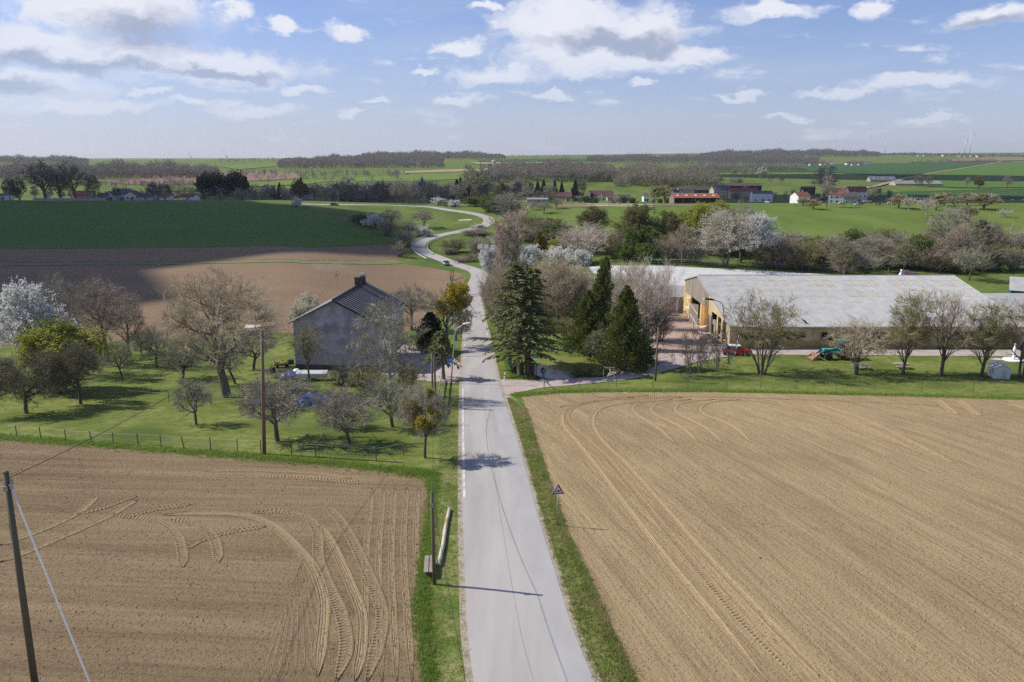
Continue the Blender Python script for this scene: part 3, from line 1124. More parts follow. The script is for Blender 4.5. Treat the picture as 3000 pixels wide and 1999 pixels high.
def proto(key, wood, bark, twigs, twig_mat, leafs=()):
    parts = []
    V, Tr = tubes(wood)
    parts.append(('trunk', mesh_np(key + '_trunk', V, tris=Tr, mat=bark, smooth=True)))
    top = V[:, 2].max()
    rad = np.percentile(np.hypot(V[:, 0], V[:, 1]), 98)
    if twigs:
        V, Tr = tubes(twigs)
        parts.append(('crown', mesh_np(key + '_crown', V, tris=Tr, mat=twig_mat)))
        top = np.percentile(V[:, 2], 99.8)
        rad = np.percentile(np.hypot(V[:, 0], V[:, 1]), 97)
    for nm, (LV, LT), mt in leafs:
        parts.append((nm, mesh_np(key + '_' + nm, LV, tris=LT, mat=mt)))
        top = max(top, np.percentile(LV[:, 2], 99.5))
        rad = max(rad, np.percentile(np.hypot(LV[:, 0], LV[:, 1]), 96))
    PROTO[key] = (parts, float(top), float(rad))


Z1 = np.array([[0, 0, 0.0]])
UP = np.array([[0, 0, 1.0]])
A_ = lambda *v: np.array(v, float)


def fruit_tree(key, seed, bark=BARK_D, tw=TW_GREY, dens=1.0, th=1.5, blossom=None, mist=0, lean=0.0, spread=58, leaf=None, up=0.10, nb=2.0):
    """low orchard tree: short trunk, wide gnarled crown of fine twigs"""
    rg = np.random.default_rng(seed)
    P0, R0 = grow(Z1, np.array([[lean, lean * .4, 1.0]]), A_(th + .5), A_(.17), 6, .06, 0, rg, .75)
    P1, R1 = children(P0, R0, 6, .62, 1, spread, 12, 3.0, 7, .20, up * .6, .72, rg, lfall=.05, taper=.3)
    P2, R2 = children(P1, R1, 9, .22, 1, 52, 14, 1.55, 6, .20, up, .62, rg, .014, lfall=.35)
    P3, R3 = children(P2, R2, int(9 * dens), .15, 1, 52, 18, .85, 3, .22, up * 1.4, .6, rg, .008, lfall=.3)
    P4, R4 = children(P3, R3, 6, .15, 1, 48, 20, .38, 2, .2, .12, .7, rg, .0062, lfall=.3)
    fill = crown_fill([P1, P2], (lean * th, 0, th + 1.75), (2.9, 2.9, 1.75 + up * 3), int(270 * dens), rg, per=10, tl=.55, tr=.012)
    P4 = np.concatenate([P4, fill[1][0]])
    R4 = np.concatenate([np.maximum(R4, .011), fill[1][1]])
    R3 = np.maximum(R3, .014)
    lf = []
    if blossom:
        C, d = along(P4, 3, rg)
        C2, d2 = along(P3, 4, rg)
        C = np.concatenate([C, C2])
        lf.append(('blossom', leaves(C + rg.normal(0, .03, C.shape), .13, rg, 1.1), blossom))
    if leaf:
        C, d = along(P4, 1, rg, .5)
        lf.append(('foliage', leaves(C, .085 * nb / 2, rg, 1.6), leaf))
    if mist:
        lf.append(('mistletoe', mistletoe(P2, mist, rg, (.45, .95) if mist > 20 else (.35, .75), 420, .45 if mist > 20 else 0), MISTLE))
    proto(key, [(P0, R0, 8), (P1, R1, 6), (P2, R2, 4)], bark, [(P3, R3, 3), (P4, R4, 3), fill[0]], tw, lf)


def mistletoe(P, n, rg, size=(.35, .75), per=420, top=0.0):
    P = P[np.argsort(P[:, -2, 2])[int(len(P) * top):]]
    tips = P[rg.choice(len(P), abs(n), replace=False), -2]
    Vs, Ts, b = [], [], 0
    for c in tips:
        s = rg.uniform(*size)
        d = rg.normal(0, 1, (per, 3))
        d /= np.linalg.norm(d, axis=1)[:, None]
        C = c + d * s * rg.random((per, 1)) ** .45 * np.array([1, 1, .85])
        V, Tr = leaves(C, .13, rg, 2.0, d * 1.2)
        Vs.append(V)
        Ts.append(Tr + b)
        b += len(V)
    return np.concatenate(Vs), np.concatenate(Ts)


def big_tree(key, seed, H=14, trunk=.32, r=.42, bark=BARK_G, tw=TW_GREY, n1=9, a1=46, L1=.52, dens=1.0, up=.06, leaf=None, blossom=None,
             bs=.16, mist=0, curl=.13, twig_r=.015, stems=1, cw=.37, ch=.37, cz=.60, nf=520, shell=.45, stem_ang=14, n4=6, bl=2, l3=.085, mist_mat=None):
    """tall spreading broadleaf, bare or just budding"""
    rg = np.random.default_rng(seed)
    az0 = np.arange(stems) * 2 * math.pi / stems + rg.random() * 6
    a0 = np.radians(stem_ang) * (stems > 1)
    d0 = np.stack([np.sin(a0) * np.cos(az0), np.sin(a0) * np.sin(az0), np.cos(a0) * np.ones(stems)], -1)
    b0 = np.zeros((stems, 3))
    if stems > 1:
        b0[:, 0], b0[:, 1] = r * .9 * np.cos(az0), r * .9 * np.sin(az0)
    P0, R0 = grow(b0, d0, rg.uniform(.72, .86, stems) * H, np.full(stems, r / math.sqrt(stems)), 9, .05, .04, rg, .16)
    P1, R1 = children(P0, R0, n1, trunk, 1, a1, 9, H * L1, 8, curl * .7, up, .62, rg, .03, lfall=.55, taper=.18)
    P2, R2 = children(P1, R1, 8, .22, 1, 44, 12, H * .20, 6, curl, up, .6, rg, .018, lfall=.4)
    P3, R3 = children(P2, R2, int(8 * dens), .18, 1, 44, 14, H * l3, 3, curl, up, .6, rg, .012, lfall=.35)
    P4, R4 = children(P3, R3, n4, .15, 1, 42, 16, H * l3 * .42, 2, curl, .08, .7, rg, twig_r, lfall=.3)
    fill = crown_fill([P1, P2], (0, 0, H * cz), (H * cw, H * cw, H * ch), nf, rg, r0=.03, per=9, tl=H * .062, tr=twig_r, shell=shell)
    P4 = np.concatenate([P4, fill[1][0]])
    R4 = np.concatenate([np.maximum(R4, twig_r), fill[1][1]])
    R3 = np.maximum(R3, twig_r * 1.25)
    lf = []
    if leaf:
        C, d = along(P4, bl, rg, .4)
        lf.append(('foliage', leaves(C, bs, rg, 1.7, d), leaf))
    if blossom:
        C, d = along(P4, bl, rg, .1)
        C2, d2 = along(P3, 3, rg)
        C = np.concatenate([C, C2])
        lf.append(('blossom', leaves(C + rg.normal(0, .05, C.shape), bs, rg, 1.1), blossom))
    if mist:
        lf.append(('mistletoe', mistletoe(P2, mist, rg, (.5, 1.0), 520), mist_mat or MISTLE))
    proto(key, [(P0, R0, 8), (P1, R1, 6), (P2, R2, 4)], bark, [(P3, R3, 3), (P4, R4, 3), fill[0]], tw, lf)


def bush(key, seed, H=4, W=2.2, stems=26, tw=TW_GREY, bark=BARK_D, leaf=None, bs=.12, bl=2, dens=1.0, up=.05, blossom=None, twig_r=.019, fan=42):
    """many-stemmed shrub"""
    rg = np.random.default_rng(seed)
    az = rg.random(stems) * 6.283
    a = np.radians(np.abs(rg.normal(0, fan * .6, stems)).clip(0, 70))
    d = np.stack([np.sin(a) * np.cos(az), np.sin(a) * np.sin(az), np.cos(a)], -1)
    p = np.stack([rg.normal(0, W * .16, stems), rg.normal(0, W * .16, stems), np.zeros(stems)], -1)
    P0, R0 = grow(p, d, rg.uniform(.62, 1.0, stems) * H, rg.uniform(.02, .045, stems) * H / 4, 7, .09, up, rg, .2)
    P1, R1 = children(P0, R0, 7, .2, 1, 36, 12, H * .32, 5, .13, up, .6, rg, .012, lfall=.45)
    P2, R2 = children(P1, R1, int(7 * dens), .15, 1, 40, 14, H * .15, 3, .16, up, .65, rg, twig_r, lfall=.35)
    P3, R3 = children(P2, R2, 4, .2, 1, 40, 16, H * .075, 2, .16, .05, .7, rg, twig_r * .8, lfall=.3)
    lf = []
    if leaf:
        C, dd = along(P3, bl, rg, .3)
        lf.append(('foliage', leaves(C, bs, rg, 1.6, dd), leaf))
    if blossom:
        C, dd = along(P3, bl, rg, .1)
        C2, _ = along(P2, bl, rg, .2)
        C = np.concatenate([C, C2])
        lf.append(('blossom', leaves(C + rg.normal(0, .04, C.shape), bs, rg, 1.1), blossom))
    proto(key, [(P0, R0, 5)], bark, [(P1, R1, 3), (P2, R2, 3), (P3, R3, 3)], tw, lf)


def spruce(key, seed, H=20, n=150, L=4.3, t0=.16, needle=SPRUCE_G, bark=BARK_G, r=.24, droop=.35, topped=None, per=34, sw=.13, sl=.52, thin=1.0):
    rg = np.random.default_rng(seed)
    P0, R0 = grow(Z1, UP, A_(H), A_(r), 10, .006, .1, rg, .12)
    Pb, Rb = children(P0, R0, n, t0, .985, 76, 13, 1.0, 7, .05, -.02, .25, rg, .02, lfall=0, sag=droop)
    # rescale every branch to a ragged cone
    t = (Pb[:, 0, 2] / H)
    ln = (L * np.clip(1 - t, 0.03, 1) ** .75 * np.clip((t - t0) / .12 + .55, .55, 1) * rg.uniform(.42, 1.18, len(t)))
    cur = np.linalg.norm(Pb[:, -1] - Pb[:, 0], axis=1)
    Pb = Pb[:, :1] + (Pb - Pb[:, :1]) * (ln / cur)[:, None, None]
    C, d = along(Pb, per, rg, .12)
    side = np.cross(d, UP)
    side /= np.linalg.norm(side, axis=1)[:, None] + 1e-9
    sg = rg.choice([-1, 1], len(C))[:, None]
    dirs = d * 1.0 + side * sg * rg.uniform(.3, 1.2, (len(C), 1)) + np.array([[0, 0, -1.0]]) * rg.uniform(.2, 1.3, (len(C), 1))
    dirs /= np.linalg.norm(dirs, axis=1)[:, None]
    lv = leaves(C + dirs * sl * .45, sw, rg, sl / sw, dirs * 3.0, .55, .1)
    if topped:
        keep = P0[:, :, 2] <= topped
        k = int(keep[0].sum())
        P0, R0 = P0[:, :k], R0[:, :k] * 1.0
        P0 = np.concatenate([P0, P0[:, -1:] + np.array([[[0, 0, .02]]])], 1)
        R0 = np.concatenate([R0, R0[:, -1:]], 1)
    proto(key, [(P0, R0, 8)], bark, [(Pb, Rb, 3)], BARK_D, [('foliage', lv, needle)])


def thuja(key, seed, H=14, W=2.6, n=9000, mat=THUJA_G, lean=0.0, power=.75, sw=.22, low=.02):
    rg = np.random.default_rng(seed)
    P0, R0 = grow(Z1, np.array([[lean, 0, 1.0]]), A_(H * .96), A_(.2), 8, .01, .02, rg, .1)
    t = rg.random(n) ** 1.25 * (1 - low) + low
    az = rg.random(n) * 6.283
    lump = 1 + .28 * np.sin(az * 3 + t * 9 + seed) + .24 * np.sin(az * 5 - t * 23) + .18 * np.sin(az * 8 + t * 41) + .10 * np.sin(az * 17 + t * 70)
    rad = W * np.clip(1 - t, 0.015, 1) ** power * lump * np.clip(t / .07 + .55, .55, 1)
    rr = rad * (1 - .55 * rg.random(n) ** 1.6) * (1 + .32 * rg.random(n) ** 6)
    ax = np.stack([np.interp(t, np.linspace(0, 1, 8), P0[0, :, k]) for k in range(3)], -1)
    C = ax + np.stack([np.cos(az) * rr, np.sin(az) * rr, np.zeros(n)], -1)
    dirs = np.stack([np.cos(az), np.sin(az), np.full(n, 1.5)], -1)
    lv = leaves(C, sw, rg, 2.6, dirs * 1.3, .6, .2)
    proto(key, [(P0, R0, 7)], BARK_G, [], None, [('foliage', lv, mat)])


def poplar(key, seed, H=26):
    rg = np.random.default_rng(seed)
    st = 4
    az0 = np.arange(st) * 1.57
    P0, R0 = grow(np.stack([.5 * np.cos(az0), .5 * np.sin(az0), 0 * az0], -1), np.stack([.05 * np.cos(az0), .05 * np.sin(az0), 1 + 0 * az0], -1),
                  rg.uniform(.8, 1, st) * H, np.full(st, .20), 10, .012, .06, rg, .15)
    P1, R1 = children(P0, R0, 30, .06, 1, 19, 5, H * .20, 6, .06, .16, .45, rg, .03, lfall=.35)
    P2, R2 = children(P1, R1, 9, .1, 1, 22, 8, H * .075, 5, .07, .16, .6, rg, .016, lfall=.3)
    P3, R3 = children(P2, R2, 8, .1, 1, 22, 8, H * .035, 2, .08, .12, .7, rg, .030, lfall=.3)
    R2 = np.maximum(R2, .036)
    proto(key, [(P0, R0, 7), (P1, R1, 4)], BARK_G, [(P2, R2, 3), (P3, R3, 3)], M('twig_poplar', (.66, .55, .45), (.44, .35, .28), scale=.8, rough=.9))


def snag(key, seed, H=9, bark=BARK_D):
    rg = np.random.default_rng(seed)
    P0, R0 = grow(Z1, np.array([[-.06, 0, 1.0]]), A_(H * .62), A_(.3), 7, .06, .02, rg, .55)
    P1, R1 = children(P0, R0, 6, .5, 1, 52, 16, H * .45, 7, .22, .05, .62, rg, lfall=.1, taper=.35)
    P2, R2 = children(P1, R1, 7, .3, 1, 48, 16, H * .13, 5, .25, .06, .6, rg, .02, lfall=.2)
    P3, R3 = children(P2, R2, 4, .3, 1, 48, 16, H * .05, 3, .25, .05, .6, rg, .012)
    proto(key, [(P0, R0, 8), (P1, R1, 6), (P2, R2, 4)], bark, [(P3, R3, 3)], TW_DARK)


fruit_tree('apple_a', 11)
fruit_tree('apple_b', 12, dens=1.15, th=1.3)
fruit_tree('apple_c', 13, tw=TW_LICH, dens=.9, th=1.7, spread=50)
fruit_tree('apple_dark', 14, tw=TW_DARK, dens=1.35, th=1.6, leaf=LEAF_O, nb=1.6)
fruit_tree('pear', 15, tw=TW_LICH, dens=.6, th=2.6, spread=42, up=.2, leaf=LEAF_O, nb=1.5)
fruit_tree('apple_pale', 16, bark=BARK_P, tw=TW_PALE, dens=.45, th=1.6, spread=55)
fruit_tree('mistle_apple', 17, tw=TW_GREY, dens=1.0, th=2.0, mist=10, spread=52)
fruit_tree('mistle_gold', 19, tw=TW_LICH, dens=.6, th=2.4, mist=24, spread=48)
fruit_tree('plum_white', 18, tw=TW_LICH, dens=.9, th=.7, blossom=BLOSSOM_C, spread=45, up=.2)
big_tree('walnut', 21, 15, .22, .55, BARK_G, TW_TAN, n1=14, a1=58, L1=.55, dens=1.1, up=.08, n4=5, cw=.46, ch=.40, cz=.62, nf=900)
big_tree('ash', 22, 14, .25, .34, BARK_G, TW_GREY, n1=11, a1=42, L1=.5, dens=1.1, up=.12)
big_tree('ash_red', 23, 14, .2, .34, BARK_G, TW_RED, n1=12, a1=40, L1=.5, dens=1.1, up=.14)
big_tree('cherry', 24, 12, .15, .25, BARK_G, TW_GREY, n1=12, a1=48, L1=.52, dens=.8, up=.12, blossom=BLOSSOM, bs=.19, bl=2, n4=4)
big_tree('willow_yellow', 25, 12, .12, .3, BARK_G, TW_OLIVE, n1=10, a1=46, L1=.52, dens=1.0, up=.12, leaf=LEAF_Y, bs=.17, bl=2, n4=5)
big_tree('lime', 26, 10, .12, .36, BARK_G, TW_OLIVE, n1=6, a1=34, L1=.46, dens=.9, up=.10, stems=6, stem_ang=17, n4=3, cw=.46, ch=.36, cz=.62, nf=380, twig_r=.012)
big_tree('maple', 27, 11, .16, .30, BARK_D, TW_OLIVE, n1=13, a1=42, L1=.46, dens=.9, up=.10, leaf=LEAF_O, bs=.07, bl=1, stems=2, stem_ang=5, n4=3, nf=340, twig_r=.012, cw=.34, ch=.38, cz=.58)
big_tree('maple_red', 28, 11, .16, .30, BARK_D, TW_TAN, n1=13, a1=44, L1=.5, dens=.9, up=.12, n4=3, stems=2, stem_ang=5, nf=340, twig_r=.012, cw=.40, ch=.36, cz=.58)
big_tree('plane', 29, 13, .25, .3, BARK_P, TW_LICH, n1=12, a1=52, L1=.42, dens=.8, up=.05, n4=4, curl=.18, cw=.34, ch=.40, cz=.58, nf=600)
big_tree('oak', 30, 20, .22, .75, BARK_D, TW_DARK, n1=13, a1=58, L1=.55, dens=1.0, up=.06, twig_r=.04, n4=4, cw=.42, ch=.40, cz=.60, nf=500)
big_tree('sapling', 31, 6, .3, .08, BARK_P, TW_LICH, n1=14, a1=38, L1=.34, dens=.7, up=.12, leaf=LEAF_O, bs=.08, bl=1, n4=3, nf=220)
bush('thicket_grey', 41, 6, 3.6, 30, TW_GREY, fan=50)
bush('thicket_red', 42, 6, 3.6, 30, TW_RED, fan=44)
bush('thicket_olive', 43, 6, 3.4, 28, TW_OLIVE, leaf=LEAF_O, bs=.11, bl=1, fan=48)
bush('thicket_green', 44, 5, 3.2, 28, TW_OLIVE, leaf=LEAF_G, bs=.18, bl=2, fan=50)
bush('hazel_tan', 45, 7, 2.2, 34, TW_TAN, fan=26, up=.10)
bush('blackthorn', 46, 5, 3.0, 30, TW_GREY, blossom=BLOSSOM, bs=.19, bl=2, fan=52)
bush('forsythia', 47, 3, 1.8, 24, TW_OLIVE, leaf=LEAF_Y, bs=.12, bl=2, fan=46, dens=.7)
bush('redbud', 48, 4, 2.0, 22, TW_RED, blossom=PINK, bs=.12, bl=2, fan=40)
bush('bramble', 49, 2.2, 2.4, 22, TW_RED, fan=62, up=-.02, dens=.7)
bush('sumac', 50, 4.5, 2.8, 9, TW_DARK, BARK_D, dens=.8, fan=40, twig_r=.022)
bush('hazel_pale', 51, 8, 3.0, 30, TW_PALE, BARK_G, fan=38, up=.08)
spruce('spruce', 61)
spruce('spruce_b', 62, n=125, L=3.9)
spruce('spruce_topped', 63, H=11, n=46, L=3.6, t0=.35, r=.2, droop=.7, topped=9.2, per=30, sl=.8)
thuja('thuja', 71, n=13000, sw=.17)
thuja('thuja_lean', 72, 16, 2.1, 12000, lean=.17, power=.6, sw=.17)
thuja('thuja_wide', 73, 12, 3.6, 13000, power=.8, sw=.17)
thuja('yew', 74, 8, 3.4, 7000, YEW_G, power=.5)
thuja('gold_cypress', 75, 9, 2.1, 6000, GOLD, power=.7)
thuja('cypress_far', 76, 14, 3.0, 2600, YEW_G, power=.8, sw=.5)
thuja('holly', 77, 5, 3.0, 5200, HEDGE_D, power=.35, sw=.16)
poplar('poplar', 81)
snag('snag', 91)
snag('snag_pale', 92, bark=BARK_P)


def place(key, name, label, cat, at, H, rz=None, group=None, wide=1.0, tilt=0.0, sink=0.08):
    """a tree or shrub of that kind, H metres tall, standing at the ground point"""
    parts, top, rad = PROTO[key]
    s = H / top
    o = thing(name, label, cat, (at[0], at[1], at[2] - sink), (at[0] * 1.7 + at[1] * 0.9) % 6.28 if rz is None else rz, group, (s * wide, s * wide, s))
    if tilt:
        o.rotation_euler[1] = tilt
    for nm, me in parts:
        link(nm, me, o)
    return o


def tree(key, name, label, bx, by, ty, cat='tree', rz=None, group=None, wide=1.0, width=None, D=None, tilt=0.0):
    """base pixel (bx, by) (or column bx at distance D), top pixel row ty, width = crown width in pixels"""
    at = G(bx, by) if D is None else GD(bx, D)
    H = max(0.6, ZT(ty, at.y) - at.z)
    if width:
        parts, top, rad = PROTO[key]
        wide = (width / FOC * (at.y * CP + (CAM_H - at.z) * SP)) / 2 / (rad * H / top)
    return place(key, name, label, cat, at, H, rz, group, wide, tilt)
# ------------------------------------------------------------------ trees near the road, house and barn
OR = 'fruit trees of the orchard left of the road'
tree('apple_dark', 'apple_tree', 'dark dense apple tree by the fence at the far left edge', 78, 1212, 1034, group=OR, width=225)
tree('apple_dark', 'apple_tree', 'broad dark apple tree below the yellow-green willow', 236, 1185, 1000, group=OR, width=190, rz=2.0)
tree('willow_yellow', 'willow_tree', 'yellow-green budding willow behind the dark apple trees', 190, 1150, 940, width=230)
tree('cherry', 'cherry_tree', 'white blossoming cherry tree at the left edge of the orchard', 108, 1140, 826, width=190)
tree('ash', 'ash_tree', 'tall pale bare tree right behind the white cherry', 185, 1095, 798, width=170)
tree('ash_red', 'ash_tree', 'tall bare tree with reddish twig tips, right of the white cherry', 315, 1060, 803, width=200)
tree('ash_red', 'ash_tree', 'slimmer bare reddish tree between the cherry and the walnut', 375, 1040, 850, width=120, rz=3)
tree('apple_c', 'cherry_tree', 'young vase-shaped fruit tree on the lawn left of the walnut', 359, 1115, 985, group=OR, width=95)
tree('apple_a', 'apple_tree', 'small round fruit tree at the back of the lawn', 413, 1036, 955, group=OR, width=90)
tree('apple_c', 'plum_tree', 'leaning gnarled fruit tree with pale twigs near the soil edge', 460, 1077, 942, group=OR, width=120, tilt=-.12)
tree('apple_b', 'apple_tree', 'brownish fruit tree just left of the walnut trunk', 536, 1110, 990, group=OR, width=150)
tree('walnut', 'walnut_tree', 'huge round-crowned walnut tree left of the purple house', 665, 1164, 786, width=345, rz=.6)
tree('apple_c', 'plum_tree', 'leaning fruit tree behind the walnut trunk', 690, 1125, 965, group=OR, width=130, tilt=.18)
tree('apple_c', 'pear_tree', 'slender fruit tree behind the brown utility pole', 742, 1085, 945, group=OR, width=150, rz=1)
tree('apple_a', 'apple_tree', 'small lone apple tree under the black cable', 575, 1245, 1102, group=OR, width=125, rz=.3)
tree('apple_b', 'apple_tree', 'wide apple tree right behind the brown utility pole', 813, 1293, 1096, group=OR, width=235, rz=.9)
tree('apple_a', 'apple_tree', 'apple tree in front of the right end of the blue tarpaulin', 981, 1254, 1130, group=OR, width=130, rz=4)
tree('apple_b', 'apple_tree', 'low spreading apple tree nearest the front wire fence', 1024, 1305, 1142, group=OR, width=190, rz=2.2)
tree('apple_c', 'apple_tree', 'bushy apple tree left of the pollarded tree', 1151, 1252, 1085, group=OR, width=190, rz=5)
tree('mistle_apple', 'apple_tree', 'thick-trunked tree with dark mistletoe at the field corner by the road', 1245, 1343, 1118, group=OR, width=165, rz=1.3)
tree('plane', 'plane_tree', 'tall tree with pale whitish branches in front of the right house corner', 1145, 1175, 866, width=215)
tree('pear', 'pear_tree', 'small upright pear tree against the purple gable wall', 906, 1122, 940, group=OR, width=115)
tree('ash', 'ash_tree', 'bare round tree behind the right end of the house', 1205, 968, 826, width=135, rz=2)
tree('mistle_gold', 'apple_tree', 'tree full of golden mistletoe beside the street lamp', 1312, 1020, 828, width=185, rz=.4)
tree('yew', 'yew_bush', 'black-green yew between the house and the golden tree', 1262, 1030, 915, cat='bush', width=100)
tree('snag', 'dead_tree', 'dead forked tree standing at the soil edge left of the road', 1322, 862, 772, width=75, rz=3.3)
tree('spruce_topped', 'spruce_tree', 'drooping spruce with a sawn-off top behind the street lamp', 1300, 1112, 968, width=110)
tree('plum_white', 'plum_bush', 'cream blossoming bush behind the left house corner', 905, 985, 858, cat='bush', width=100)
tree('plum_white', 'plum_bush', 'pale blossoming bush hanging over the road edge', 1352, 992, 895, cat='bush', width=60, rz=2)
BR = 'brushwood along the front of the house'
tree('thicket_grey', 'bush', 'low grey brush in front of the house left of the pale tree', 1000, 1130, 1062, cat='bush', width=120, group=BR)
tree('thicket_olive', 'bush', 'olive brush at the foot of the pale tree', 1085, 1150, 1070, cat='bush', width=150, group=BR)
tree('thicket_olive', 'bush', 'mossy brush right of the pale tree foot', 1195, 1165, 1060, cat='bush', width=120, group=BR, rz=2)
tree('thicket_grey', 'bush', 'grey brush behind the blue tarpaulin', 880, 1165, 1105, cat='bush', width=150, group=BR, rz=4)
tree('thicket_grey', 'bush', 'dark brush around the first trunk of the orchard corner', 30, 1150, 1040, cat='bush', width=120, group=BR)
tree('bramble', 'bramble', 'bramble clump under the dark apple trees', 165, 1148, 1100, cat='bush', width=150, group=BR)

# right of the road
tree('spruce', 'spruce_tree', 'left spruce of the pair beside the green mesh fence', 1524, 1102, 768, width=225)
tree('spruce_b', 'spruce_tree', 'right spruce of the pair, trunk against the grey gate', 1545, 1107, 782, width=185, rz=2)
tree('poplar', 'poplar_tree', 'tall narrow bare poplar behind the spruces', 1492, 880, 604, width=98)
HG = 'tan and reddish shrubs along the road right of the bend'
for i, (bx, by, ty, w) in enumerate(((1432, 905, 812, 60), (1442, 925, 800, 70), (1452, 955, 780, 80), (1470, 975, 770, 90), (1425, 880, 830, 45))):
    tree('hazel_tan' if i % 2 else 'thicket_red', 'hazel_bush',
         ['reddish roadside shrub at the front of the hedge', 'tan roadside shrub left of the spruces', 'reddish shrub below the poplar',
          'tan upright shrub between poplar and spruce', 'reddish shrub at the road bend end of the hedge'][i], bx, by, ty, 'bush', rz=i * 1.3, group=HG, width=w)
tree('hazel_tan', 'hazel_tree', 'tan many-stemmed hazel right of the spruces', 1618, 965, 745, width=150)
tree('hazel_tan', 'hazel_tree', 'tan many-stemmed hazel left of the leaning thuja', 1695, 960, 775, width=120, rz=3)
tree('hazel_pale', 'hazel_tree', 'grey-brown hazel between the two tan hazels', 1655, 930, 760, width=110, rz=1)
tree('thuja_lean', 'thuja_tree', 'tall dark thuja leaning right behind the pond', 1730, 1018, 752, width=105, rz=0)
tree('thuja_wide', 'thuja_tree', 'broad dark thuja at the right end of the pond', 1722, 1024, 850, width=140, rz=2)
tree('thuja', 'thuja_tree', 'pointed dark green thuja beside the drive', 1832, 1078, 836, width=160, rz=1)
tree('hazel_pale', 'hazel_tree', 'big pale many-stemmed tree between thuja and farm yard', 1890, 1000, 752, width=190)
tree('hazel_pale', 'hazel_tree', 'pale many-stemmed tree at the edge of the dirt yard', 1935, 965, 760, width=110, rz=2.5)
tree('sapling', 'birch_sapling', 'small white-stemmed sapling between pond and drive', 1750, 1078, 965, width=85)
tree('thicket_grey', 'bush', 'grey shrub on the bank right of the pond', 1765, 1052, 990, 'bush', width=110)
tree('thicket_olive', 'bush', 'olive shrub on the mound above the pond', 1655, 985, 930, 'bush', width=90)
tree('holly', 'holly_bush', 'dark shrub at the foot of the pointed thuja', 1875, 1062, 985, 'bush', width=90)
tree('holly', 'holly_bush', 'dark glossy shrub behind the green mesh fence', 1515, 1098, 1055, 'bush', width=38)
SU = 'low forked sumacs on the farm lawn'
tree('sumac', 'sumac_bush', 'forked dark sumac nearest the lone pole', 2012, 1102, 960, 'bush', width=150, group=SU)
tree('sumac', 'sumac_bush', 'forked dark sumac left of the striped stakes', 2095, 1092, 955, 'bush', width=130, group=SU, rz=2.4)
tree('sumac', 'sumac_bush', 'small sumac between the other two on the bank', 2050, 1080, 968, 'bush', width=110, group=SU, rz=4)
LT = 'trees in a row on the lawn in front of the barn'
tree('lime', 'lime_tree', 'wide many-stemmed tree in front of the left barn end', 2232, 1096, 858, group=LT, width=225)
tree('maple_red', 'maple_tree', 'low round brownish tree with the green tractor behind it', 2508, 1097, 930, group=LT, width=190)
tree('maple', 'maple_tree', 'upright greenish tree beside the picnic table with orange legs', 2645, 1098, 850, group=LT, width=150)
tree('maple_red', 'maple_tree', 'tall reddish tree right of the middle of the barn', 2757, 1100, 848, group=LT, width=150, rz=2)
tree('maple', 'maple_tree', 'greenish tree left of the small white hut', 2875, 1103, 876, group=LT, width=150, rz=3)
tree('maple_red', 'maple_tree', 'tree at the right picture edge beyond the white hut', 2992, 1104, 860, group=LT, width=150, rz=4)

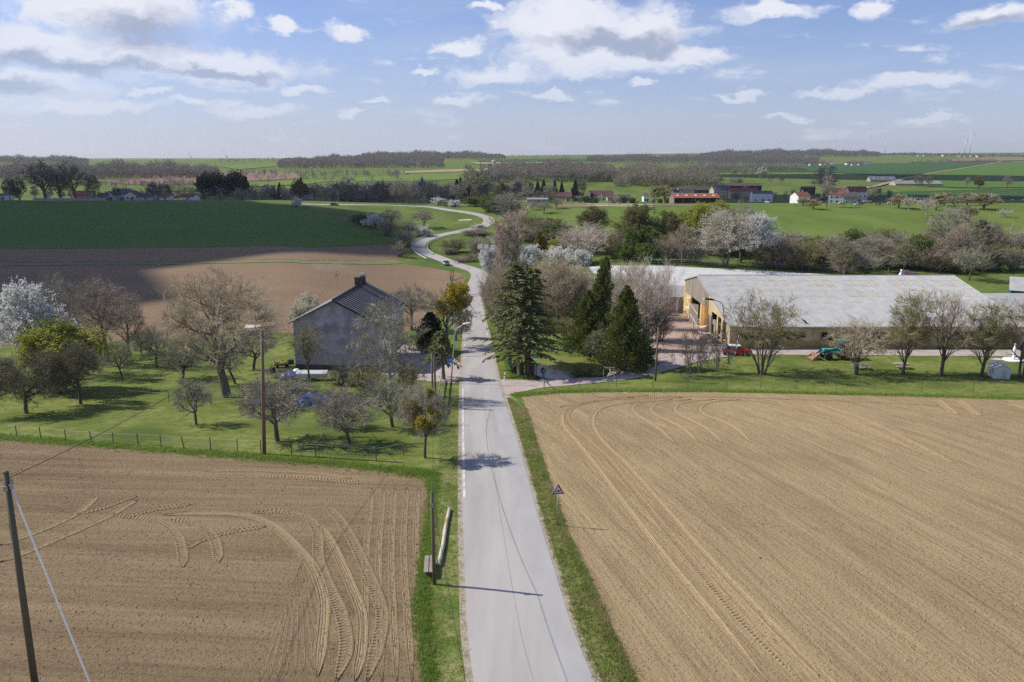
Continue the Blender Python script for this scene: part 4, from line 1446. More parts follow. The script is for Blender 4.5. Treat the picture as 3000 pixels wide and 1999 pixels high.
# stream-side thicket and blossom behind the pond and the barn
TH = 'trees and shrubs of the wooded stream bank'
tk = [
    ('blackthorn', 'white blossoming bush left of the poplar foot', 1437, 800, 712, 75), ('blackthorn', 'white blossoming bush right of the poplar', 1545, 790, 712, 80),
    ('blackthorn', 'long white blossoming bush behind the tan hazels', 1640, 775, 722, 110), ('blackthorn', 'right half of the white blossom behind the hazels', 1705, 778, 728, 90),
    ('gold_cypress', 'golden yellow cypress behind the spruces', 1580, 760, 680, 62), ('forsythia', 'yellow-green bush right of the golden cypress', 1640, 742, 695, 90),
    ('cherry_b', 'broad grey cherry with sparse white blossom behind the arena', 2125, 782, 612, 200), ('cherry', 'brighter white cherry right of the broad one', 2215, 787, 626, 120),
    ('ash', 'bare tree rising behind the broad cherry', 2170, 770, 590, 130), ('hazel_pale', 'great round bare shrub-tree behind the golden cypress', 1700, 745, 650, 200),
    ('apple_pale', 'pale gnarled tree in front of the great round shrub', 1720, 770, 665, 130), ('willow_b', 'tall olive willow at the pasture edge', 1860, 735, 598, 130),
    ('willow_b', 'hazy olive willow left of the tall one', 1735, 700, 605, 100), ('willow_yellow', 'bright yellow-green willow left of the white cherry', 2040, 735, 596, 110),
    ('willow_yellow', 'yellow-green willow second from the white cherry', 2105, 720, 590, 90), ('willow_b', 'pale green willow right of the tall olive one', 1960, 735, 618, 85),
    ('ash_red', 'bare tan tree by the arena fence', 1997, 776, 650, 75), ('thicket_green', 'fresh green bush at the left arena corner', 1900, 770, 712, 90),
    ('thicket_green', 'fresh green bush between the willows', 1830, 765, 715, 80), ('thicket_olive', 'olive bush under the tall willow', 1800, 755, 690, 110),
    ('thicket_grey', 'grey thicket under the yellow willows', 2030, 772, 705, 100), ('thicket_red', 'reddish thicket under the pale green willow', 1955, 765, 690, 100),
    ('thicket_red', 'brown thicket right of the white cherry', 2290, 788, 712, 130), ('thicket_olive', 'olive-brown thicket second right of the cherry', 2355, 792, 705, 130),
    ('ash', 'grey rounded bare tree behind the barn ridge', 2440, 790, 680, 110), ('thicket_grey', 'grey thicket at the pasture foot right of the cherry', 2330, 745, 690, 110),
    ('thicket_red', 'reddish leafless thicket behind the barn ridge', 2475, 805, 735, 110), ('sapling', 'whitish birch behind the barn ridge', 2470, 808, 712, 90),
    ('apple_c', 'greenish gnarled tree behind the barn ridge', 2540, 806, 735, 90), ('ash', 'dark round bare tree above the greenish gnarled one', 2560, 780, 690, 130),
    ('mistle_tall', 'dark tree with mistletoe tufts behind the barn', 2605, 800, 742, 90), ('sapling', 'pale yellow birch above the pink bush', 2645, 806, 708, 60),
    ('redbud', 'pink blossoming bush behind the barn ridge', 2652, 815, 792, 45), ('thicket_red', 'wide brown thicket behind the pale birch', 2680, 790, 700, 150),
    ('thicket_grey', 'grey thicket left of the tall open tree', 2620, 770, 675, 140), ('thicket_red', 'brown thicket below the tall open tree', 2745, 798, 720, 120),
    ('ash', 'tall open bare tree on the pasture slope, darkest trunk', 2772, 755, 606, 150), ('ash_red', 'second open bare tree just right of the tall one', 2795, 790, 650, 110),
    ('thicket_olive', 'olive thicket behind the metal roof cowl', 2800, 800, 735, 110), ('apple_c', 'young tree with yellow stem on the grass bank', 2838, 822, 715, 110),
    ('mistle_tall', 'tall tree hung with dark mistletoe on the right slope', 2880, 765, 638, 95), ('ash_red', 'bare tree right of the mistletoe tree', 2915, 770, 650, 80),
    ('snag_pale', 'dead silvery snag on the right pasture', 2962, 705, 640, 60), ('thicket_green', 'green round bush right of the grass bank tree', 2905, 795, 760, 70),
    ('thicket_grey', 'grey thicket at the right edge above the bank', 2965, 792, 725, 110), ('ash', 'bare tree at the right edge below the snag', 2995, 760, 670, 90),
    ('thicket_olive', 'olive thicket between the right slope trees', 2850, 790, 735, 90), ('thicket_grey', 'grey thicket in the middle of the pasture foot', 2520, 770, 690, 110),
    ('thicket_olive', 'olive thicket left of the dark round tree', 2400, 775, 700, 90), ('thicket_olive', 'olive thicket at the far end of the arena', 2250, 775, 700, 100),
    # around the bend
    ('thicket_olive', 'olive thicket inside the road bend', 1330, 740, 698, 90), ('thicket_grey', 'grey thicket inside the road bend', 1400, 745, 692, 110),
    ('thicket_grey', 'grey thicket between road and poplar', 1460, 735, 685, 110), ('thicket_red', 'reddish bramble bank beside the bend', 1310, 745, 722, 60),
    ('bramble', 'bramble strip behind the silver car', 1350, 768, 750, 70), ('bramble', 'bramble strip right of the wooden crate', 1385, 765, 738, 60),
    ('thicket_grey', 'grey thicket left of the great round shrub', 1580, 715, 668, 130), ('thicket_olive', 'olive thicket below the pasture orchard', 1560, 690, 635, 130),
    ('thicket_green', 'green thicket behind the poplar top', 1600, 680, 640, 110), ('thicket_grey', 'dark grey thicket right of the upper road', 1500, 650, 575, 110),
    ('thicket_green', 'green trees by the upper road bend', 1440, 620, 570, 110), ('ash', 'dark bare tree behind the poplar top', 1485, 645, 560, 110),
    ('thicket_green', 'light green bush beside the upper road', 1400, 605, 575, 90), ('blackthorn', 'white blossom by the upper road junction', 1285, 602, 578, 45),
    ('blackthorn', 'second white blossom by the upper road junction', 1330, 606, 585, 40), ('thicket_grey', 'grey bush between the two junction blossoms', 1308, 604, 582, 40),
    ('blackthorn', 'white bush at the end of the upper road bend', 1405, 668, 656, 45), ('thicket_red', 'reddish low bush above the bend', 1400, 690, 668, 110),
    ('thicket_grey', 'grey thicket right of the bare strip', 1650, 690, 650, 120), ('ash_red', 'bare tree amid the thicket above the golden cypress', 1590, 700, 640, 90),
    # left of the bend
    ('thicket_grey', 'dark round shrub left of the road bend', 1190, 722, 672, 80), ('thicket_grey', 'grey shrub at the tip of the green meadow', 1170, 752, 705, 55),
    ('ash', 'bare tree at the left of the road bend', 1240, 668, 612, 70), ('ash', 'bare tree in the middle of the field hedge', 1150, 665, 607, 70),
    ('blackthorn', 'white bush in the field hedge', 1095, 668, 625, 60), ('thicket_grey', 'grey shrub at the left end of the field hedge', 1040, 650, 620, 60),
    ('thicket_red', 'brown shrub in the field hedge right of the white one', 1135, 690, 640, 70), ('thicket_grey', 'grey shrub at the right end of the field hedge', 1200, 690, 640, 70),
    ('blackthorn', 'pale blossoming shrub near the road end of the field hedge', 1240, 692, 660, 45), ('blackthorn', 'small white bush by the upper left road', 872, 607, 577, 34),
    ('thicket_green', 'grey-green shrub left of the white hedge bush', 1062, 658, 628, 50),
]
big_tree('cherry_b', 124, 12, .10, .22, BARK_D, TW_GREY, n1=8, a1=44, L1=.5, dens=.7, up=.10, blossom=BLOSSOM_C, bs=.15, bl=1, n4=4, stems=4, stem_ang=10, cw=.5, ch=.42, cz=.56, nf=400)
big_tree('willow_b', 125, 13, .12, .3, BARK_G, TW_OLIVE, n1=13, a1=40, L1=.5, dens=1.0, up=.14, leaf=LEAF_O, bs=.15, bl=2, n4=5)
big_tree('mistle_tall', 127, 13, .25, .28, BARK_G, TW_GREY, n1=11, a1=42, L1=.42, dens=.9, up=.12, mist=12, n4=4, mist_mat=MISTLE_D)
nm = {'blackthorn': 'blackthorn_bush', 'forsythia': 'forsythia_bush', 'redbud': 'redbud_bush', 'bramble': 'bramble'}
for i, (k, lab, bx, by, ty, w) in enumerate(tk):
    isb = k.startswith('thicket') or k in nm
    tree(k, nm.get(k, 'thicket_bush' if isb else {'gold_cypress': 'cypress_tree', 'snag_pale': 'dead_tree'}.get(k, k.split('_')[0].replace('mistle', 'mistletoe') + '_tree')),
         lab, bx, by, ty, 'bush' if isb else 'tree', rz=i * 2.4 % 6.28, group=TH, width=w)
# ================================================================== the purple house
STUCCO = M('stucco_mauve', (0.580, 0.500, 0.580), (0.400, 0.345, 0.410), scale=0.7, rough=0.95, bump=0.012, bscale=18, detail=9,
           c3=(0.280, 0.240, 0.275), c3s=0.45, c3t=(0.46, 0.64))
STUCCO_LOW = M('stucco_base_band', (0.470, 0.385, 0.430), (0.400, 0.325, 0.370), scale=1.2, rough=0.95, bump=0.008, bscale=20)
PLINTH = M('plinth_dark', (0.130, 0.100, 0.110), (0.090, 0.072, 0.080), scale=2, rough=0.9)
WHITEWALL = M('render_white', (0.70, 0.70, 0.68), (0.60, 0.60, 0.585), scale=1.0, rough=0.9, bump=0.006, bscale=25)
SHEET_DARK = M('roof_sheet_dark', (0.180, 0.172, 0.180), (0.150, 0.143, 0.150), scale=0.8, rough=0.38, spec=.5, world=True)
SHEET_RIB = M('roof_rib_dark', (0.040, 0.036, 0.042), (0.055, 0.050, 0.055), scale=1, rough=0.6)
CHIM = M('chimney_slate', (0.070, 0.055, 0.052), (0.050, 0.040, 0.040), scale=3, rough=0.8)
METAL = M('galvanised_steel', (0.46, 0.47, 0.48), (0.36, 0.37, 0.38), scale=3, rough=0.45, metal=0.7)
DARKMETAL = M('dark_metal', (0.06, 0.06, 0.065), (0.04, 0.04, 0.045), scale=3, rough=0.5)
GLASS = M('window_glass', (0.020, 0.024, 0.030), (0.035, 0.040, 0.050), scale=1, rough=0.08, spec=0.7)
WHITEPAINT = M('white_paint', (0.78, 0.78, 0.76), (0.66, 0.66, 0.64), scale=2, rough=0.6)
BRICK_PALE = M('pale_brick', (0.46, 0.44, 0.47), (0.36, 0.34, 0.37), scale=3, rough=0.9)
WOOD_GREY = M('wood_weathered', (0.330, 0.285, 0.235), (0.215, 0.180, 0.145), scale=1.2, rough=0.9, stretch=(1, 1, .12), bump=0.006, bscale=8)
WOOD_POLE = M('wood_pole_brown', (0.235, 0.155, 0.105), (0.165, 0.105, 0.070), scale=2, rough=0.85, stretch=(1, 1, .1), bump=0.004, bscale=20)
WOOD_OLD = M('wood_pole_grey', (0.165, 0.140, 0.092), (0.105, 0.088, 0.058), scale=2, rough=0.85, stretch=(1, 1, .1), bump=0.004, bscale=20)
WOOD_RAW = M('wood_raw_pale', (0.52, 0.40, 0.26), (0.42, 0.31, 0.19), scale=2, rough=0.85)
TEAL = M('teal_paint', (0.060, 0.360, 0.330), (0.045, 0.290, 0.265), scale=3, rough=0.5)
RUST = M('rusty_steel', (0.330, 0.200, 0.130), (0.220, 0.125, 0.080), scale=2, rough=0.8)
BLACK = M('black_rubber', (0.022, 0.022, 0.023), (0.034, 0.033, 0.032), scale=4, rough=0.9)
BLUE_TARP = M('blue_tarpaulin', (0.020, 0.105, 0.330), (0.050, 0.190, 0.480), scale=0.9, rough=0.35, bump=0.08, bscale=2.2)
NAVY_TARP = M('navy_tarpaulin', (0.025, 0.050, 0.200), (0.040, 0.085, 0.300), scale=2, rough=0.4, bump=0.05, bscale=4)

hA = GD(867, 110.6)
hx, hy, hz = hA.x, hA.y, -5.6
HW, HL = 12.2, 16.2
hrot = -math.atan2(1.35, 16.0)
house = thing('farm_house', 'mauve rendered house with dark metal roof and smoking chimney', 'house', (hx, hy, hz), hrot)
EH, RH = 6.9, 10.0        # eaves and ridge above the ground


def gable_wall(W, L, e, r, t=0.3):
    m = MB()
    for y0 in (0, L - t):
        m.prism([(0, y0, 0), (W, y0, 0), (W, y0, e), (W / 2, y0, r), (0, y0, e)], (0, t, 0))
    m.box((t / 2, L / 2, e / 2), (t, L - 2 * t, e))
    m.box((W - t / 2, L / 2, e / 2), (t, L - 2 * t, e))
    return m


wall = gable_wall(HW, HL, EH, RH).build('wall', STUCCO, house)
MB().box((HW / 2, -0.02, 1.35), (HW - 0.02, 0.05, 1.5)).build('base_band', STUCCO_LOW, wall)
MB().box((HW / 2, -0.05, 0.28), (HW + 0.06, 0.1, 0.62)).build('plinth', PLINTH, wall)
MB().box((HW + 0.02, HL / 2, EH / 2 + .25), (0.06, HL - 0.1, EH - .6)).build('side_render', WHITEWALL, wall)
for (cx, cz, nx, nz) in ((3.1, 7.05, 5, 3), (5.95, 9.0, 3, 3), (8.7, 7.55, 2, 4)):
    for j in range(nz):
        for i in range(nx):
            if (i * 7 + j * 5) % 6 == 5:
                continue
            MB().box((cx + (i - nx / 2) * 0.30 + (0.15 if j % 2 else 0), -0.015, cz + j * 0.15), (0.28, 0.06, 0.125)).build('brick', BRICK_PALE, wall)
for y, z, w, h in ((3.2, 4.7, 1.1, 1.5), (7.2, 4.7, 1.1, 1.5), (11.2, 4.7, 1.1, 1.5), (3.2, 1.7, 1.1, 1.5), (11.2, 1.7, 1.1, 1.5)):
    w_ = MB().box((HW + 0.07, y, z), (0.08, w + .2, h + .2)).build('window', WHITEPAINT, house)
    MB().box((HW + 0.10, y, z), (0.06, w, h)).build('pane', GLASS, w_)
d_ = MB().box((HW + 0.07, 7.2, 1.15), (0.1, 1.2, 2.2)).build('door', WOOD_GREY, house)
MB().box((HW + 0.14, 6.8, 1.1), (0.05, 0.05, 0.18)).build('handle', METAL, d_)
# roof: sheets between raised ribs
ov = 0.55
sl = math.hypot(HW / 2, RH - EH)
pitch = math.atan2(RH - EH, HW / 2)
roof = MB().tube([(HW / 2, -ov, RH + .16), (HW / 2, HL + ov, RH + .16)], .14, 6).build('roof', SHEET_RIB, house)
ns = 19
wsh = (HL + 2 * ov) / ns
slope = sl + ov
sheet_me = MB().box((slope / 2, wsh / 2, 0), (slope, wsh - .05, .07)).mesh('roof_sheet', SHEET_DARK)
pale_me = MB().box((slope / 2, wsh / 2, 0), (slope, wsh - .03, .07)).mesh('roof_sheet_sunlit', M('roof_sunlit_pale', (.44, .435, .43), (.36, .355, .35), scale=.8, world=True))  # left slope: sunlit brightness put into a paler sheet and rib colour
low_rib = MB().prism([(0, -.03, .03), (0, .03, .03), (0, .02, .055), (0, -.02, .055)], (slope, 0, 0)).mesh('roof_rib_low', MATS['roof_sunlit_pale'])
rib_me = MB().prism([(0, -.07, .03), (0, .07, .03), (0, .035, .14), (0, -.035, .14)], (slope, 0, 0)).mesh('roof_rib', SHEET_RIB)
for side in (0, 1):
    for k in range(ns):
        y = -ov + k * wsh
        if side == 0:
            link('roof_sheet', sheet_me, roof, (HW / 2, y, RH + .06), (0, pitch, 0))
            link('roof_rib', rib_me, roof, (HW / 2, y, RH + .06), (0, pitch, 0))
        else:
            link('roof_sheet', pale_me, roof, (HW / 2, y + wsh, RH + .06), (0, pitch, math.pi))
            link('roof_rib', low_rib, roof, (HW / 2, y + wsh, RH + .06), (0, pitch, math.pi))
for s in (-1, 1):
    MB().beam((HW / 2 + s * slope * math.cos(pitch), -ov - .05, RH - slope * math.sin(pitch) - .02),
              (HW / 2, -ov - .05, RH - .06), .06, .12).build('verge_board', SHEET_RIB, roof)
    MB().tube([(HW / 2 + s * (slope * math.cos(pitch) + .07), -ov, RH - slope * math.sin(pitch) - .02),
               (HW / 2 + s * (slope * math.cos(pitch) + .07), HL + ov, RH - slope * math.sin(pitch) - .02)], .08, 6).build('gutter', METAL, roof)
MB().box((0, 0, 0), (.7, .9, .08), M=Matrix.Rotation(pitch, 3, 'Y')).build('roof_hatch', M('hatch_pale', (.6, .6, .6)), roof, loc=(HW / 2 + 3.9, 6.2, RH - 3.9 * math.tan(pitch) + .2))
for (cy, ch, dx) in ((12.4, 1.35, 0.0), (15.2, 1.25, 0.0)):
    c = MB().box((HW / 2 + dx, cy, RH + ch / 2 - .2), (.8, .8, ch + .3)).build('chimney', CHIM, roof, bevel=.02)
    m = MB().box((HW / 2 + dx, cy, RH + ch + .02), (.95, .95, .10))
    if cy > 14:
        for ax in (-.35, .35):
            for ay in (-.35, .35):
                m.box((HW / 2 + dx + ax, cy + ay, RH + ch + .27), (.08, .08, .3))
        m.box((HW / 2 + dx, cy, RH + ch + .37), (.95, .95, .06))
    m.build('chimney_cap', METAL if cy > 14 else CHIM, roof)
an = MB().tube([(HW / 2 - 1.6, 7.2, RH - .9), (HW / 2 - 1.6, 7.2, RH + 3.1)], .055, 6)
an.box((HW / 2 - 1.6, 7.2, RH + 2.7), (.5, .05, .05)).box((HW / 2 - 1.75, 7.2, RH + 2.5), (.22, .16, .3))
an.build('mast', METAL, house)

# smoke drifting left from the front chimney
SMOKE = bpy.data.materials.new('chimney_smoke')
SMOKE.use_nodes = True
_t = SMOKE.node_tree
_t.nodes.remove(_t.nodes['Principled BSDF'])
_v = _t.nodes.new('ShaderNodeVolumePrincipled')
_v.inputs['Color'].default_value = (.92, .93, .96, 1)
_v.inputs['Density'].default_value = 0.07
_t.links.new(_v.outputs[0], _t.nodes['Material Output'].inputs['Volume'])
rg = np.random.default_rng(5)
cpos = house.matrix_basis @ Vector((HW / 2, 12.4, RH + 1.45))
mb = MB()
for off, top in ((0.0, 7.5), (.25, 4.5)):
    n = 22
    pts = [(-top * (i / n) ** 1.15, off + .18 * math.sin(i * .7 + off * 9), .2 + 1.75 * (i / n) ** .7 + .10 * math.sin(i * 1.3)) for i in range(n + 1)]
    mb.tube(pts, [.10 + .75 * (i / n) ** .9 * (1 + .22 * math.sin(i * 1.9 + off * 5)) * (1 if i < n - 3 else (n - i + .3) / 3.3) for i in range(n + 1)], 9)
sm = mb.build('smoke', SMOKE, loc=cpos, smooth=True)
tag(sm, 'thin white smoke trailing left from the house chimney', kind='stuff')

# ================================================================== the barn
FIBRE = M('fibre_cement', (0.400, 0.392, 0.384), (0.320, 0.313, 0.306), scale=0.55, rough=0.9, detail=8, c3=(0.300, 0.290, 0.270), c3s=1.6, c3t=(0.58, 0.72), world=True)
SKYL = M('skylight_sheet', (0.420, 0.395, 0.315), (0.340, 0.315, 0.245), scale=1.5, rough=0.6, world=True)
CREAM = M('render_cream', (0.560, 0.450, 0.260), (0.460, 0.360, 0.195), scale=0.6, rough=0.9, c3=(0.42, 0.34, 0.20), c3s=.4)
OCHRE = M('render_ochre', (0.500, 0.235, 0.065), (0.430, 0.195, 0.050), scale=0.6, rough=0.9)
YELLOW = M('render_yellow', (0.600, 0.420, 0.160), (0.520, 0.350, 0.120), scale=0.6, rough=0.9)
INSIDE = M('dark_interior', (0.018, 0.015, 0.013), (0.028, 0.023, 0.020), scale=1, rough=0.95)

bx0, bL = 34.1, 46.4
by_f, by_r, by_b = 121.8, 144.5, 155.6
bz = -5.45
z_f, z_r, z_b = -1.7 - bz, 2.8 - bz, 0.45 - bz          # local heights: eave, ridge, back eave
barn = thing('barn', 'long low barn with grey corrugated roof and cream walls', 'barn', (bx0, by_f, bz))
dr, db = by_r - by_f, by_b - by_f
zs = lambda d: z_f + (z_r - z_f) * d / dr if d < dr else z_r + (z_b - z_r) * (d - dr) / (db - dr)
t = .25
w = MB()
w.box((bL / 2, t / 2, (z_f - .1) / 2 - .2), (bL, t, z_f - .1 + .4))
w.box((bL / 2, db - t / 2, z_b / 2 - .8), (bL, t, z_b + 1.6))
w.prism([(bL - t, t, -.4), (bL - t, db - t, -1.4), (bL - t, db - t, z_b - .1), (bL - t, dr, z_r - .1), (bL - t, t, z_f - .1)], (t, 0, 0))
# left end wall in piers between the openings (d = metres back from the front corner)
SEGS = [(0.26, 2.2), (4.4, 5.4), (7.4, 8.2), (11.8, 14.2), (19.0, 20.2), (27.6, 33.5)]
for a, b in SEGS:
    w.prism([(0, a, -1.2), (0, b, -1.2), (0, b, min(3.75, zs(b) - .12)), (0, a, min(3.75, zs(a) - .12))], (t, 0, 0))
w.prism([(0, .7, 3.76), (0, dr, 3.76), (0, dr, z_r - .12)], (t, 0, 0))
w.prism([(0, dr + .001, 3.76), (0, db - .3, 3.76), (0, db - .3, zs(db - .3) - .12), (0, dr + .001, z_r - .12)], (t, 0, 0))
wall = w.build('wall', CREAM, barn)
MB().box((bL / 2, -.02, .55), (bL - .1, .06, 1.5)).build('front_render', M('render_ochre_yellow', (.40, .305, .125), (.31, .235, .095), scale=.6, c3=(.24, .19, .10), c3s=.5), barn)
MB().box((12, 9, 1.6), (.05, 17, 5.5)).box((12, 24, 1.6), (.05, 16, 7)).build('inner_partition', INSIDE, barn)
pan = MB()
pan.prism([(-.05, 14.25, -.3), (-.05, 19.0, -.7), (-.05, 19.0, 3.7), (-.05, 14.25, 3.7)], (.05, 0, 0))
pan.prism([(-.05, 14.25, 3.7), (-.05, 15.2, 3.7), (-.05, 15.2, zs(15.2) - .15), (-.05, 14.25, zs(14.25) - .15)], (.05, 0, 0))
pan.build('ochre_panel', OCHRE, barn)
MB().prism([(-.06, db - 6, -1.2), (-.06, db, -1.2), (-.06, db, zs(db) - .1), (-.06, db - 1.0, zs(db - 1) - .1), (-.06, db - 1.0, 3.2), (-.06, db - 6, 3.2)], (.055, 0, 0)).build('yellow_panel', YELLOW, barn)
plank_n = 62
rg = np.random.default_rng(8)
for k in range(plank_n):
    d0 = 15.25 + (db - 1.05 - 15.25) * k / plank_n
    d1 = d0 + (db - 1.05 - 15.25) / plank_n - .02
    lowz = 3.72 + rg.uniform(-.08, .05)
    px_ = -.07 - rg.uniform(.02, .05)
    MB().prism([(px_, d0, lowz), (px_, d1, lowz), (px_, d1, zs(d1) - .1), (px_, d0, zs(d0) - .1)], (.035, 0, 0)).build('plank', WOOD_GREY, barn)
# doors: braced leaf, half-open leaf, boarded doors
lf = MB().prism([(-.12, 28.0, -.9), (-.12, 31.2, -1.0), (-.12, 31.2, 3.1), (-.12, 28.0, 3.1)], (.06, 0, 0)).build('door_leaf', M('door_ochre', (.52, .34, .15), (.42, .27, .11)), barn)
for a, b in (((28.1, -.8), (31.1, 1.0)), ((28.1, 1.1), (31.1, 3.0)), ((28.1, 1.05), (31.1, 1.05)), ((28.1, 3.0), (31.1, 3.0))):
    MB().beam((-.16, a[0], a[1]), (-.16, b[0], b[1]), .05, .16).build('brace', WHITEPAINT, lf)
lf = MB().prism([(-.3, 20.3, -.7), (-1.4, 22.0, -.7), (-1.4, 22.0, 3.3), (-.3, 20.3, 3.3)], (.05, .05, 0)).build('door_leaf', WOOD_GREY, barn)
MB().beam((-.36, 20.4, -.5), (-1.4, 21.9, 1.4), .06, .14).beam((-.36, 20.4, 1.5), (-1.4, 21.9, 3.2), .06, .14).build('brace', WHITEPAINT, lf)
lf = MB().prism([(-.06, 11.9, -.3), (-.06, 14.1, -.3), (-.06, 14.1, 2.9), (-.06, 11.9, 2.9)], (.05, 0, 0)).build('boarded_door', WOOD_GREY, barn)
lf = MB().prism([(-.1, 8.3, -.3), (-.1, 9.6, -.3), (-.1, 9.6, 2.8), (-.1, 8.3, 2.8)], (.05, 0, 0)).build('boarded_door', WOOD_GREY, barn)
MB().box((-.04, 3.3, 1.4), (.08, 1.8, 1.0)).build('window', GLASS, barn)
# front windows in pairs, bottom-hung lights tipped open
for k in range(7):
    cx = 3.2 + k * 6.6
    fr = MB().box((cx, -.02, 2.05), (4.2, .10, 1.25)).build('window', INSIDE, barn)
    for q in range(5):
        MB().box((cx - 2.05 + q * 1.025, -.05, 2.05), (.07, .12, 1.25)).build('mullion', METAL, fr)
    for q in (0, 3):
        MB().box((cx - 1.54 + q * 1.025, -.28, 1.72), (.92, .04, .62), M=Matrix.Rotation(R(38), 3, 'X')).build('open_light', M('light_dusty', (.35, .36, .36), (.25, .26, .26), rough=.3), fr)
    MB().box((cx + 3.3, -.06, (z_f - .3) / 2), (.10, .09, z_f - .35)).build('downpipe', METAL, barn)
# roof
rl = math.hypot(dr, z_r - z_f) + .55
ra = math.atan2(z_r - z_f, dr)
roof = MB()
for i in range(160):
    roof.tube([(i * bL / 160, dr + .14, z_r + .06), (i * bL / 160 + .17, dr + .14, z_r + .06)], [.16, .13], 6)
roof = roof.build('roof', M('ridge_dark', (.16, .155, .15), (.22, .215, .21), rough=.9), barn)
NR, NC = 9, 24
sw_, sh_ = (bL + .5) / NC, rl / NR


def corr(wd, ln, waves, mat, name):
    n = waves * 4 + 1
    xs = np.linspace(0, wd, n)
    zz = .046 * np.cos(xs / wd * waves * 2 * math.pi)
    V = np.concatenate([np.stack([xs, np.zeros(n), zz], -1), np.stack([xs, np.full(n, -ln - .03), zz], -1),
                        np.stack([xs, np.full(n, -ln - .03), zz], -1), np.stack([xs, np.full(n, -ln - .03), zz - .012], -1)])
    i = np.arange(n - 1)
    q = np.concatenate([np.stack([i, i + n, i + n + 1, i + 1], -1), np.stack([i + 2 * n, i + 3 * n, i + 3 * n + 1, i + 2 * n + 1], -1)])
    return mesh_np(name, V, quads=q, mat=mat, smooth=True)


full = corr(sw_, sh_, 7, FIBRE, 'roof_sheet')
halfs = corr(sw_ / 2, sh_, 3, FIBRE, 'roof_sheet_half')
sky_s = corr(sw_ / 2, sh_, 3, SKYL, 'skylight_sheet')
rg = np.random.default_rng(3)
for r_ in range(NR):
    for c in range(NC):
        d = dr - (r_ * sh_) * math.cos(ra)
        z = z_r - (r_ * sh_) * math.sin(ra) + .06 - .004 * r_ + rg.uniform(-.002, .002)
        x = -.25 + c * sw_
        rot = (ra, 0, 0)
        if r_ in (1, 3) and (c + (1 if r_ == 3 else 0)) % 4 != 0 and c > 1:
            link('roof_sheet', halfs, roof, (x, d, z), rot)
            link('skylight_sheet', sky_s, roof, (x + sw_ / 2, d, z), rot)
        else:
            link('roof_sheet', full, roof, (x, d, z), rot)
bl = math.hypot(db - dr, z_r - z_b) + .5
ba = math.atan2(z_r - z_b, db - dr)
back = corr(bL + .5, bl, 160, FIBRE, 'back_slope')
link('back_slope', back, roof, (bL + .25, dr, z_r + .02), (ba, 0, math.pi))
for s, dd, zz, zr_, d2 in ((0, -.45, z_f - .1, z_r, dr), (0, db + .4, z_b - .1, z_r, dr)):
    MB().beam((-.28, dd, zz), (-.28, d2, zr_), .05, .24).build('verge_board', FIBRE, roof)
    MB().beam((bL + .28, dd, zz), (bL + .28, d2, zr_), .05, .24).build('verge_board', FIBRE, roof)
MB().tube([(-.2, -.55, z_f - .15), (bL + .2, -.55, z_f - .15)], .09, 6).build('gutter', METAL, roof)
cw = thing('roof_cowl', 'conical metal ventilation cowl poking above the barn ridge', 'cowl', (bx0 + 44.2, by_b + 3.5, Tz(78, 159)))
MB().lathe([(.45, 0), (.45, 6.8)], n=12).build('shaft', METAL, cw, smooth=True)
MB().lathe([(1.15, 6.8), (.95, 7.1), (.35, 7.9), (.22, 8.3), (.22, 8.7)], n=14).build('cone', METAL, cw, smooth=True)


# ------------------------------------------------------------------ lesser farm buildings
def shed(name, label, at, W, L, e, r, rz=0.0, wall=CREAM, roofm=FIBRE, open_front=False, cat='shed', mono=False, group=None, ov=.3, posts=0):
    o = thing(name, label, cat, at, rz, group)
    m = MB()
    th = .18
    if mono:
        prof = lambda y: e + (r - e) * y / L
        m.box((0, L - th / 2, r / 2), (W, th, r))
        if not open_front:
            m.box((0, th / 2, e / 2), (W, th, e))
        for s in (-1, 1):
            x = s * (W / 2 - th / 2)
            m.prism([(x - th / 2, th, 0), (x - th / 2, L - th, 0), (x - th / 2, L - th, prof(L - th)), (x - th / 2, th, prof(th))], (th, 0, 0))
    else:
        m.box((0, L - th / 2, e / 2), (W, th, e))
        if not open_front:
            m.box((0, th / 2, e / 2), (W, th, e))
        for s in (-1, 1):
            x = s * (W / 2 - th / 2)
            m.prism([(x - th / 2, th, 0), (x - th / 2, L - th, 0), (x - th / 2, L - th, e), (x - th / 2, L / 2, r), (x - th / 2, th, e)], (th, 0, 0))
    m.build('wall', wall, o)
    rf = MB()
    if mono:
        k = math.atan2(r - e, L)
        rf.box((0, L / 2, (e + r) / 2 + .10), (W + 2 * ov, (L + 2 * ov) / math.cos(k), .1), M=Matrix.Rotation(k, 3, 'X'))
    else:
        k = math.atan2(r - e, L / 2)
        ln = (L / 2 + ov) / math.cos(k)
        for s in (-1, 1):
            cy = L / 2 + s * (L / 2 + ov) / 2
            rf.box((0, cy, r - (L / 2 + ov) / 2 * math.tan(k) + .08), (W + 2 * ov, ln, .1), M=Matrix.Rotation(-s * k, 3, 'X'))
    rf.build('roof', roofm, o)
    if open_front:
        for q in range(posts):
            MB().box((-W / 2 + .12 + q * (W - .24) / max(1, posts - 1), .12, e / 2), (.16, .16, e)).build('post', WOOD_GREY, o)
        MB().box((0, .5 + L * .25, e * .45), (W - .6, .1, e * .85)).build('back_wall', INSIDE, o)
    return o


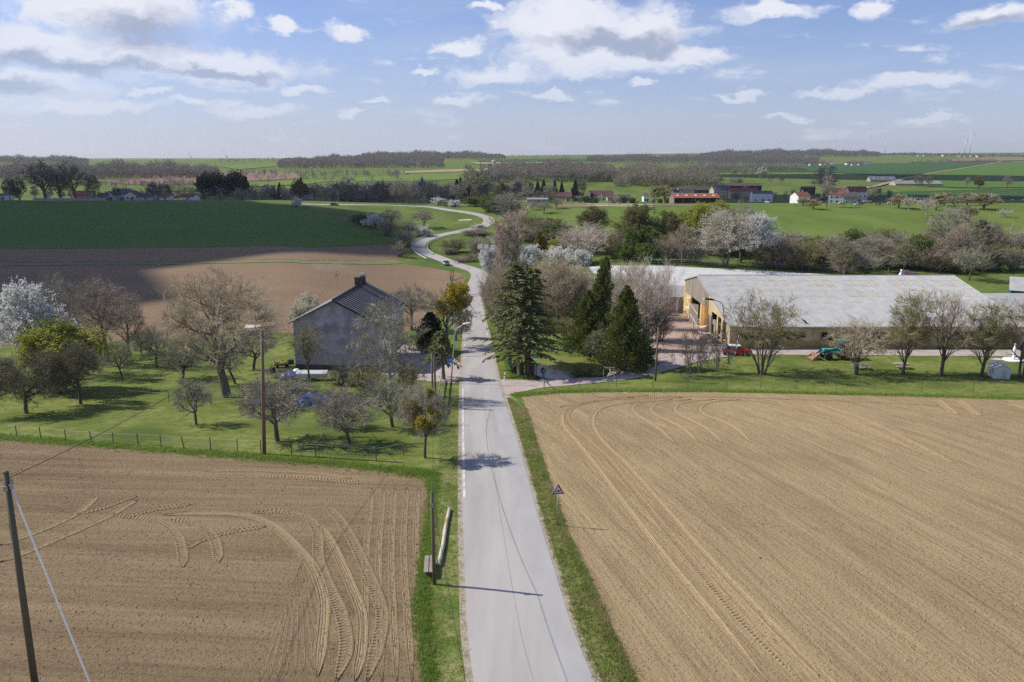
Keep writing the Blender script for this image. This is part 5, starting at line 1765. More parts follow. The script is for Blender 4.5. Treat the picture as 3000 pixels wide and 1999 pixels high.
at = G(1988, 917)
shed('yard_shed', 'small grey-roofed open shed left of the barn end', at, 6.2, 7, 3.3, 4.9, R(-4), M('block_grey', (.34, .31, .27), (.26, .235, .20)), FIBRE, cat='shed')
MB().box((0, 0, 0), (0.5, .08, .45)).build('hole', INSIDE, bpy.data.objects['yard_shed'], loc=(1.2, -.02, 2.2))
at = GD(2962, 134)
shed('side_shed', 'grey low shed joining the right barn end', (at.x + 2, at.y, at.z), 24, 11, 3.0, 4.9, 0, CREAM, FIBRE, cat='shed', mono=True)
at = GD(2950, 150)
shed('side_shed', 'grey roofed shed at the right picture edge', (at.x + 7.4, at.y - 4.2, at.z), 17, 11, 5.4, 7.2, R(-30), M('green_cladding', (.05, .12, .10), (.04, .09, .08)), FIBRE, cat='shed')
# ================================================================== poles, cables, signs, vehicles, small things
CABLE = M('cable_black', (0.020, 0.020, 0.022), (0.030, 0.030, 0.032), scale=3, rough=0.6)
WHITE_PL = M('plastic_white', (0.86, 0.86, 0.84), (0.78, 0.78, 0.76), scale=3, rough=0.5)
GREEN_MET = M('mesh_green', (0.045, 0.150, 0.100), (0.035, 0.120, 0.080), scale=3, rough=0.5)
GALV = M('zinc_pole', (0.44, 0.46, 0.45), (0.34, 0.37, 0.36), scale=2, rough=0.5, metal=0.4)


def upole(name, label, base, top, r=.13, mat=WOOD_OLD, hooks=True, group='wooden utility poles'):
    o = thing(name, label, 'pole', base, group=group)
    d = Vector(top) - Vector(base)
    MB().tube([(0, 0, -.3), d * .5, d], [r * 1.08, r, r * .86], 12).build('shaft', mat, o, smooth=True)
    MB().lathe([(r * .9, 0), (r * .9, .03), (r * .5, .07)], tuple(d), 12).build('cap', mat, o)
    if hooks:
        m = MB()
        m.box((d.x + r, d.y, d.z - .35), (.22, .06, .05)).box((d.x + r + .1, d.y, d.z - .42), (.06, .06, .18))
        m.box((d.x, d.y - r - .02, d.z - .7), (.16, .05, .22))
        m.build('bracket', METAL, o)
    return Vector(top)


def wire(name, label, a, b, sag, r, mat=CABLE, cat='cable', n=24, group='overhead cables'):
    a, b = Vector(a), Vector(b)
    pts = [a.lerp(b, i / n) + Vector((0, 0, -4 * sag * (i / n) * (1 - i / n))) for i in range(n + 1)]
    o = MB().tube(pts, r, 6).build(name, mat, smooth=True)
    return tag(o, label, cat, group)


b1 = Vector((-21.85, 32.0, Tz(-21.85, 32)))
t1 = Vector((-21.72, 32.0, ZT(1384, 32.0)))
upole('utility_pole', 'tall grey wooden pole at the lower left edge', b1, t1, .143)
b2 = G(774, 1331)
t2 = Vector((XA(767, b2.y, ZT(970, b2.y)), b2.y, ZT(970, b2.y)))
upole('utility_pole', 'tall reddish-brown wooden pole at the orchard fence', b2, t2, .15, WOOD_POLE)
b3 = G(1273, 1713)
t3 = Vector((b3.x - .03, b3.y - .05, ZT(1443, b3.y)))
upole('utility_pole', 'short grey wooden pole behind the plank bench', b3, t3, .10)
b4 = G(1268, 1198)
t4 = b4 + Vector((.05, 0, ZT(1036, b4.y) - b4.z))
upole('utility_pole', 'left one of the twin poles beside the plank fence', b4, t4, .12)
upole('utility_pole', 'right one of the twin poles beside the plank fence', b4 + Vector((.33, .25, 0)), t4 + Vector((.22, .2, -.3)), .11, hooks=False)
b5 = G(1920, 1117)
t5 = Vector((b5.x + .1, b5.y, ZT(961, b5.y)))
upole('utility_pole', 'lone weathered pole between the farm sign and the sumacs', b5, t5, .12)
wire('overhead_cable', 'black cable rising from the lower left pole to the brown pole', t1 + Vector((.15, 0, -.25)), t2 + Vector((0, 0, -.3)), .55, .016)
wire('overhead_cable', 'black cable leaving the picture left of the lower left pole', t1 + Vector((-.1, 0, -.35)), t1 + Vector((-26, 4, -1.0)), .5, .020)
hc = house.matrix_basis @ Vector((0.0, -.05, EH - .8))
wire('overhead_cable', 'black cable from the brown pole to the house corner', t2 + Vector((0, 0, -.45)), hc, .8, .020)
hm = house.matrix_basis @ Vector((HW / 2 - 1.6, 7.2, RH + 2.6))
wire('overhead_cable', 'thin cable from the house corner up to the roof mast', hc, hm, .15, .012)
wire('overhead_cable', 'thin cable running from the short roadside pole towards the viewer', t3 + Vector((.05, 0, -.2)), Vector((1.5, 6.0, 8.2)), .9, .012)
wire('overhead_cable', 'thin cable between the short roadside pole and the twin poles', t3 + Vector((.05, 0, -.2)), t4 + Vector((.1, 0, -.3)), .7, .012)
wire('overhead_cable', 'thin cable crossing the road to the lone weathered pole', t4 + Vector((.1, 0, -.4)), t5 + Vector((0, 0, -.3)), .9, .014)
sa = G(300, 2093)
st = thing('stay_wire', 'white sleeved guy wire slanting down from the lower left pole', 'cable', sa)
v_ = (t1 + Vector((.12, -.05, -.35))) - sa
MB().tube([v_ * .02, v_ * .97], .038, 8).build('sleeve', M('sleeve_white', (.9, .9, .88), (.85, .85, .83), rough=.6, trans=.5), st)
MB().tube([v_ * .965, v_ * .985], .075, 8).build('clamp', METAL, st)
MB().tube([(0, 0, -.2), v_ * .05], .03, 6).build('anchor_rod', METAL, st)

# --- street lamps
lb = G(1321, 1125)
lt = ZT(968, lb.y) - lb.z
arm = (1358 - 1334) / FOC * lb.y * 1.08
lamp = thing('street_lamp', 'curved steel street lamp at the left road edge', 'lamp', lb, group='street lamps')
lx = XA(1333, lb.y, lb.z + lt) - lb.x
pts = [(0, 0, -.2), (lx * .5, 0, lt * .5), (lx * .93, 0, lt * .9), (lx + .05, 0, lt * .965), (lx + .35, 0, lt + .28), (lx + .9, 0, lt + .62), (lx + arm, 0, lt + .8)]
MB().tube(pts, [.10, .085, .07, .065, .06, .055, .05], 10).build('column', GALV, lamp, smooth=True)
hd = MB().tube([(lx + arm - .1, 0, lt + .8), (lx + arm + .25, 0, lt + .86), (lx + arm + .8, 0, lt + .96), (lx + arm + .95, 0, lt + .97)], [.07, .13, .13, .04], 10).build('lamp_head', WHITE_PL, lamp, smooth=True)
MB().box((lx + arm + .5, 0, lt + .80), (.6, .18, .08), M=Matrix.Rotation(R(-9), 3, 'Y')).build('lens', M('lamp_lens', (.6, .62, .62), rough=.2), lamp)
sz = ZT(1058.5, lb.y)
sg = thing('road_sign', 'blue square road sign on the street lamp column', 'sign', (XA(1319.5, lb.y, sz), lb.y - .14, sz))
MB().box((0, 0, 0), (.78, .03, .78)).build('plate', M('sign_blue', (.035, .12, .42), (.045, .15, .48), rough=.4), sg, bevel=.01)
m = MB()
m.box((-.30, -.022, 0), (.05, .02, .62)).box((.02, -.022, .24), (.30, .02, .05)).box((.24, -.022, -.02), (.09, .02, .46)).box((.02, -.022, -.28), (.46, .02, .12))
m.box((-.04, -.022, .14), (.16, .02, .07)).box((.04, -.022, -.08), (.07, .02, .2), M=Matrix.Rotation(R(35), 3, 'Y'))
m.build('pictogram', WHITE_PL, sg)
MB().box((0, .06, .2), (.1, .1, .05)).box((0, .06, -.2), (.1, .1, .05)).build('bracket', METAL, sg)
lb2 = G(2138, 1069)
ltop = ZT(892, lb2.y) - lb2.z
lx2 = XA(2119, lb2.y, lb2.z + ltop) - lb2.x
lamp2 = thing('street_lamp', 'leaning dark yard lamp in front of the barn corner', 'lamp', lb2, group='street lamps')
pts = [(0, 0, -.2), (lx2 * .45, 0, ltop * .4), (lx2 * .85, 0, ltop * .8), (lx2 * 1.05, 0, ltop), (lx2 * 1.35, 0, ltop + .35), (lx2 * 1.9, 0, ltop + .62)]
MB().tube(pts, [.085, .075, .065, .06, .055, .05], 10).build('column', M('column_dark', (.14, .145, .14), (.10, .10, .10), rough=.6), lamp2, smooth=True)
MB().tube([(lx2 * 1.85, 0, ltop + .62), (lx2 * 2.2, 0, ltop + .7), (lx2 * 2.75, 0, ltop + .80), (lx2 * 2.9, 0, ltop + .82)], [.08, .15, .14, .08], 10).build('lamp_head', DARKMETAL, lamp2, smooth=True)
MB().lathe([(.15, 0), (.12, .12), (.02, .16)], (lx2 * 2.85, 0, ltop + .74), 10).build('lens', WHITE_PL, lamp2)
sb = G(2147, 1069)
sk = thing('striped_stake', 'leaning pale and dark striped stake in front of the red car', 'stake', sb)
top = Vector((XA(2170, sb.y, ZT(958, sb.y)) - sb.x, 0, ZT(958, sb.y) - sb.z))
for i in range(14):
    MB().tube([top * (i / 14), top * ((i + 1) / 14 - .002)], .055, 8).build('band', WHITE_PL if i % 2 == 0 else DARKMETAL, sk)

# --- warning sign with a rider on horseback
wb = G(1632, 1543)
wtop = ZT(1418, wb.y) - wb.z
side = (1654 - 1617) / FOC * (wb.y * CP + (CAM_H - wb.z) * SP)
hgt = side * .866
ws = thing('warning_sign', 'triangular red-edged horse rider sign beside the soil', 'sign', wb)
MB().tube([(0, .05, -.3), (.03, .05, wtop - hgt * .15)], .035, 10).build('post', METAL, ws, smooth=True)
z0 = wtop - hgt
cx = .04


def tri_plate(s, y, th, mat, nm, parent):
    c = (cx, z0 + hgt / 3)
    pts = []
    for ax, az in ((-side / 2, 0), (side / 2, 0), (0, hgt)):
        ax, az = cx + ax, z0 + az
        pts.append((c[0] + (ax - c[0]) * s, y, c[1] + (az - c[1]) * s))
    return MB().prism(pts, (0, th, 0)).build(nm, mat, parent, bevel=.008)


pl = tri_plate(1.0, 0, .03, M('sign_back', (.55, .55, .56), rough=.5), 'plate', ws)
tri_plate(.97, -.006, .005, M('sign_red', (.25, .012, .022), (.22, .010, .02), rough=.45), 'red_border', pl)
tri_plate(.66, -.012, .005, M('sign_white', (.70, .72, .78), (.64, .66, .72), rough=.45), 'white_field', pl)
u = hgt / 30.0
hz0 = z0 + hgt * .165
H_ = lambda pts: [(cx + a * u, -.016, hz0 + b * u) for a, b in pts]
hm_ = MB()
hm_.prism(H_([(-5, 3.2), (-4.6, 5.2), (-2, 5.6), (2, 5.4), (4, 6.2), (5.6, 8.4), (6.6, 8.6), (7.8, 6.8), (7.2, 6.3), (6.2, 6.9), (5.2, 5.2), (4.6, 3.4), (2, 2.8), (-2, 2.8)]), (0, .004, 0))
for leg in ([(-4.8, 3.6), (-3.6, 3.6), (-4.2, 1.6), (-4.8, -1), (-5.6, -1), (-5, 1.6)], [(-3.2, 3.2), (-2, 3), (-2.2, 1), (-1.4, -1), (-2.2, -1), (-3, 1)],
            [(2.2, 3.2), (3.2, 3.2), (2.6, 1.2), (1.6, -.8), (.9, -.6), (1.9, 1.2)], [(3.8, 3.6), (4.8, 3.8), (6.6, 2.2), (6.4, -.6), (5.6, -.6), (5.7, 1.9)],
            [(-4.8, 5), (-6.2, 5.4), (-7.4, 4), (-7.2, 2.8), (-6.2, 4.4), (-5, 4.2)],
            [(-1.2, 5.2), (1.2, 5.2), (2.2, 3), (1.2, 2.6), (.3, 4.4), (1.4, 7.2), (3.4, 6.8), (3.2, 6.2), (1.6, 6.4), (1.4, 8.6), (-.2, 8.8)][:6],
            [(-.6, 5), (.8, 5), (1.6, 8.2), (.2, 8.6)], [(.5, 8.6), (1.6, 8.6), (1.9, 9.6), (1.1, 10.3), (.4, 9.7)]):
    hm_.prism(H_(leg), (0, .004, 0))
hm_.build('rider_pictogram', BLACK, pl)

# --- farm name board
nb = G(1783, 1123)
k_ = 1 / FOC * (nb.y * CP + (CAM_H - nb.z) * SP)
name_sign = thing('name_sign', 'dark arched board with white lettering on two thin posts beside the drive', 'sign', nb)
zb, zt_ = ZT(1081, nb.y) - nb.z, ZT(1072.5, nb.y) - nb.z
for xx in (-15.5, 16):
    MB().tube([(xx * k_, .05, -.2), (xx * k_, .05, zb + .3)], .035, 8).build('post', GALV, name_sign)
W_ = 22 * k_
arc = [(-W_, zb), (W_, zb), (W_, zt_ - .16), (W_ * .5, zt_ - .03), (0, zt_ + .02), (-W_ * .5, zt_ - .03), (-W_, zt_ - .16)]
MB().prism([(a, 0, b) for a, b in arc], (0, .04, 0)).build('board', M('board_dark', (.030, .032, .038), (.045, .046, .052), rough=.6), name_sign, bevel=.01)
fc = bpy.data.curves.new('lettering', 'FONT')
fc.body = 'Wieserhof'
fc.size = (zt_ - zb) * .92
fc.align_x, fc.align_y = 'CENTER', 'CENTER'
fc.extrude = .006
fc.offset = .006
fc.materials.append(WHITE_PL)
_tmp = bpy.data.objects.new('lettering_curve', fc)
COL.objects.link(_tmp)
bpy.context.view_layer.update()
lme = bpy.data.meshes.new_from_object(_tmp.evaluated_get(bpy.context.evaluated_depsgraph_get()))
bpy.data.objects.remove(_tmp)
lo = bpy.data.objects.new('lettering', lme)
COL.objects.link(lo)
lo.parent = name_sign
lo.location = (0, -.02, (zb + zt_) / 2 - .02)
lo.rotation_euler = (math.pi / 2, 0, 0)
lo.scale = (W_ * 1.42 / (fc.size * 4.2),) + (1, 1)

# --- roadside furniture
pb = G(1477, 1115)
dl = thing('delineator', 'white roadside marker post with black band at the drive mouth', 'post', pb)
dl.rotation_euler[1] = R(7)
MB().tube([(0, 0, -.1), (0, 0, .62)], [.075, .07], 8).build('lower_post', WHITE_PL, dl)
MB().tube([(0, 0, .621), (0, 0, .78)], .071, 8).build('black_band', BLACK, dl)
MB().tube([(0, 0, .781), (0, 0, 1.1), (0, 0, 1.16)], [.07, .07, .03], 8).build('upper_post', WHITE_PL, dl)
sb = G(1594, 1142)
sp = thing('strainer_post', 'steel fence post with two slanting struts at the drive mouth', 'post', sb)
MB().tube([(0, 0, -.2), (0, 0, 2.75)], .05, 8).build('shaft', GREEN_MET, sp)
MB().tube([(0, 0, 1.2), (1.3, .1, 0)], .035, 6).build('strut', GREEN_MET, sp)
MB().tube([(0, .1, 1.7), (.9, 2.0, -.1)], .035, 6).build('strut', GREEN_MET, sp)
mbx = G(1591, 1112)
ml = thing('mailbox', 'black mailbox on a post at the drive mouth', 'mailbox', mbx)
MB().box((0, 0, .5), (.14, .14, 1.0)).build('post', DARKMETAL, ml)
MB().prism([(-.32, -.3, 1.0), (.32, -.3, 1.0), (.32, -.3, 1.4), (0, -.3, 1.6), (-.32, -.3, 1.4)], (0, .6, 0)).build('box', BLACK, ml, bevel=.02)
MB().box((0, -.32, 1.3), (.42, .03, .06)).build('slot', METAL, ml)
# plank bench and the felled pole beside it
bb = G(1256, 1697)
bn = thing('plank_bench', 'old plank bench at the soil edge beside the short pole', 'bench', bb, R(4))
for x in (-.15, .15):
    MB().box((x, .95, .44), (.25, 1.95, .06)).build('plank', WOOD_GREY, bn, bevel=.01)
for y in (.25, 1.65):
    MB().box((0, y, .2), (.42, .12, .42)).build('leg', WOOD_OLD, bn)
l0, l1 = G(1286, 1662), G(1317, 1497)
lg = thing('felled_pole', 'long pale weathered pole lying in the roadside grass', 'log', l0)
dv = l1 - l0
LOGM = M('log_bleached', (0.56, 0.50, 0.42), (0.40, 0.345, 0.27), scale=1.2, rough=.9, c3=(.35, .20, .06), c3s=.5, c3t=(.6, .7), world=True)
MB().tube([Vector((0, 0, .17)), dv * .33 + Vector((.03, 0, .18)), dv * .66 + Vector((-.03, 0, .17)), dv + Vector((0, 0, .16))], [.14, .13, .125, .11], 12).build('log', LOGM, lg, smooth=True)

# --- fences
def fence(name, label, pts, post_h, wires, post_mat=WOOD_OLD, pr=.045, wire_r=.010, wire_mat=METAL, every=None, seed=0, group='wire fences', box=False):
    """pts: ground points of the posts; wires: heights"""
    o = thing(name, label, 'fence', pts[0], group=group)
    rg = np.random.default_rng(seed)
    P = [Vector(p) - Vector(pts[0]) for p in pts]
    tops = []
    for p in P:
        t = Vector((rg.normal(0, .06), rg.normal(0, .05), post_h * rg.uniform(.93, 1.07)))
        if box:
            MB().box(p + Vector((0, 0, post_h / 2)), (pr * 2, pr * 2, post_h)).build('post', post_mat, o)
        else:
            MB().tube([p + Vector((0, 0, -.15)), p + t], pr, 7).build('post', post_mat, o)
        tops.append(t)
    for h in wires:
        MB().tube([p + tops[i] * (h / post_h) for i, p in enumerate(P)], wire_r, 5).build('wire', wire_mat, o)
    return o


fence('wire_fence', 'thin wire fence along the front of the orchard', [G(*p) for p in ((-60, 1276), (51, 1282), (120, 1286), (193, 1294), (268, 1298), (332, 1303),
      (406, 1307), (472, 1312), (541, 1315), (618, 1320), (696, 1326), (765, 1330), (855, 1335), (925, 1338), (1103, 1352), (1182, 1335))], 1.15, (.5, 1.05), seed=1, wire_mat=M('wire_white', (.55, .55, .53)), wire_r=.012)
g_ = [G(*p) for p in ((930, 1330), (1103, 1346))]
fence('rail_gate', 'short white-railed fence piece near the front fence', g_, 1.1, (.35, 1.02), METAL, .02, .007, METAL, seed=2)
fence('wire_fence', 'dark posts inside the orchard near the lone apple tree', [G(*p) for p in ((372, 1168), (496, 1178), (620, 1186), (760, 1190))], 1.1, (1.0,), seed=3)
fence('wire_fence', 'thin green wire fence between drive and harrowed soil', [G(*p) for p in ((1697, 1141), (1805, 1137), (1913, 1137), (2015, 1140), (2128, 1141), (2226, 1141), (2330, 1142),
      (2450, 1143), (2560, 1146), (2700, 1149), (2850, 1152), (3020, 1158))], 1.5, (.6, 1.4), GREEN_MET, .03, .008, seed=4)
fence('wire_fence', 'white tape fence behind the pale arena', [G(*p) for p in ((1880, 777), (1930, 776), (2005, 778), (2100, 781), (2195, 785), (2290, 789), (2395, 793), (2500, 800))], 2.0, (.7, 1.3, 1.9),
      WOOD_GREY, .06, .035, M('tape_white', (.62, .62, .60)), seed=5)
fence('wire_fence', 'wooden post fence at the near edge of the arena', [G(*p) for p in ((1880, 836), (1905, 838), (1930, 840), (1955, 843), (1980, 848))], 1.5, (1.3,), WOOD_GREY, .05, .02, WOOD_GREY, seed=6)
fence('wire_fence', 'post and wire fence along the upper pasture edge before the village', [G(*p) for p in ((1646, 607), (1679, 607), (1715, 607), (1735, 608), (1784, 609), (1815, 610), (1912, 611), (1943, 611), (1985, 609), (2040, 605))],
      2.2, (1.0, 1.9), WOOD_GREY, .09, .03, seed=7)
fence('wire_fence', 'post fence through the cow pasture', [G(px_, 604 + (px_ - 2300) * -.004) for px_ in range(2300, 2620, 24)], 1.3, (1.2,), WOOD_OLD, .07, .02, seed=8)
fence('wire_fence', 'few posts at the upper right pasture edge', [G(*p) for p in ((2955, 602), (2975, 601), (3010, 600))], 1.5, (1.3,), WOOD_OLD, .09, .02, seed=9)
# plank fence beside the lamp
pf = [G(*p) for p in ((1278, 1215), (1281, 1190), (1284, 1168), (1287, 1148), (1290, 1130), (1292, 1118))]
pfo = thing('plank_fence', 'broken white and brown plank fence along the verge below the lamp', 'fence', pf[0])
for i in range(len(pf) - 1):
    a, b = pf[i] - pf[0], pf[i + 1] - pf[0]
    MB().box(a + Vector((0, 0, .6)), (.14, .14, 1.5)).build('post', WOOD_OLD, pfo)
    MB().beam(a + Vector((.08, 0, 1.25)), b + Vector((.08, 0, 1.25)), .05, .22).build('rail', WHITE_PL if i % 2 else WOOD_RAW, pfo)
    MB().beam(a + Vector((.08, 0, .65)), b + Vector((.08, 0, .65)), .05, .2).build('rail', WOOD_GREY, pfo)
for i, (x, y, lab) in enumerate(((1336, 998, 'stone gate pillar left of the road nearest the lamp'), (1342, 978, 'second stone gate pillar left of the road'), (1346, 966, 'third stone gate pillar, farthest from the lamp'))):
    p = G(x, y)
    gp = thing('gate_pillar', lab, 'pillar', p, group='gate pillars left of the road')
    MB().box((0, 0, .9), (.5, .5, 1.9)).build('shaft', M('stone_grey', (.30, .28, .26), (.22, .205, .19), scale=3), gp, bevel=.03)
    MB().box((0, 0, 1.9), (.66, .66, .12)).build('cap', M('stone_grey', (.3, .3, .3)), gp, bevel=.02)
# pond gate and mesh
ga, gb = G(1549, 1092), G(1566, 1113)
gt = thing('pond_gate', 'dark grey slatted gate beside the right spruce trunk', 'gate', gb)
dv = ga - gb
for i in range(16):
    p = dv * (i / 15)
    MB().box(p + Vector((0, 0, .98)), (.05, .11, 1.85)).build('slat', M('gate_grey', (.085, .085, .095), (.06, .06, .07)), gt)
MB().beam(Vector((.04, 0, .3)), dv + Vector((.04, 0, .3)), .05, .08).build('rail', GALV, gt)
MB().beam(Vector((.04, 0, 1.9)), dv + Vector((.04, 0, 1.9)), .06, .08).build('rail', GALV, gt)
for p in (Vector((0, -.1, 0)), Vector((.25, -.15, 0)), dv + Vector((0, .1, 0))):
    MB().box(p + Vector((0, 0, 1.0)), (.09, .09, 2.1)).build('post', DARKMETAL, gt)
ga, gb = G(1487, 1062), G(1502, 1096)
gm = thing('mesh_fence', 'green wire mesh fence panel between road and spruces', 'fence', gb)
dv = ga - gb
for i in range(26):
    p = dv * (i / 25)
    MB().box(p + Vector((0, 0, .95)), (.03, .05, 1.9)).build('bar', GREEN_MET, gm)
for z in (.2, .7, 1.2, 1.85):
    MB().beam(Vector((0, 0, z)), dv + Vector((0, 0, z)), .025, .04).build('rail', GREEN_MET, gm)
tb = G(1548, 1068)
tt_ = thing('garden_table', 'turquoise garden table and bench beside the pond', 'table', tb, R(5))
MB().box((0, 0, .75), (2.6, 1.0, .06)).build('top', TEAL, tt_)
MB().box((-.9, -1.0, .45), (1.9, .35, .05)).build('seat', TEAL, tt_)
for x in (-1.1, 1.1):
    MB().beam((x, -.4, 0), (x, .3, .74), .07).beam((x, .4, 0), (x, -.3, .74), .07).build('leg', WHITE_PL, tt_)
for x in (-1.6, -.2):
    MB().box((x, -1.0, .21), (.08, .3, .42)).build('leg', WHITE_PL, tt_)


# --- guard rails on the bend
def rail(label, pts):
    P = [G(*p) for p in pts]
    o = thing('guard_rail', label, 'guard rail', P[0], group='guard rails on the bend')
    S = spline([tuple(p) for p in P], 34) - np.array(P[0])
    prof = [(-.0, .46), (.05, .52), (.0, .58), (.05, .64), (0, .74)]
    n = len(S)
    m = MB()
    m.tube([Vector(s) + Vector((0, 0, .72)) for s in S], .10, 6)
    m.tube([Vector(s) + Vector((0, 0, .54)) for s in S], .10, 6)
    m.build('rail', GALV_W, o, smooth=True)
    for i in range(0, n, 2):
        MB().box(Vector(S[i]) + Vector((.12, 0, .35)), (.1, .1, .8)).build('post', METAL, o)


GALV_W = M('guard_rail_zinc', (0.66, 0.67, 0.68), (0.56, 0.57, 0.58), scale=2, rough=.5, metal=.2)
rail('outer guard rail on the left of the road bend', ((1266, 688), (1245, 696), (1220, 706), (1207, 716), (1206, 729), (1213, 740), (1228, 751), (1250, 763)))
rail('inner guard rail on the right of the road bend', ((1331, 690), (1300, 697), (1272, 706), (1255, 717), (1252, 729), (1257, 738), (1269, 747)))


# --- vehicles
def car(label, at, rz, body, roofc=None, L=4.1, W=1.75, H=1.5):
    o = thing('parked_car' if 'parked' in label else 'car', label, 'car', at, rz)
    bm = M('car_' + label[:12], body, tuple(c * .9 for c in body), rough=.25, spec=.6, coat=.6)
    hw = W / 2
    prof = [(-L / 2, .35), (-L / 2 + .02, .75), (-L / 2 + .15, .92), (-L / 2 + 1.0, 1.0), (L / 2 - .55, 1.0), (L / 2 - .12, .95), (L / 2 - .02, .7), (L / 2, .35)]
    cab = [(-L / 2 + .95, .99), (-L / 2 + 1.75, H - .04), (-L / 2 + 2.3, H), (L / 2 - .75, H - .05), (L / 2 - .2, .99)]
    m = MB()
    n = len(prof)
    for a, b in (((-hw), (-hw + .08)),):
        pass
    vs = [(x, -hw + (.07 if z > .9 else 0), z) for x, z in prof] + [(x, hw - (.07 if z > .9 else 0), z) for x, z in prof]
    m.add(vs, [tuple(range(n)), tuple(range(2 * n - 1, n - 1, -1))] + [(i + 1, i, i + n, i + 1 + n) for i in range(n - 1)] + [(0, n - 1, 2 * n - 1, n)])
    m.build('body', bm, o, bevel=.05)
    n = len(cab)
    ins = lambda z: .08 + .14 * (z - .99) / (H - .99)
    m = MB()
    vs = [(x, -hw + ins(z), z) for x, z in cab] + [(x, hw - ins(z), z) for x, z in cab]
    m.add(vs, [tuple(range(n)), tuple(range(2 * n - 1, n - 1, -1))] + [(i + 1, i, i + n, i + 1 + n) for i in range(n - 1)])
    m.build('windows', GLASS, o)
    rm = bm if roofc is None else M('car_roof_' + label[:10], roofc, rough=.3, spec=.6)
    MB().box((.25, 0, H + .005), (L - 2.3, W - .42, .05)).build('roof', rm, o, bevel=.02)
    for s in (-1, 1):
        for x in (-L / 2 + 1.68, .35, L / 2 - .62):
            MB().beam((x, s * (hw - .11), 1.0), (x + (.1 if x < 1 else -.1), s * (hw - .235), H), .07, .05).build('pillar', bm, o)
        MB().box((-L / 2 + 1.35, s * (hw + .06), 1.02), (.16, .18, .12)).build('mirror', bm, o)
        MB().box((-L / 2 + .03, s * (hw - .3), .72), (.08, .38, .14)).build('headlight', M('lamp_clear', (.7, .7, .72), rough=.1), o)
        MB().box((L / 2 - .02, s * (hw - .25), .8), (.07, .3, .2)).build('tail_light', M('lamp_red', (.35, .02, .02), rough=.2), o)
        for x in (-L / 2 + .75, L / 2 - .75):
            wmesh = MB().lathe([(.2, -.1), (.31, -.1), (.33, -.06), (.33, .06), (.31, .1), (.2, .1)], n=16, axis='Y').build('wheel', BLACK, o, loc=(x, s * (hw - .09), .33))
            MB().lathe([(.02, -.105), (.2, -.105), (.21, 0), (.2, .105), (.02, .105)], n=12, axis='Y').build('rim', METAL, wmesh)
    MB().box((-L / 2 - .01, 0, .5), (.06, .5, .12)).build('plate', WHITE_PL, o)
    MB().box((0, 0, .3), (L - .1, W - .15, .16)).build('underbody', BLACK, o)
    return o


c = G(2155, 1040)
car('parked red car with a white roof behind the striped stake', c, R(172), (.42, .012, .03), (.75, .76, .78), 4.0, 1.75, 1.5)
c = G(1306, 777)
tz_ = Tz(c.x, c.y) + .09
car('silver car driving towards the viewer on the bend', (c.x, c.y, tz_), R(-38) + math.pi * .0 + R(0), (.50, .53, .58), None, 4.3, 1.8, 1.6).rotation_euler[2] = math.atan2(24, -9) + math.pi
c = G(980, 603)
car('small dark car on the far upper road', (c.x, c.y, c.z + .1), R(180), (.025, .04, .05), None, 4.3, 1.8, 1.5)

# tractor with front loader
tp_ = G(2437, 1052)
tr = thing('tractor', 'teal tractor with rusty front loader bucket behind the round tree', 'tractor', tp_, R(3))
MB().box((-.2, 0, 1.15), (2.6, .8, .9)).box((-1.35, 0, 1.1), (.3, .7, .8)).build('bonnet', TEAL, tr, bevel=.08)
cb = MB()
for x in (.95, 2.2):
    for y in (-.7, .7):
        cb.beam((x, y, 1.3), (x + (.1 if x < 1.5 else -.1), y * .9, 2.75), .09)
cb.build('cab_frame', DARKMETAL, tr)
MB().box((1.55, 0, 2.05), (1.1, 1.3, 1.2)).build('cab_glass', GLASS, tr)
MB().box((1.55, 0, 2.82), (1.6, 1.6, .14)).build('cab_roof', TEAL, tr, bevel=.05)
for y in (-.85, .85):
    MB().box((1.6, y, 1.55), (1.5, .4, .16)).box((.95, y, 1.25), (.2, .4, .6)).build('mudguard', TEAL, tr, bevel=.04)
for x, r_, w_ in ((-.95, .58, .4), (1.6, .88, .5)):
    for s in (-1, 1):
        t_ = MB().lathe([(r_ * .55, -w_ / 2), (r_ * .95, -w_ / 2), (r_, -w_ / 3), (r_, w_ / 3), (r_ * .95, w_ / 2), (r_ * .55, w_ / 2)], n=20, axis='Y').build('wheel', BLACK, tr, loc=(x, s * .9, r_))
        MB().lathe([(.03, -w_ * .3), (r_ * .56, -w_ * .4), (r_ * .56, w_ * .4), (.03, w_ * .3)], n=14, axis='Y').build('rim', M('rim_teal', (.10, .33, .31)), t_)
for y in (-.55, .55):
    MB().beam((.5, y, 1.75), (-1.6, y, 1.2), .14, .16).beam((-1.6, y, 1.2), (-2.5, y, .5), .14, .16).build('loader_arm', DARKMETAL, tr)
bp = [(-2.5, .95), (-2.45, .15), (-3.2, .08), (-3.45, .12), (-2.75, .3), (-2.68, .9)]
MB().prism([(a, -.95, b) for a, b in bp], (0, 1.9, 0)).build('bucket', RUST, tr)
for y in (-.97, .95):
    MB().prism([(-2.5, y, .95), (-2.45, y, .12), (-3.4, y, .1)], (0, .03, 0)).build('bucket_cheek', RUST, tr)
MB().tube([(-.6, .25, 1.6), (-.6, .25, 2.5)], .05, 8).build('exhaust', DARKMETAL, tr)


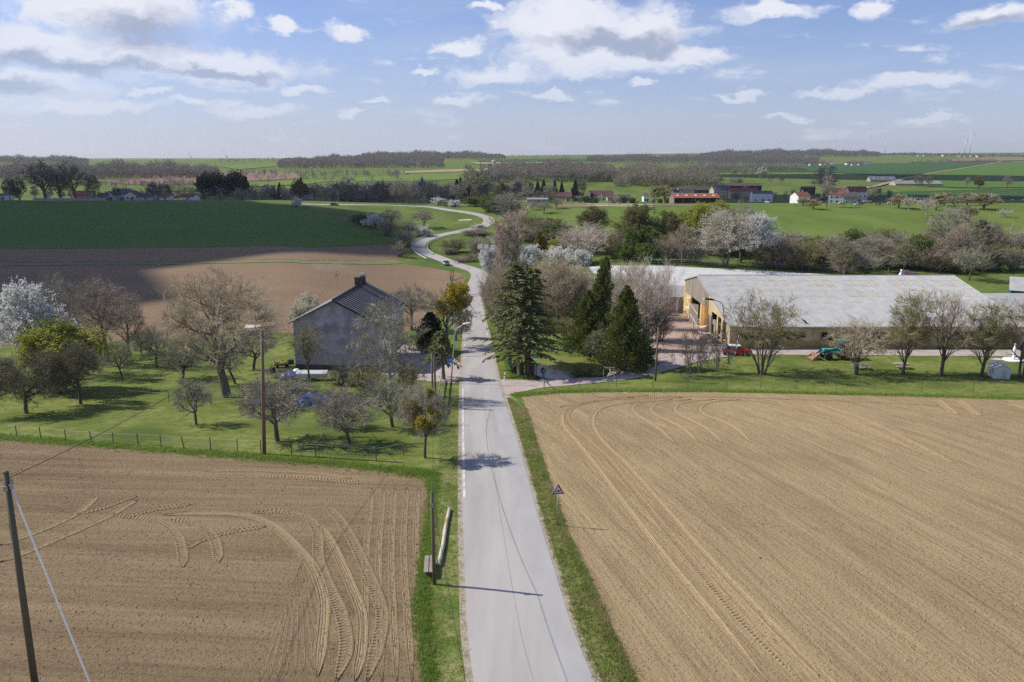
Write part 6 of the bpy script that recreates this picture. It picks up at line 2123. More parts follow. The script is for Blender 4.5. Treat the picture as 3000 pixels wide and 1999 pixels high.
def picnic(label, at, rz, topm, legm):
    o = thing('picnic_table', label, 'table', at, rz, group='picnic tables on the farm lawn')
    for i in range(5):
        MB().box((0, -.3 + i * .15, .76), (2.0, .135, .045)).build('board', topm, o)
    for s in (-1, 1):
        for q in (0, .15):
            MB().box((0, s * (.66 + q * 1.0), .46), (2.0, .135, .045)).build('seat_board', topm, o)
        MB().beam((s * .75, -.72, 0), (s * .75, -.26, .73), .09, .05).beam((s * .75, .72, 0), (s * .75, .26, .73), .09, .05).beam((s * .75 + .05, -.85, .42), (s * .75 + .05, .85, .42), .05, .09).build('leg', legm, o)


picnic('grey picnic table behind the round brownish tree', G(2520, 1082), R(8), M('table_grey', (.42, .40, .37), (.33, .31, .29)), WOOD_RAW)
picnic('picnic table with orange legs beside the upright tree', G(2640, 1080), R(-5), M('table_grey', (.42, .40, .37)), M('leg_orange', (.50, .26, .08), (.40, .20, .06)))
# hut
ha = G(2925, 1105)
ht = thing('garden_hut', 'small white hut under the last lawn trees', 'hut', ha, R(-14))
MB().prism([(-1.0, -1.2, 0), (1.0, -1.2, 0), (1.0, -1.2, 1.45), (0, -1.2, 1.95), (-1.0, -1.2, 1.45)], (0, 2.4, 0)).build('wall', WHITEWALL, ht)
for s in (-1, 1):
    MB().box((s * .6, 0, 1.74), (1.34, 2.8, .06), M=Matrix.Rotation(s * math.atan2(.5, 1.0), 3, 'Y')).build('roof_half', WHITEPAINT, ht)
MB().box((.2, -1.22, .65), (.6, .04, 1.2)).build('door', M('hut_door', (.55, .58, .64)), ht)
# sculpture with boat shaped base
fa = G(2968, 1058)
fo = thing('fountain', 'white fountain figure on a shell-shaped basin at the right edge', 'fountain', fa)
MB().lathe([(1.3, .0), (1.4, .25), (1.25, .32), (.3, .22)], n=16).build('basin', WHITE_PL, fo, smooth=True)
MB().lathe([(.3, .2), (.22, .6), (.14, .9), (.2, 1.3), (.26, 1.7), (.16, 2.1), (.1, 2.2), (.17, 2.4), (.12, 2.6), (.02, 2.68)], n=12).build('figure', WHITE_PL, fo, smooth=True)
for i in range(5):
    MB().beam((-.6 - i * .3, .6 - i * .12, .1), (-1.9 - i * .28, 1.1 - i * .1, .12), .1, .05).build('stone', WHITE_PL, fo)

# --- around the house
mo = G(832, 1076)
mw = thing('lawn_tractor', 'yellow ride-on mower with green grass box on the lawn', 'mower', mo, R(200))
YEL = M('mower_yellow', (.72, .42, .012), (.62, .36, .01), rough=.4)
MB().tube([(.55, 0, .62), (.9, 0, .64), (1.25, 0, .58), (1.42, 0, .5)], [.3, .36, .34, .16], 12).build('bonnet', YEL, mw, smooth=True)
MB().box((-.1, 0, .42), (1.1, .85, .2)).box((.55, 0, .4), (1.3, .5, .2)).build('chassis', DARKMETAL, mw, bevel=.04)
MB().box((-.25, 0, .72), (.5, .5, .16)).box((-.48, 0, .98), (.14, .5, .5)).build('seat', YEL, mw, bevel=.06)
MB().tube([(.32, 0, .6), (.12, 0, 1.0)], .03, 6).lathe([(.16, 0), (.19, .02), (.16, .04)], (.1, 0, 1.0), 12).build('steering_wheel', BLACK, mw)
MB().box((-1.05, 0, .72), (.8, .9, .75)).build('grass_box', M('grass_box_green', (.035, .11, .075), (.03, .09, .06)), mw, bevel=.08)
for x, r_ in ((.95, .2), (-.35, .27)):
    for s in (-1, 1):
        MB().lathe([(.03, -.1), (r_ * .9, -.1), (r_, -.05), (r_, .05), (r_ * .9, .1), (.03, .1)], n=14, axis='Y').build('wheel', BLACK, mw, loc=(x, s * .42, r_))
bx_ = G(806, 1092)
br = thing('garden_spout', 'thin garden pipe with white spout beside a dark barrel', 'pipe', bx_)
MB().tube([(0, 0, -.1), (0, 0, 1.95), (-.12, 0, 2.0), (-.45, 0, 2.12)], .035, 8).build('pipe', METAL, br)
MB().box((-.5, 0, 2.13), (.5, .12, .1), M=Matrix.Rotation(R(14), 3, 'Y')).build('spout', WHITE_PL, br)
ba_ = G(798, 1093)
bl_ = thing('plant_barrel', 'black barrel with dry stalks left of the mower', 'barrel', ba_)
MB().lathe([(.34, 0), (.4, .4), (.38, .8), (.3, .8)], n=14).build('barrel', BLACK, bl_, smooth=True)
MB().tube([(0, 0, .7), (.1, 0, 1.3)], .02, 5).tube([(.1, .1, .7), (-.15, 0, 1.2)], .02, 5).tube([(-.1, .1, .7), (-.05, .1, 1.35)], .02, 5).build('stalks', TW_DARK, bl_)
ta = G(915, 1115)
tl = thing('trailer', 'low white flat-topped trailer in front of the gable', 'trailer', ta, R(9))
MB().prism([(-2.0, -.9, .45), (2.0, -.9, .45), (2.0, -.9, 1.0), (-2.0, -.9, 1.15)], (0, 1.9, 0)).build('box', M('trailer_grey', (.50, .52, .53), (.42, .44, .45), rough=.5), tl, bevel=.03)
MB().box((0, -.92, 1.05), (4.05, .05, .06)).box((0, .1, 1.14), (4.0, 1.9, .05), M=Matrix.Rotation(R(2.1), 3, 'Y')).build('lid', M('trailer_lid', (.62, .64, .65), rough=.4), tl)
for s in (-.85, .85):
    MB().lathe([(.05, -.1), (.3, -.1), (.32, 0), (.3, .1), (.05, .1)], n=14, axis='Y').build('wheel', BLACK, tl, loc=(.2, s, .32))
MB().beam((-2.0, 0, .5), (-2.9, 0, .45), .08).build('drawbar', METAL, tl)
# wood stack under navy tarpaulin
wa = G(842, 1108)
wo_ = thing('wood_stack', 'stack of boards half covered with a navy tarpaulin', 'wood stack', wa, R(-6))
rg = np.random.default_rng(4)
for k in range(22):
    MB().box((rg.normal(-.6, .25), rg.uniform(-.6, .6), .08 + .07 * (k // 3)), (rg.uniform(1.8, 2.8), .14, .06), rz=rg.normal(0, .12)).build('board', WOOD_GREY if k % 3 else WOOD_RAW, wo_)
sz_ = 15
V = []
for j in range(sz_):
    for i in range(sz_):
        a, b = i / (sz_ - 1) * 2 - 1, j / (sz_ - 1) * 2 - 1
        V.append((.5 + a * 1.3, b * 1.0, max(.05, 1.0 - .5 * (abs(a) ** 2.5 + abs(b) ** 3)) + rg.normal(0, .045)))
q = [(j * sz_ + i, j * sz_ + i + 1, (j + 1) * sz_ + i + 1, (j + 1) * sz_ + i) for j in range(sz_ - 1) for i in range(sz_ - 1)]
link('tarpaulin', mesh_np('navy_tarp', V, quads=q, mat=NAVY_TARP, smooth=True), wo_)
MB().lathe([(.55, .75), (.5, 1.0), (.3, 1.2), (.05, 1.25)], (1.2, .4, 0), 10).build('sack', WHITEPAINT, wo_, smooth=True)


def tarp_heap(label, at, W, D_, H, rz, seed, mat):
    o = thing('tarpaulin_heap', label, 'tarpaulin', at, rz, group='blue tarpaulins in the orchard')
    rg = np.random.default_rng(seed)
    n1_, n2_ = 44, 20
    V = []
    for j in range(n2_):
        for i in range(n1_):
            a, b = i / (n1_ - 1) * 2 - 1, j / (n2_ - 1) * 2 - 1
            e = max(0, 1 - abs(a) ** 5) * max(0, 1 - abs(b) ** 3)
            h = H * e ** .45 * (.86 + .12 * math.sin(a * 7 + seed) + .08 * math.sin(a * 17 + b * 6)) + rg.normal(0, .035) * e
            V.append((a * W / 2 + rg.normal(0, .03), b * D_ / 2 + .12 * math.sin(a * 23) * (1 - e), h))
    q = [(j * n1_ + i, j * n1_ + i + 1, (j + 1) * n1_ + i + 1, (j + 1) * n1_ + i) for j in range(n2_ - 1) for i in range(n1_ - 1)]
    link('sheet', mesh_np('tarp', V, quads=q, mat=mat, smooth=False), o)
    MB().tube([(-W / 2, -D_ / 2 + .1, .08), (0, -D_ / 2 - .05, .1), (W / 2, -D_ / 2 + .1, .08)], .07, 6).build('weight_log', WOOD_OLD, o)


tarp_heap('big blue tarpaulin over a wood heap behind the apple trees', G(928, 1190), 4.9, 1.9, 1.55, R(2), 3, BLUE_TARP)
tarp_heap('small blue tarpaulin scrap right of the big one', G(985, 1192), 1.5, 1.1, .6, R(12), 5, BLUE_TARP)
tarp_heap('pale plastic sheet heap left behind the wide apple tree', G(768, 1185), 2.2, 1.2, .7, R(5), 6, M('plastic_pale', (.45, .50, .58), (.35, .40, .50), rough=.35))
ro = G(745, 990)
gz = thing('garden_swing', 'garden swing with a pale canopy behind the walnut', 'swing', ro, R(6))
MB().prism([(-1.4, -.9, 2.0), (1.4, -.9, 2.0), (1.25, 0, 2.3), (-1.25, 0, 2.3)], (0, .02, .04)).prism([(-1.4, .9, 2.0), (1.4, .9, 2.0), (1.25, 0, 2.3), (-1.25, 0, 2.3)], (0, .02, .04)).build('canopy', WHITEPAINT, gz)
for x in (-1.3, 1.3):
    MB().beam((x, -.8, 0), (x, 0, 2.1), .06).beam((x, .8, 0), (x, 0, 2.1), .06).build('frame', METAL, gz)
MB().box((0, 0, .6), (2.2, .6, .1)).box((0, .3, .95), (2.2, .08, .6)).build('seat', M('cushion_grey', (.3, .32, .34)), gz)
ro = G(781, 1002)
gb_ = thing('garden_table', 'dark garden table on the lawn behind the brown pole', 'table', ro)
MB().box((0, 0, .74), (1.8, .9, .06)).build('top', DARKMETAL, gb_)
for x in (-.7, .7):
    for y in (-.35, .35):
        MB().box((x, y, .36), (.06, .06, .72)).build('leg', DARKMETAL, gb_)

# --- clutter in the farm yard
ya = G(1990, 930)
hk = thing('hay_rake', 'black farm rake with wheels in front of the small shed', 'farm machine', ya, R(10))
for i in range(5):
    a = MB()
    a.lathe([(.62, -.02), (.66, 0), (.62, .02)], (0, 0, 0), 18, axis='Y', close=False)
    for k in range(10):
        an_ = k * math.pi / 5
        a.beam((0, 0, 0), (.74 * math.cos(an_), 0, .74 * math.sin(an_)), .03)
    a.build('wheel', DARKMETAL, hk, loc=(-1.8 + i * .8, .15 * i, .7), rot=(0, 0, R(25)))
MB().beam((-2.4, .2, .9), (2.4, .5, 1.0), .1).beam((1.6, .4, .6), (3.4, -.2, .5), .1).build('frame', RUST, hk)
MB().tube([(-.3, .5, .8), (-.3, .5, 3.2)], .08, 8).build('mast', WHITEPAINT, hk)
MB().tube([(-1.2, .6, .8), (-1.3, .6, 2.9)], .06, 8).build('mast', RUST, hk)
ya = G(1958, 925)
tk_ = thing('spreader', 'small orange spreader machine at the yard edge', 'farm machine', ya, R(30))
MB().lathe([(.2, .5), (.85, 1.3), (.9, 1.45)], n=14).build('hopper', M('machine_orange', (.50, .15, .06), (.42, .12, .05), rough=.5), tk_, smooth=True)
MB().box((0, 0, .45), (1.0, .8, .15)).beam((.4, 0, .5), (1.8, 0, .45), .08).build('frame', RUST, tk_)
for s in (-.5, .5):
    MB().lathe([(.05, -.08), (.33, -.08), (.35, 0), (.33, .08), (.05, .08)], n=14, axis='Y').build('wheel', BLACK, tk_, loc=(0, s, .35))
ya = G(2048, 985)
rk = thing('feed_rack', 'pale tubular rack with white boards beside the barn door', 'rack', ya, R(-12))
for x in (-1.0, 0, 1.0):
    for y in (-.6, .6):
        MB().box((x, y, 1.2), (.07, .07, 2.4)).build('upright', WHITEPAINT if x == 0 else METAL, rk)
for z in (.5, 1.2, 2.3):
    MB().box((0, -.6, z), (2.1, .05, .05)).box((0, .6, z), (2.1, .05, .05)).build('rail', METAL, rk)
MB().box((.5, 0, .62), (1.4, .9, .05), M=Matrix.Rotation(R(12), 3, 'Y')).box((.6, .2, 1.6), (1.2, .7, .05), M=Matrix.Rotation(R(-14), 3, 'Y')).build('board', WHITEPAINT, rk)
rg = np.random.default_rng(9)
DB = 'scrap and crates along the barn end wall'
for i, (x, y, lab) in enumerate(((2075, 992, 'pale wooden pallet leaning by the barn wall'), (2090, 1006, 'stack of crates near the barn corner'), (2062, 1004, 'wooden crate on the yard edge'),
                                 (2026, 915, 'pale beam pile by the braced barn door'))):
    p = G(x, y)
    o = thing('crate_stack' if i else 'pallet', lab, 'pallet' if i == 0 else 'crates', p, rg.uniform(-.5, .5), group=DB)
    for k in range(6):
        MB().box((rg.normal(0, .1), rg.normal(0, .1), .08 + .15 * k), (1.2, .9 if k % 2 else .2, .09), rz=rg.normal(0, .2)).build('board', WOOD_RAW if (k + i) % 2 else WOOD_GREY, o)
# crate frames by the bend, stones on the bank
ca = G(1374, 768)
cr = thing('wooden_frame', 'grey wooden pallet frame standing by the bend', 'frame', ca, R(20))
for x in (-.9, -.3, .3, .9):
    MB().box((x, 0, 1.2), (.12, .1, 2.4)).build('upright', WOOD_GREY, cr)
for z in (.4, 1.3, 2.3):
    MB().box((0, -.08, z), (2.0, .06, .14)).build('slat', WOOD_GREY, cr)
STONE = M('field_stone', (.50, .47, .42), (.36, .33, .29), scale=3, rough=.9)


def rock(name, label, at, r, seed, mat=STONE, group=None):
    rg = np.random.default_rng(seed)
    prof = [(max(.02, math.sin(a)) * r * rg.uniform(.85, 1.1), -math.cos(a) * r * .62 + r * .35) for a in np.linspace(0.1, 3.0, 6)]
    m = MB().lathe(prof, n=8)
    m.v = [(x * (1 + .2 * math.sin(seed + y * 5)) + rg.normal(0, r * .06), y + rg.normal(0, r * .06), z + rg.normal(0, r * .04)) for x, y, z in m.v]
    return tag(m.build(name, mat, loc=at, rot=(0, 0, seed)), label, 'stone', group)


rock('boulder', 'dark boulder on the bank between pond and drive', G(1683, 1092), .8, 1, M('stone_dark', (.12, .11, .09), (.2, .18, .15)), 'stones by the pond')
rock('boulder', 'second dark boulder right of the first at the pond', G(1700, 1090), .6, 2, M('stone_dark', (.12, .11, .09)), 'stones by the pond')
rock('boulder', 'pale ochre boulder at the right pond bank', G(1738, 1083), .7, 3, M('stone_ochre', (.46, .38, .24), (.36, .29, .18)), 'stones by the pond')
rock('boulder', 'lone pale stone in the middle of the harrowed right soil', G(2222, 1636), .16, 4, M('stone_tan', (.34, .26, .17), (.26, .19, .12)))


# --- person on the road
def person(label, at, rz, H=1.75):
    o = thing('person', label, 'person', at, rz)
    s = H / 1.75
    J = [(0, 0, .95), (0, .02, 1.2), (0, .03, 1.42), (0, .03, 1.52), (0, .04, 1.60), (0, .05, 1.70),
         (.19, .02, 1.42), (.25, -.08, 1.15), (.24, .08, .92), (-.19, .02, 1.42), (-.25, .12, 1.16), (-.24, .26, .95),
         (.10, 0, .9), (.11, .14, .50), (.11, .10, .08), (.11, .26, .04), (-.10, 0, .9), (-.11, -.06, .50), (-.11, -.26, .12), (-.11, -.12, .05)]
    E_ = [(0, 1), (1, 2), (2, 3), (3, 4), (4, 5), (2, 6), (6, 7), (7, 8), (2, 9), (9, 10), (10, 11), (0, 12), (12, 13), (13, 14), (14, 15), (0, 16), (16, 17), (17, 18), (18, 19)]
    rad = [.15, .14, .13, .06, .10, .085, .07, .05, .04, .07, .05, .04, .10, .07, .05, .04, .10, .07, .05, .04]
    me = bpy.data.meshes.new('body')
    me.from_pydata([tuple(c * s for c in j) for j in J], E_, [])
    ob = link('body', me, o)
    ob.modifiers.new('skin', 'SKIN')
    for i, v in enumerate(me.skin_vertices[0].data if me.skin_vertices else []):
        v.radius = (rad[i] * s,) * 2
    if not me.skin_vertices:
        bpy.context.view_layer.objects.active = ob
    ob.modifiers.new('sub', 'SUBSURF').levels = 1
    me.materials.append(M('dark_clothes', (.02, .022, .03), (.03, .032, .04), rough=.9))
    MB().lathe([(.02, 1.48), (.085, 1.52), (.10, 1.62), (.08, 1.72), (.02, 1.76)], (0, .05, 0), 12).build('head', M('skin_tone', (.42, .27, .19)), o, smooth=True)
    MB().lathe([(.112, 1.64), (.105, 1.70), (.07, 1.77), (.01, 1.79)], (0, .045, 0), 12).build('cap', M('cap_dark', (.03, .03, .035)), o, smooth=True)
    MB().box((0, .02, 1.30), (.34, .26, .10)).build('vest_stripe', M('vest_grey', (.35, .36, .38)), o, bevel=.03)
    return o


pp = G(1367, 884)
person('walker in dark clothes at the left road edge beyond the golden tree', (pp.x, pp.y, pp.z + .06), math.pi)
# ================================================================== the far country
big_tree('far_bare', 201, 12, .2, .3, BARK_D, TW_GREY, n1=9, a1=46, L1=.5, dens=.5, up=.08, twig_r=.05, n4=3, nf=230)
big_tree('far_brown', 202, 12, .15, .3, BARK_D, TW_TAN, n1=9, a1=44, L1=.5, dens=.5, up=.10, twig_r=.05, n4=3, nf=230)
big_tree('far_dark', 203, 12, .15, .3, BARK_D, TW_DARK, n1=9, a1=46, L1=.5, dens=.5, up=.08, twig_r=.06, n4=3, nf=300)
big_tree('far_green', 204, 10, .12, .3, BARK_D, TW_OLIVE, n1=9, a1=46, L1=.5, dens=.4, up=.08, leaf=LEAF_O, bs=.42, bl=2, twig_r=.05, n4=2, nf=230)
big_tree('far_white', 205, 8, .1, .3, BARK_D, TW_GREY, n1=9, a1=46, L1=.5, dens=.4, up=.08, blossom=BLOSSOM_C, bs=.42, bl=2, twig_r=.04, n4=2, nf=230)
big_tree('far_mistle', 206, 9, .15, .3, BARK_D, TW_TAN, n1=9, a1=50, L1=.5, dens=.4, up=.06, twig_r=.05, n4=2, nf=260, mist=16)
bush('far_bush', 207, 5, 3.4, 22, TW_GREY, twig_r=.05, fan=52, dens=.6)
bush('far_bush_tan', 208, 5, 3.4, 22, TW_TAN, twig_r=.05, fan=52, dens=.6)
ORD = ['first', 'second', 'third'] + ['%dth' % i for i in range(4, 200)]
KIND = {'far_bare': 'bare grey tree', 'far_brown': 'bare brown tree', 'far_dark': 'dark leafless tree', 'far_green': 'olive-green tree', 'far_white': 'pale blossoming tree',
        'far_mistle': 'tree with golden mistletoe', 'far_bush': 'grey shrub', 'far_bush_tan': 'tan shrub', 'cypress_far': 'dark conifer', 'oak': 'great bare oak', 'thicket_green': 'green bush'}


def belt(where, group, items):
    """items: (kind, column px, distance, height); labels count from the left within each kind"""
    cnt = {}
    for k, p, D, H in sorted(items, key=lambda t: t[1]):
        i = cnt.get(k, 0)
        cnt[k] = i + 1
        bushy = 'bush' in k
        place(k, 'shrub' if bushy else ('conifer_tree' if k.startswith('cyp') else 'oak_tree' if k == 'oak' else 'broadleaf_tree'),
              '%s %s, %s from the left' % (KIND[k], where, ORD[i]), 'bush' if bushy else 'tree', GD(p, D), H, (p * 1.3) % 6.28, group, 1.0 + .18 * math.sin(p), sink=.3)


def scatter(n, p0, p1, D0, D1, h0, h1, kinds, seed):
    rg = np.random.default_rng(seed)
    ks = [k for k, w in kinds for _ in range(w)]
    return [(ks[int(rg.integers(len(ks)))], float(p0 + (p1 - p0) * (i + rg.random()) / n), float(rg.uniform(D0, D1)), float(rg.uniform(h0, h1))) for i in range(n)]


MIX = [('far_bare', 4), ('far_brown', 3), ('far_dark', 3), ('far_green', 1), ('far_bush', 2), ('far_white', 1), ('cypress_far', 1)]
belt('behind the green crop', 'trees along the left village',
     scatter(22, 0, 900, 520, 560, 6, 11, MIX, 1) + [('far_dark', 275, 462, 14), ('far_dark', 345, 455, 8), ('far_dark', 450, 455, 11), ('far_dark', 485, 455, 10), ('far_dark', 30, 458, 13), ('far_dark', 60, 462, 13)])
belt('inside the cemetery wall', 'oaks inside the cemetery wall', [('oak', 134, 462, 22.5), ('oak', 220, 464, 21.5), ('oak', 178, 470, 15)])
belt('left of the upper road', 'trees left of the upper road', scatter(30, 740, 1260, 470, 640, 8, 15, MIX, 2))
belt('between upper road and village', 'trees between upper road and village', scatter(24, 1260, 1620, 520, 700, 8, 15, MIX, 3)
     + [('cypress_far', 1350, 600, 17), ('cypress_far', 1362, 620, 14), ('cypress_far', 1340, 640, 15), ('far_bare', 1380, 560, 26), ('far_bare', 1425, 560, 27)])
belt('among the central village houses', 'trees among the central village houses', scatter(16, 1560, 2130, 505, 560, 3, 5.5, [('far_bare', 2), ('far_green', 3), ('far_bush', 2), ('far_mistle', 1), ('far_dark', 2), ('far_white', 1), ('thicket_green', 2)], 4)
     + [('cypress_far', 1592, 660, 14), ('cypress_far', 1625, 665, 14), ('cypress_far', 1645, 665, 13), ('cypress_far', 1684, 650, 15), ('far_dark', 1700, 650, 15), ('cypress_far', 1735, 570, 7), ('far_mistle', 1917, 500, 11), ('far_mistle', 1948, 500, 12)])
belt('among the right village farms', 'trees at the right village end', scatter(20, 2130, 2620, 610, 720, 5, 9, [('far_bare', 3), ('far_dark', 3), ('far_bush', 3), ('far_brown', 2)], 5)
     + [('cypress_far', 2522, 620, 11), ('far_bare', 2415, 640, 27)])
belt('on the hill meadow above the village', 'trees on the hill meadow', [('far_bare', 2150, 1000, 13), ('far_bare', 2180, 1000, 14), ('far_brown', 2200, 1010, 13), ('far_white', 2232, 1000, 15), ('far_dark', 2258, 860, 10), ('far_dark', 2288, 850, 9),
     ('far_bare', 2145, 760, 12), ('far_dark', 2165, 760, 11), ('far_bare', 2832, 830, 11), ('far_green', 2866, 800, 13), ('far_bare', 2950, 800, 14), ('far_dark', 2690, 830, 12), ('far_dark', 2720, 840, 12)])
# cow pasture orchard, one by one
PO = 'fruit trees on the cow pasture'
for k, x, y, ty, w, lab in (('far_mistle', 2353, 603, 578, 40, 'left golden mistletoe tree of the pair on the pasture'), ('far_mistle', 2384, 614, 583, 48, 'right mistletoe tree of the pair on the pasture'),
                            ('far_bare', 2421, 608, 512, 50, 'tall bare tree towering over the pasture edge'), ('far_bare', 2552, 600, 541, 34, 'slim tall tree behind the cows'),
                            ('far_mistle', 2632, 611, 567, 60, 'mistletoe apple tree left of the pale bare one'), ('apple_pale', 2661, 615, 574, 50, 'pale bare apple tree on the pasture fence'),
                            ('apple_pale', 2714, 632, 578, 60, 'pale gnarled apple tree beside the white puddle'), ('far_mistle', 2741, 618, 566, 55, 'mistletoe tree behind the pale gnarled one'),
                            ('far_mistle', 2765, 604, 563, 50, 'mistletoe tree second behind the gnarled one'), ('far_bare', 2795, 611, 572, 70, 'broad grey apple tree in the pasture row'),
                            ('far_mistle', 2832, 602, 563, 60, 'mistletoe tree left of the broadest crown'), ('far_mistle', 2880, 615, 565, 95, 'broadest dark crown of the pasture row'),
                            ('mistle_apple', 2835, 653, 598, 60, 'golden topped tree low on the pasture'), ('apple_pale', 2802, 638, 606, 45, 'pale half-dead tree left of the golden topped one'),
                            ('apple_pale', 2943, 637, 611, 50, 'pale pollarded tree at the right of the pasture'), ('far_bare', 1630, 612, 580, 46, 'round bare apple tree above the stream thicket'),
                            ('far_bare', 1593, 626, 590, 50, 'round grey apple tree left of it above the thicket'), ('far_bare', 1560, 616, 588, 34, 'small bare tree left of the two round ones')):
    tree(k, 'apple_tree', lab, x, y, ty, group=PO, width=w, rz=x % 6)


def row(where, group, pts):
    for i, (k, x, y, ty, w) in enumerate(sorted(pts, key=lambda t: t[1])):
        tree(k, 'thicket_bush' if 'thicket' in k or 'hazel' in k else 'broadleaf_tree', '%s %s, %s from the left' % (ROWK[k], where, ORD[i]), x, y, ty, 'bush' if 'thicket' in k or 'hazel' in k else 'tree', group=group, width=w, rz=x % 6.28)


ROWK = {'thicket_grey': 'grey twiggy shrub', 'thicket_red': 'brown twiggy shrub', 'thicket_olive': 'olive twiggy shrub', 'thicket_green': 'fresh green shrub', 'ash': 'bare grey tree', 'ash_red': 'bare brown tree', 'willow_b': 'hazy olive willow', 'hazel_tan': 'tan upright shrub', 'hazel_pale': 'pale upright shrub'}
rg = np.random.default_rng(31)
kk = ['thicket_grey', 'thicket_red', 'thicket_olive', 'thicket_grey', 'thicket_olive', 'thicket_green', 'ash', 'ash_red']
row('in the front row of the stream hedge', 'front row of the stream hedge', [(kk[int(rg.integers(8))], x + rg.uniform(-12, 12), 776 + (x - 1900) * .012 + rg.uniform(-4, 6), 712 + rg.uniform(-22, 12), rg.uniform(85, 130)) for x in range(2260, 3010, 47)])
row('in the rear row of the stream hedge', 'rear row of the stream hedge', [(kk[int(rg.integers(8))], x + rg.uniform(-12, 12), 748 + rg.uniform(-6, 6), 682 + rg.uniform(-20, 12) + max(0, (x - 2600) * .02), rg.uniform(90, 140)) for x in range(1760, 3010, 52)])
row('in the copse left of the tall willows', 'copse left of the tall willows', [(kk[int(rg.integers(6))], x, 700 + (x - 1500) * .10 + rg.uniform(-8, 8), 652 + (x - 1500) * .07 + rg.uniform(-16, 8), rg.uniform(90, 130)) for x in range(1500, 1780, 34)])
row('between the spruces and the farm yard', 'upright shrubs between spruces and yard', [('hazel_tan', 1590, 930, 765, 120), ('hazel_tan', 1650, 968, 800, 110), ('hazel_pale', 1680, 900, 765, 130), ('thicket_olive', 1610, 975, 915, 90), ('hazel_pale', 1790, 960, 770, 140), ('thicket_olive', 1790, 1035, 930, 100), ('hazel_tan', 1850, 940, 762, 130), ('thicket_red', 1930, 1000, 890, 90), ('thicket_red', 1690, 990, 935, 80), ('hazel_tan', 1548, 940, 790, 90)])


# --- woods too far to count
def wood(label, p0, p1, D0, D1, h, n, seed, c1, c2, white=0.0, m=46, name='wood', ragged=.25, wide=.36, ls=.075):
    rg = np.random.default_rng(seed)
    pxs = p0 + (p1 - p0) * rg.random(n)
    D = D0 + (D1 - D0) * rg.random(n)
    base = np.array([tuple(GD(a, b)) for a, b in zip(pxs, D)])
    u_ = np.abs((pxs - p0) / (p1 - p0) * 2 - 1)
    H = h * rg.uniform(1 - ragged, 1 + ragged, n) * (1 - .55 * u_ ** 5) * (1 + .16 * np.sin(pxs * .045 + seed) + .1 * np.sin(pxs * .13))
    N = n * m
    par = np.repeat(np.arange(n), m)
    d = rg.normal(0, 1, (N, 3))
    d /= np.linalg.norm(d, axis=1)[:, None]
    rr = rg.random(N) ** .4
    C = base[par] + np.stack([d[:, 0] * rr * H[par] * wide, d[:, 1] * rr * H[par] * wide, H[par] * (.56 + .44 * d[:, 2] * rr)], -1)
    out = d * .7 + np.array([0, 0, .35])
    V, Tr = leaves(C, h * ls, rg, 2.0, out, .8, .15)
    # trunks
    tv = np.concatenate([base + np.array([h * .02, 0, 0]), base + np.array([-h * .02, 0, 0]), base + np.stack([0 * H, 0 * H, H * .8], -1)])
    i = np.arange(n)
    Tr = np.concatenate([Tr, np.stack([i, i + n, i + 2 * n], -1) + len(V)])
    V = np.concatenate([V, tv])
    mt = M('wood_%d' % seed, c1, c2, scale=.035 * 900 / D0, rough=.95, world=True, trans=.45, detail=6, lo=.3, hi=.7, c3=(.50, .48, .44) if white else None, c3s=.05 * 900 / D0, c3t=(.70 - white, .76 - white))
    o = link(name, mesh_np(name, V, tris=Tr, mat=mt))
    return tag(o, label, 'wood', kind='stuff')


GB, GT, GD_ = (.215, .190, .172), (.280, .240, .195), (.150, .134, .128)
wood('leafless wood on the left skyline behind the oaks', -60, 640, 1020, 1330, 18, 1100, 11, GB, GD_, .03, m=44, ls=.060)
wood('far wooded ridge at the left skyline', -80, 260, 2200, 2700, 17, 600, 12, GD_, GB, m=24, ls=.09)
wood('dark conifer plantation behind the left village', 588, 722, 690, 760, 17, 300, 13, (.022, .030, .018), (.036, .046, .026))
wood('long wooded ridge left of the water tower', 815, 1300, 1600, 2350, 17, 2000, 14, GD_, GB, .02, m=20, ls=.085)
wood('upper wooded ridge above the long one', 1040, 1480, 2500, 3100, 18, 1200, 15, GD_, GB, m=20, ls=.10)
wood('brown leafless wood on the hill behind the village', 1425, 1800, 810, 960, 13, 900, 16, GT, GB, .02, m=50, ls=.060)
wood('brown wood right of the village meadow', 1800, 2110, 770, 930, 13, 720, 17, GT, (.27, .24, .16), .05, m=50, ls=.060)
wood('wood on the right skyline', 1720, 2400, 2250, 3000, 18, 2000, 18, GD_, GB, .01, m=18, ls=.09)
wood('upper wood on the right skyline below the turbines', 2050, 2580, 3100, 3800, 20, 1600, 19, GD_, GB, m=18, ls=.10)
wood('tree line along the far right hamlet', 2560, 3060, 3300, 3700, 12, 420, 20, GD_, (.16, .16, .11), m=14, ls=.14)
wood('scrub belt below the far right village', 2000, 2360, 1500, 1700, 12, 420, 21, GB, GT, .04, m=18, ls=.11)
wood('scrub along the far brown field', 2660, 2960, 2300, 2500, 9, 160, 22, GB, GD_, .03, m=16, ls=.12)
wood('hedges on the left hill meadows', 250, 620, 820, 900, 7, 110, 23, GB, GD_, .04, m=40)
wood('scrub belt between the left fields', 300, 900, 640, 720, 8, 130, 24, GB, GD_, .0, m=40)
wood('hedges on the hillside left of the water tower', 640, 1200, 900, 1250, 8, 150, 25, GB, GD_, .05, m=40)
wood('scrub on the slope between village and wood', 1440, 1560, 690, 780, 8, 110, 26, GT, GB, .07, m=40)
wood('scrub belt behind the central village', 900, 1430, 640, 780, 9, 420, 27, GB, GT, .05, m=36)
wood('far skyline trees in the centre', 1480, 1760, 3200, 3600, 9, 60, 28, GD_, GB, m=18, ls=.12)
wood('far hedges on the plain at the left skyline', 640, 830, 2400, 3200, 8, 120, 29, GD_, GB, m=16, ls=.12)


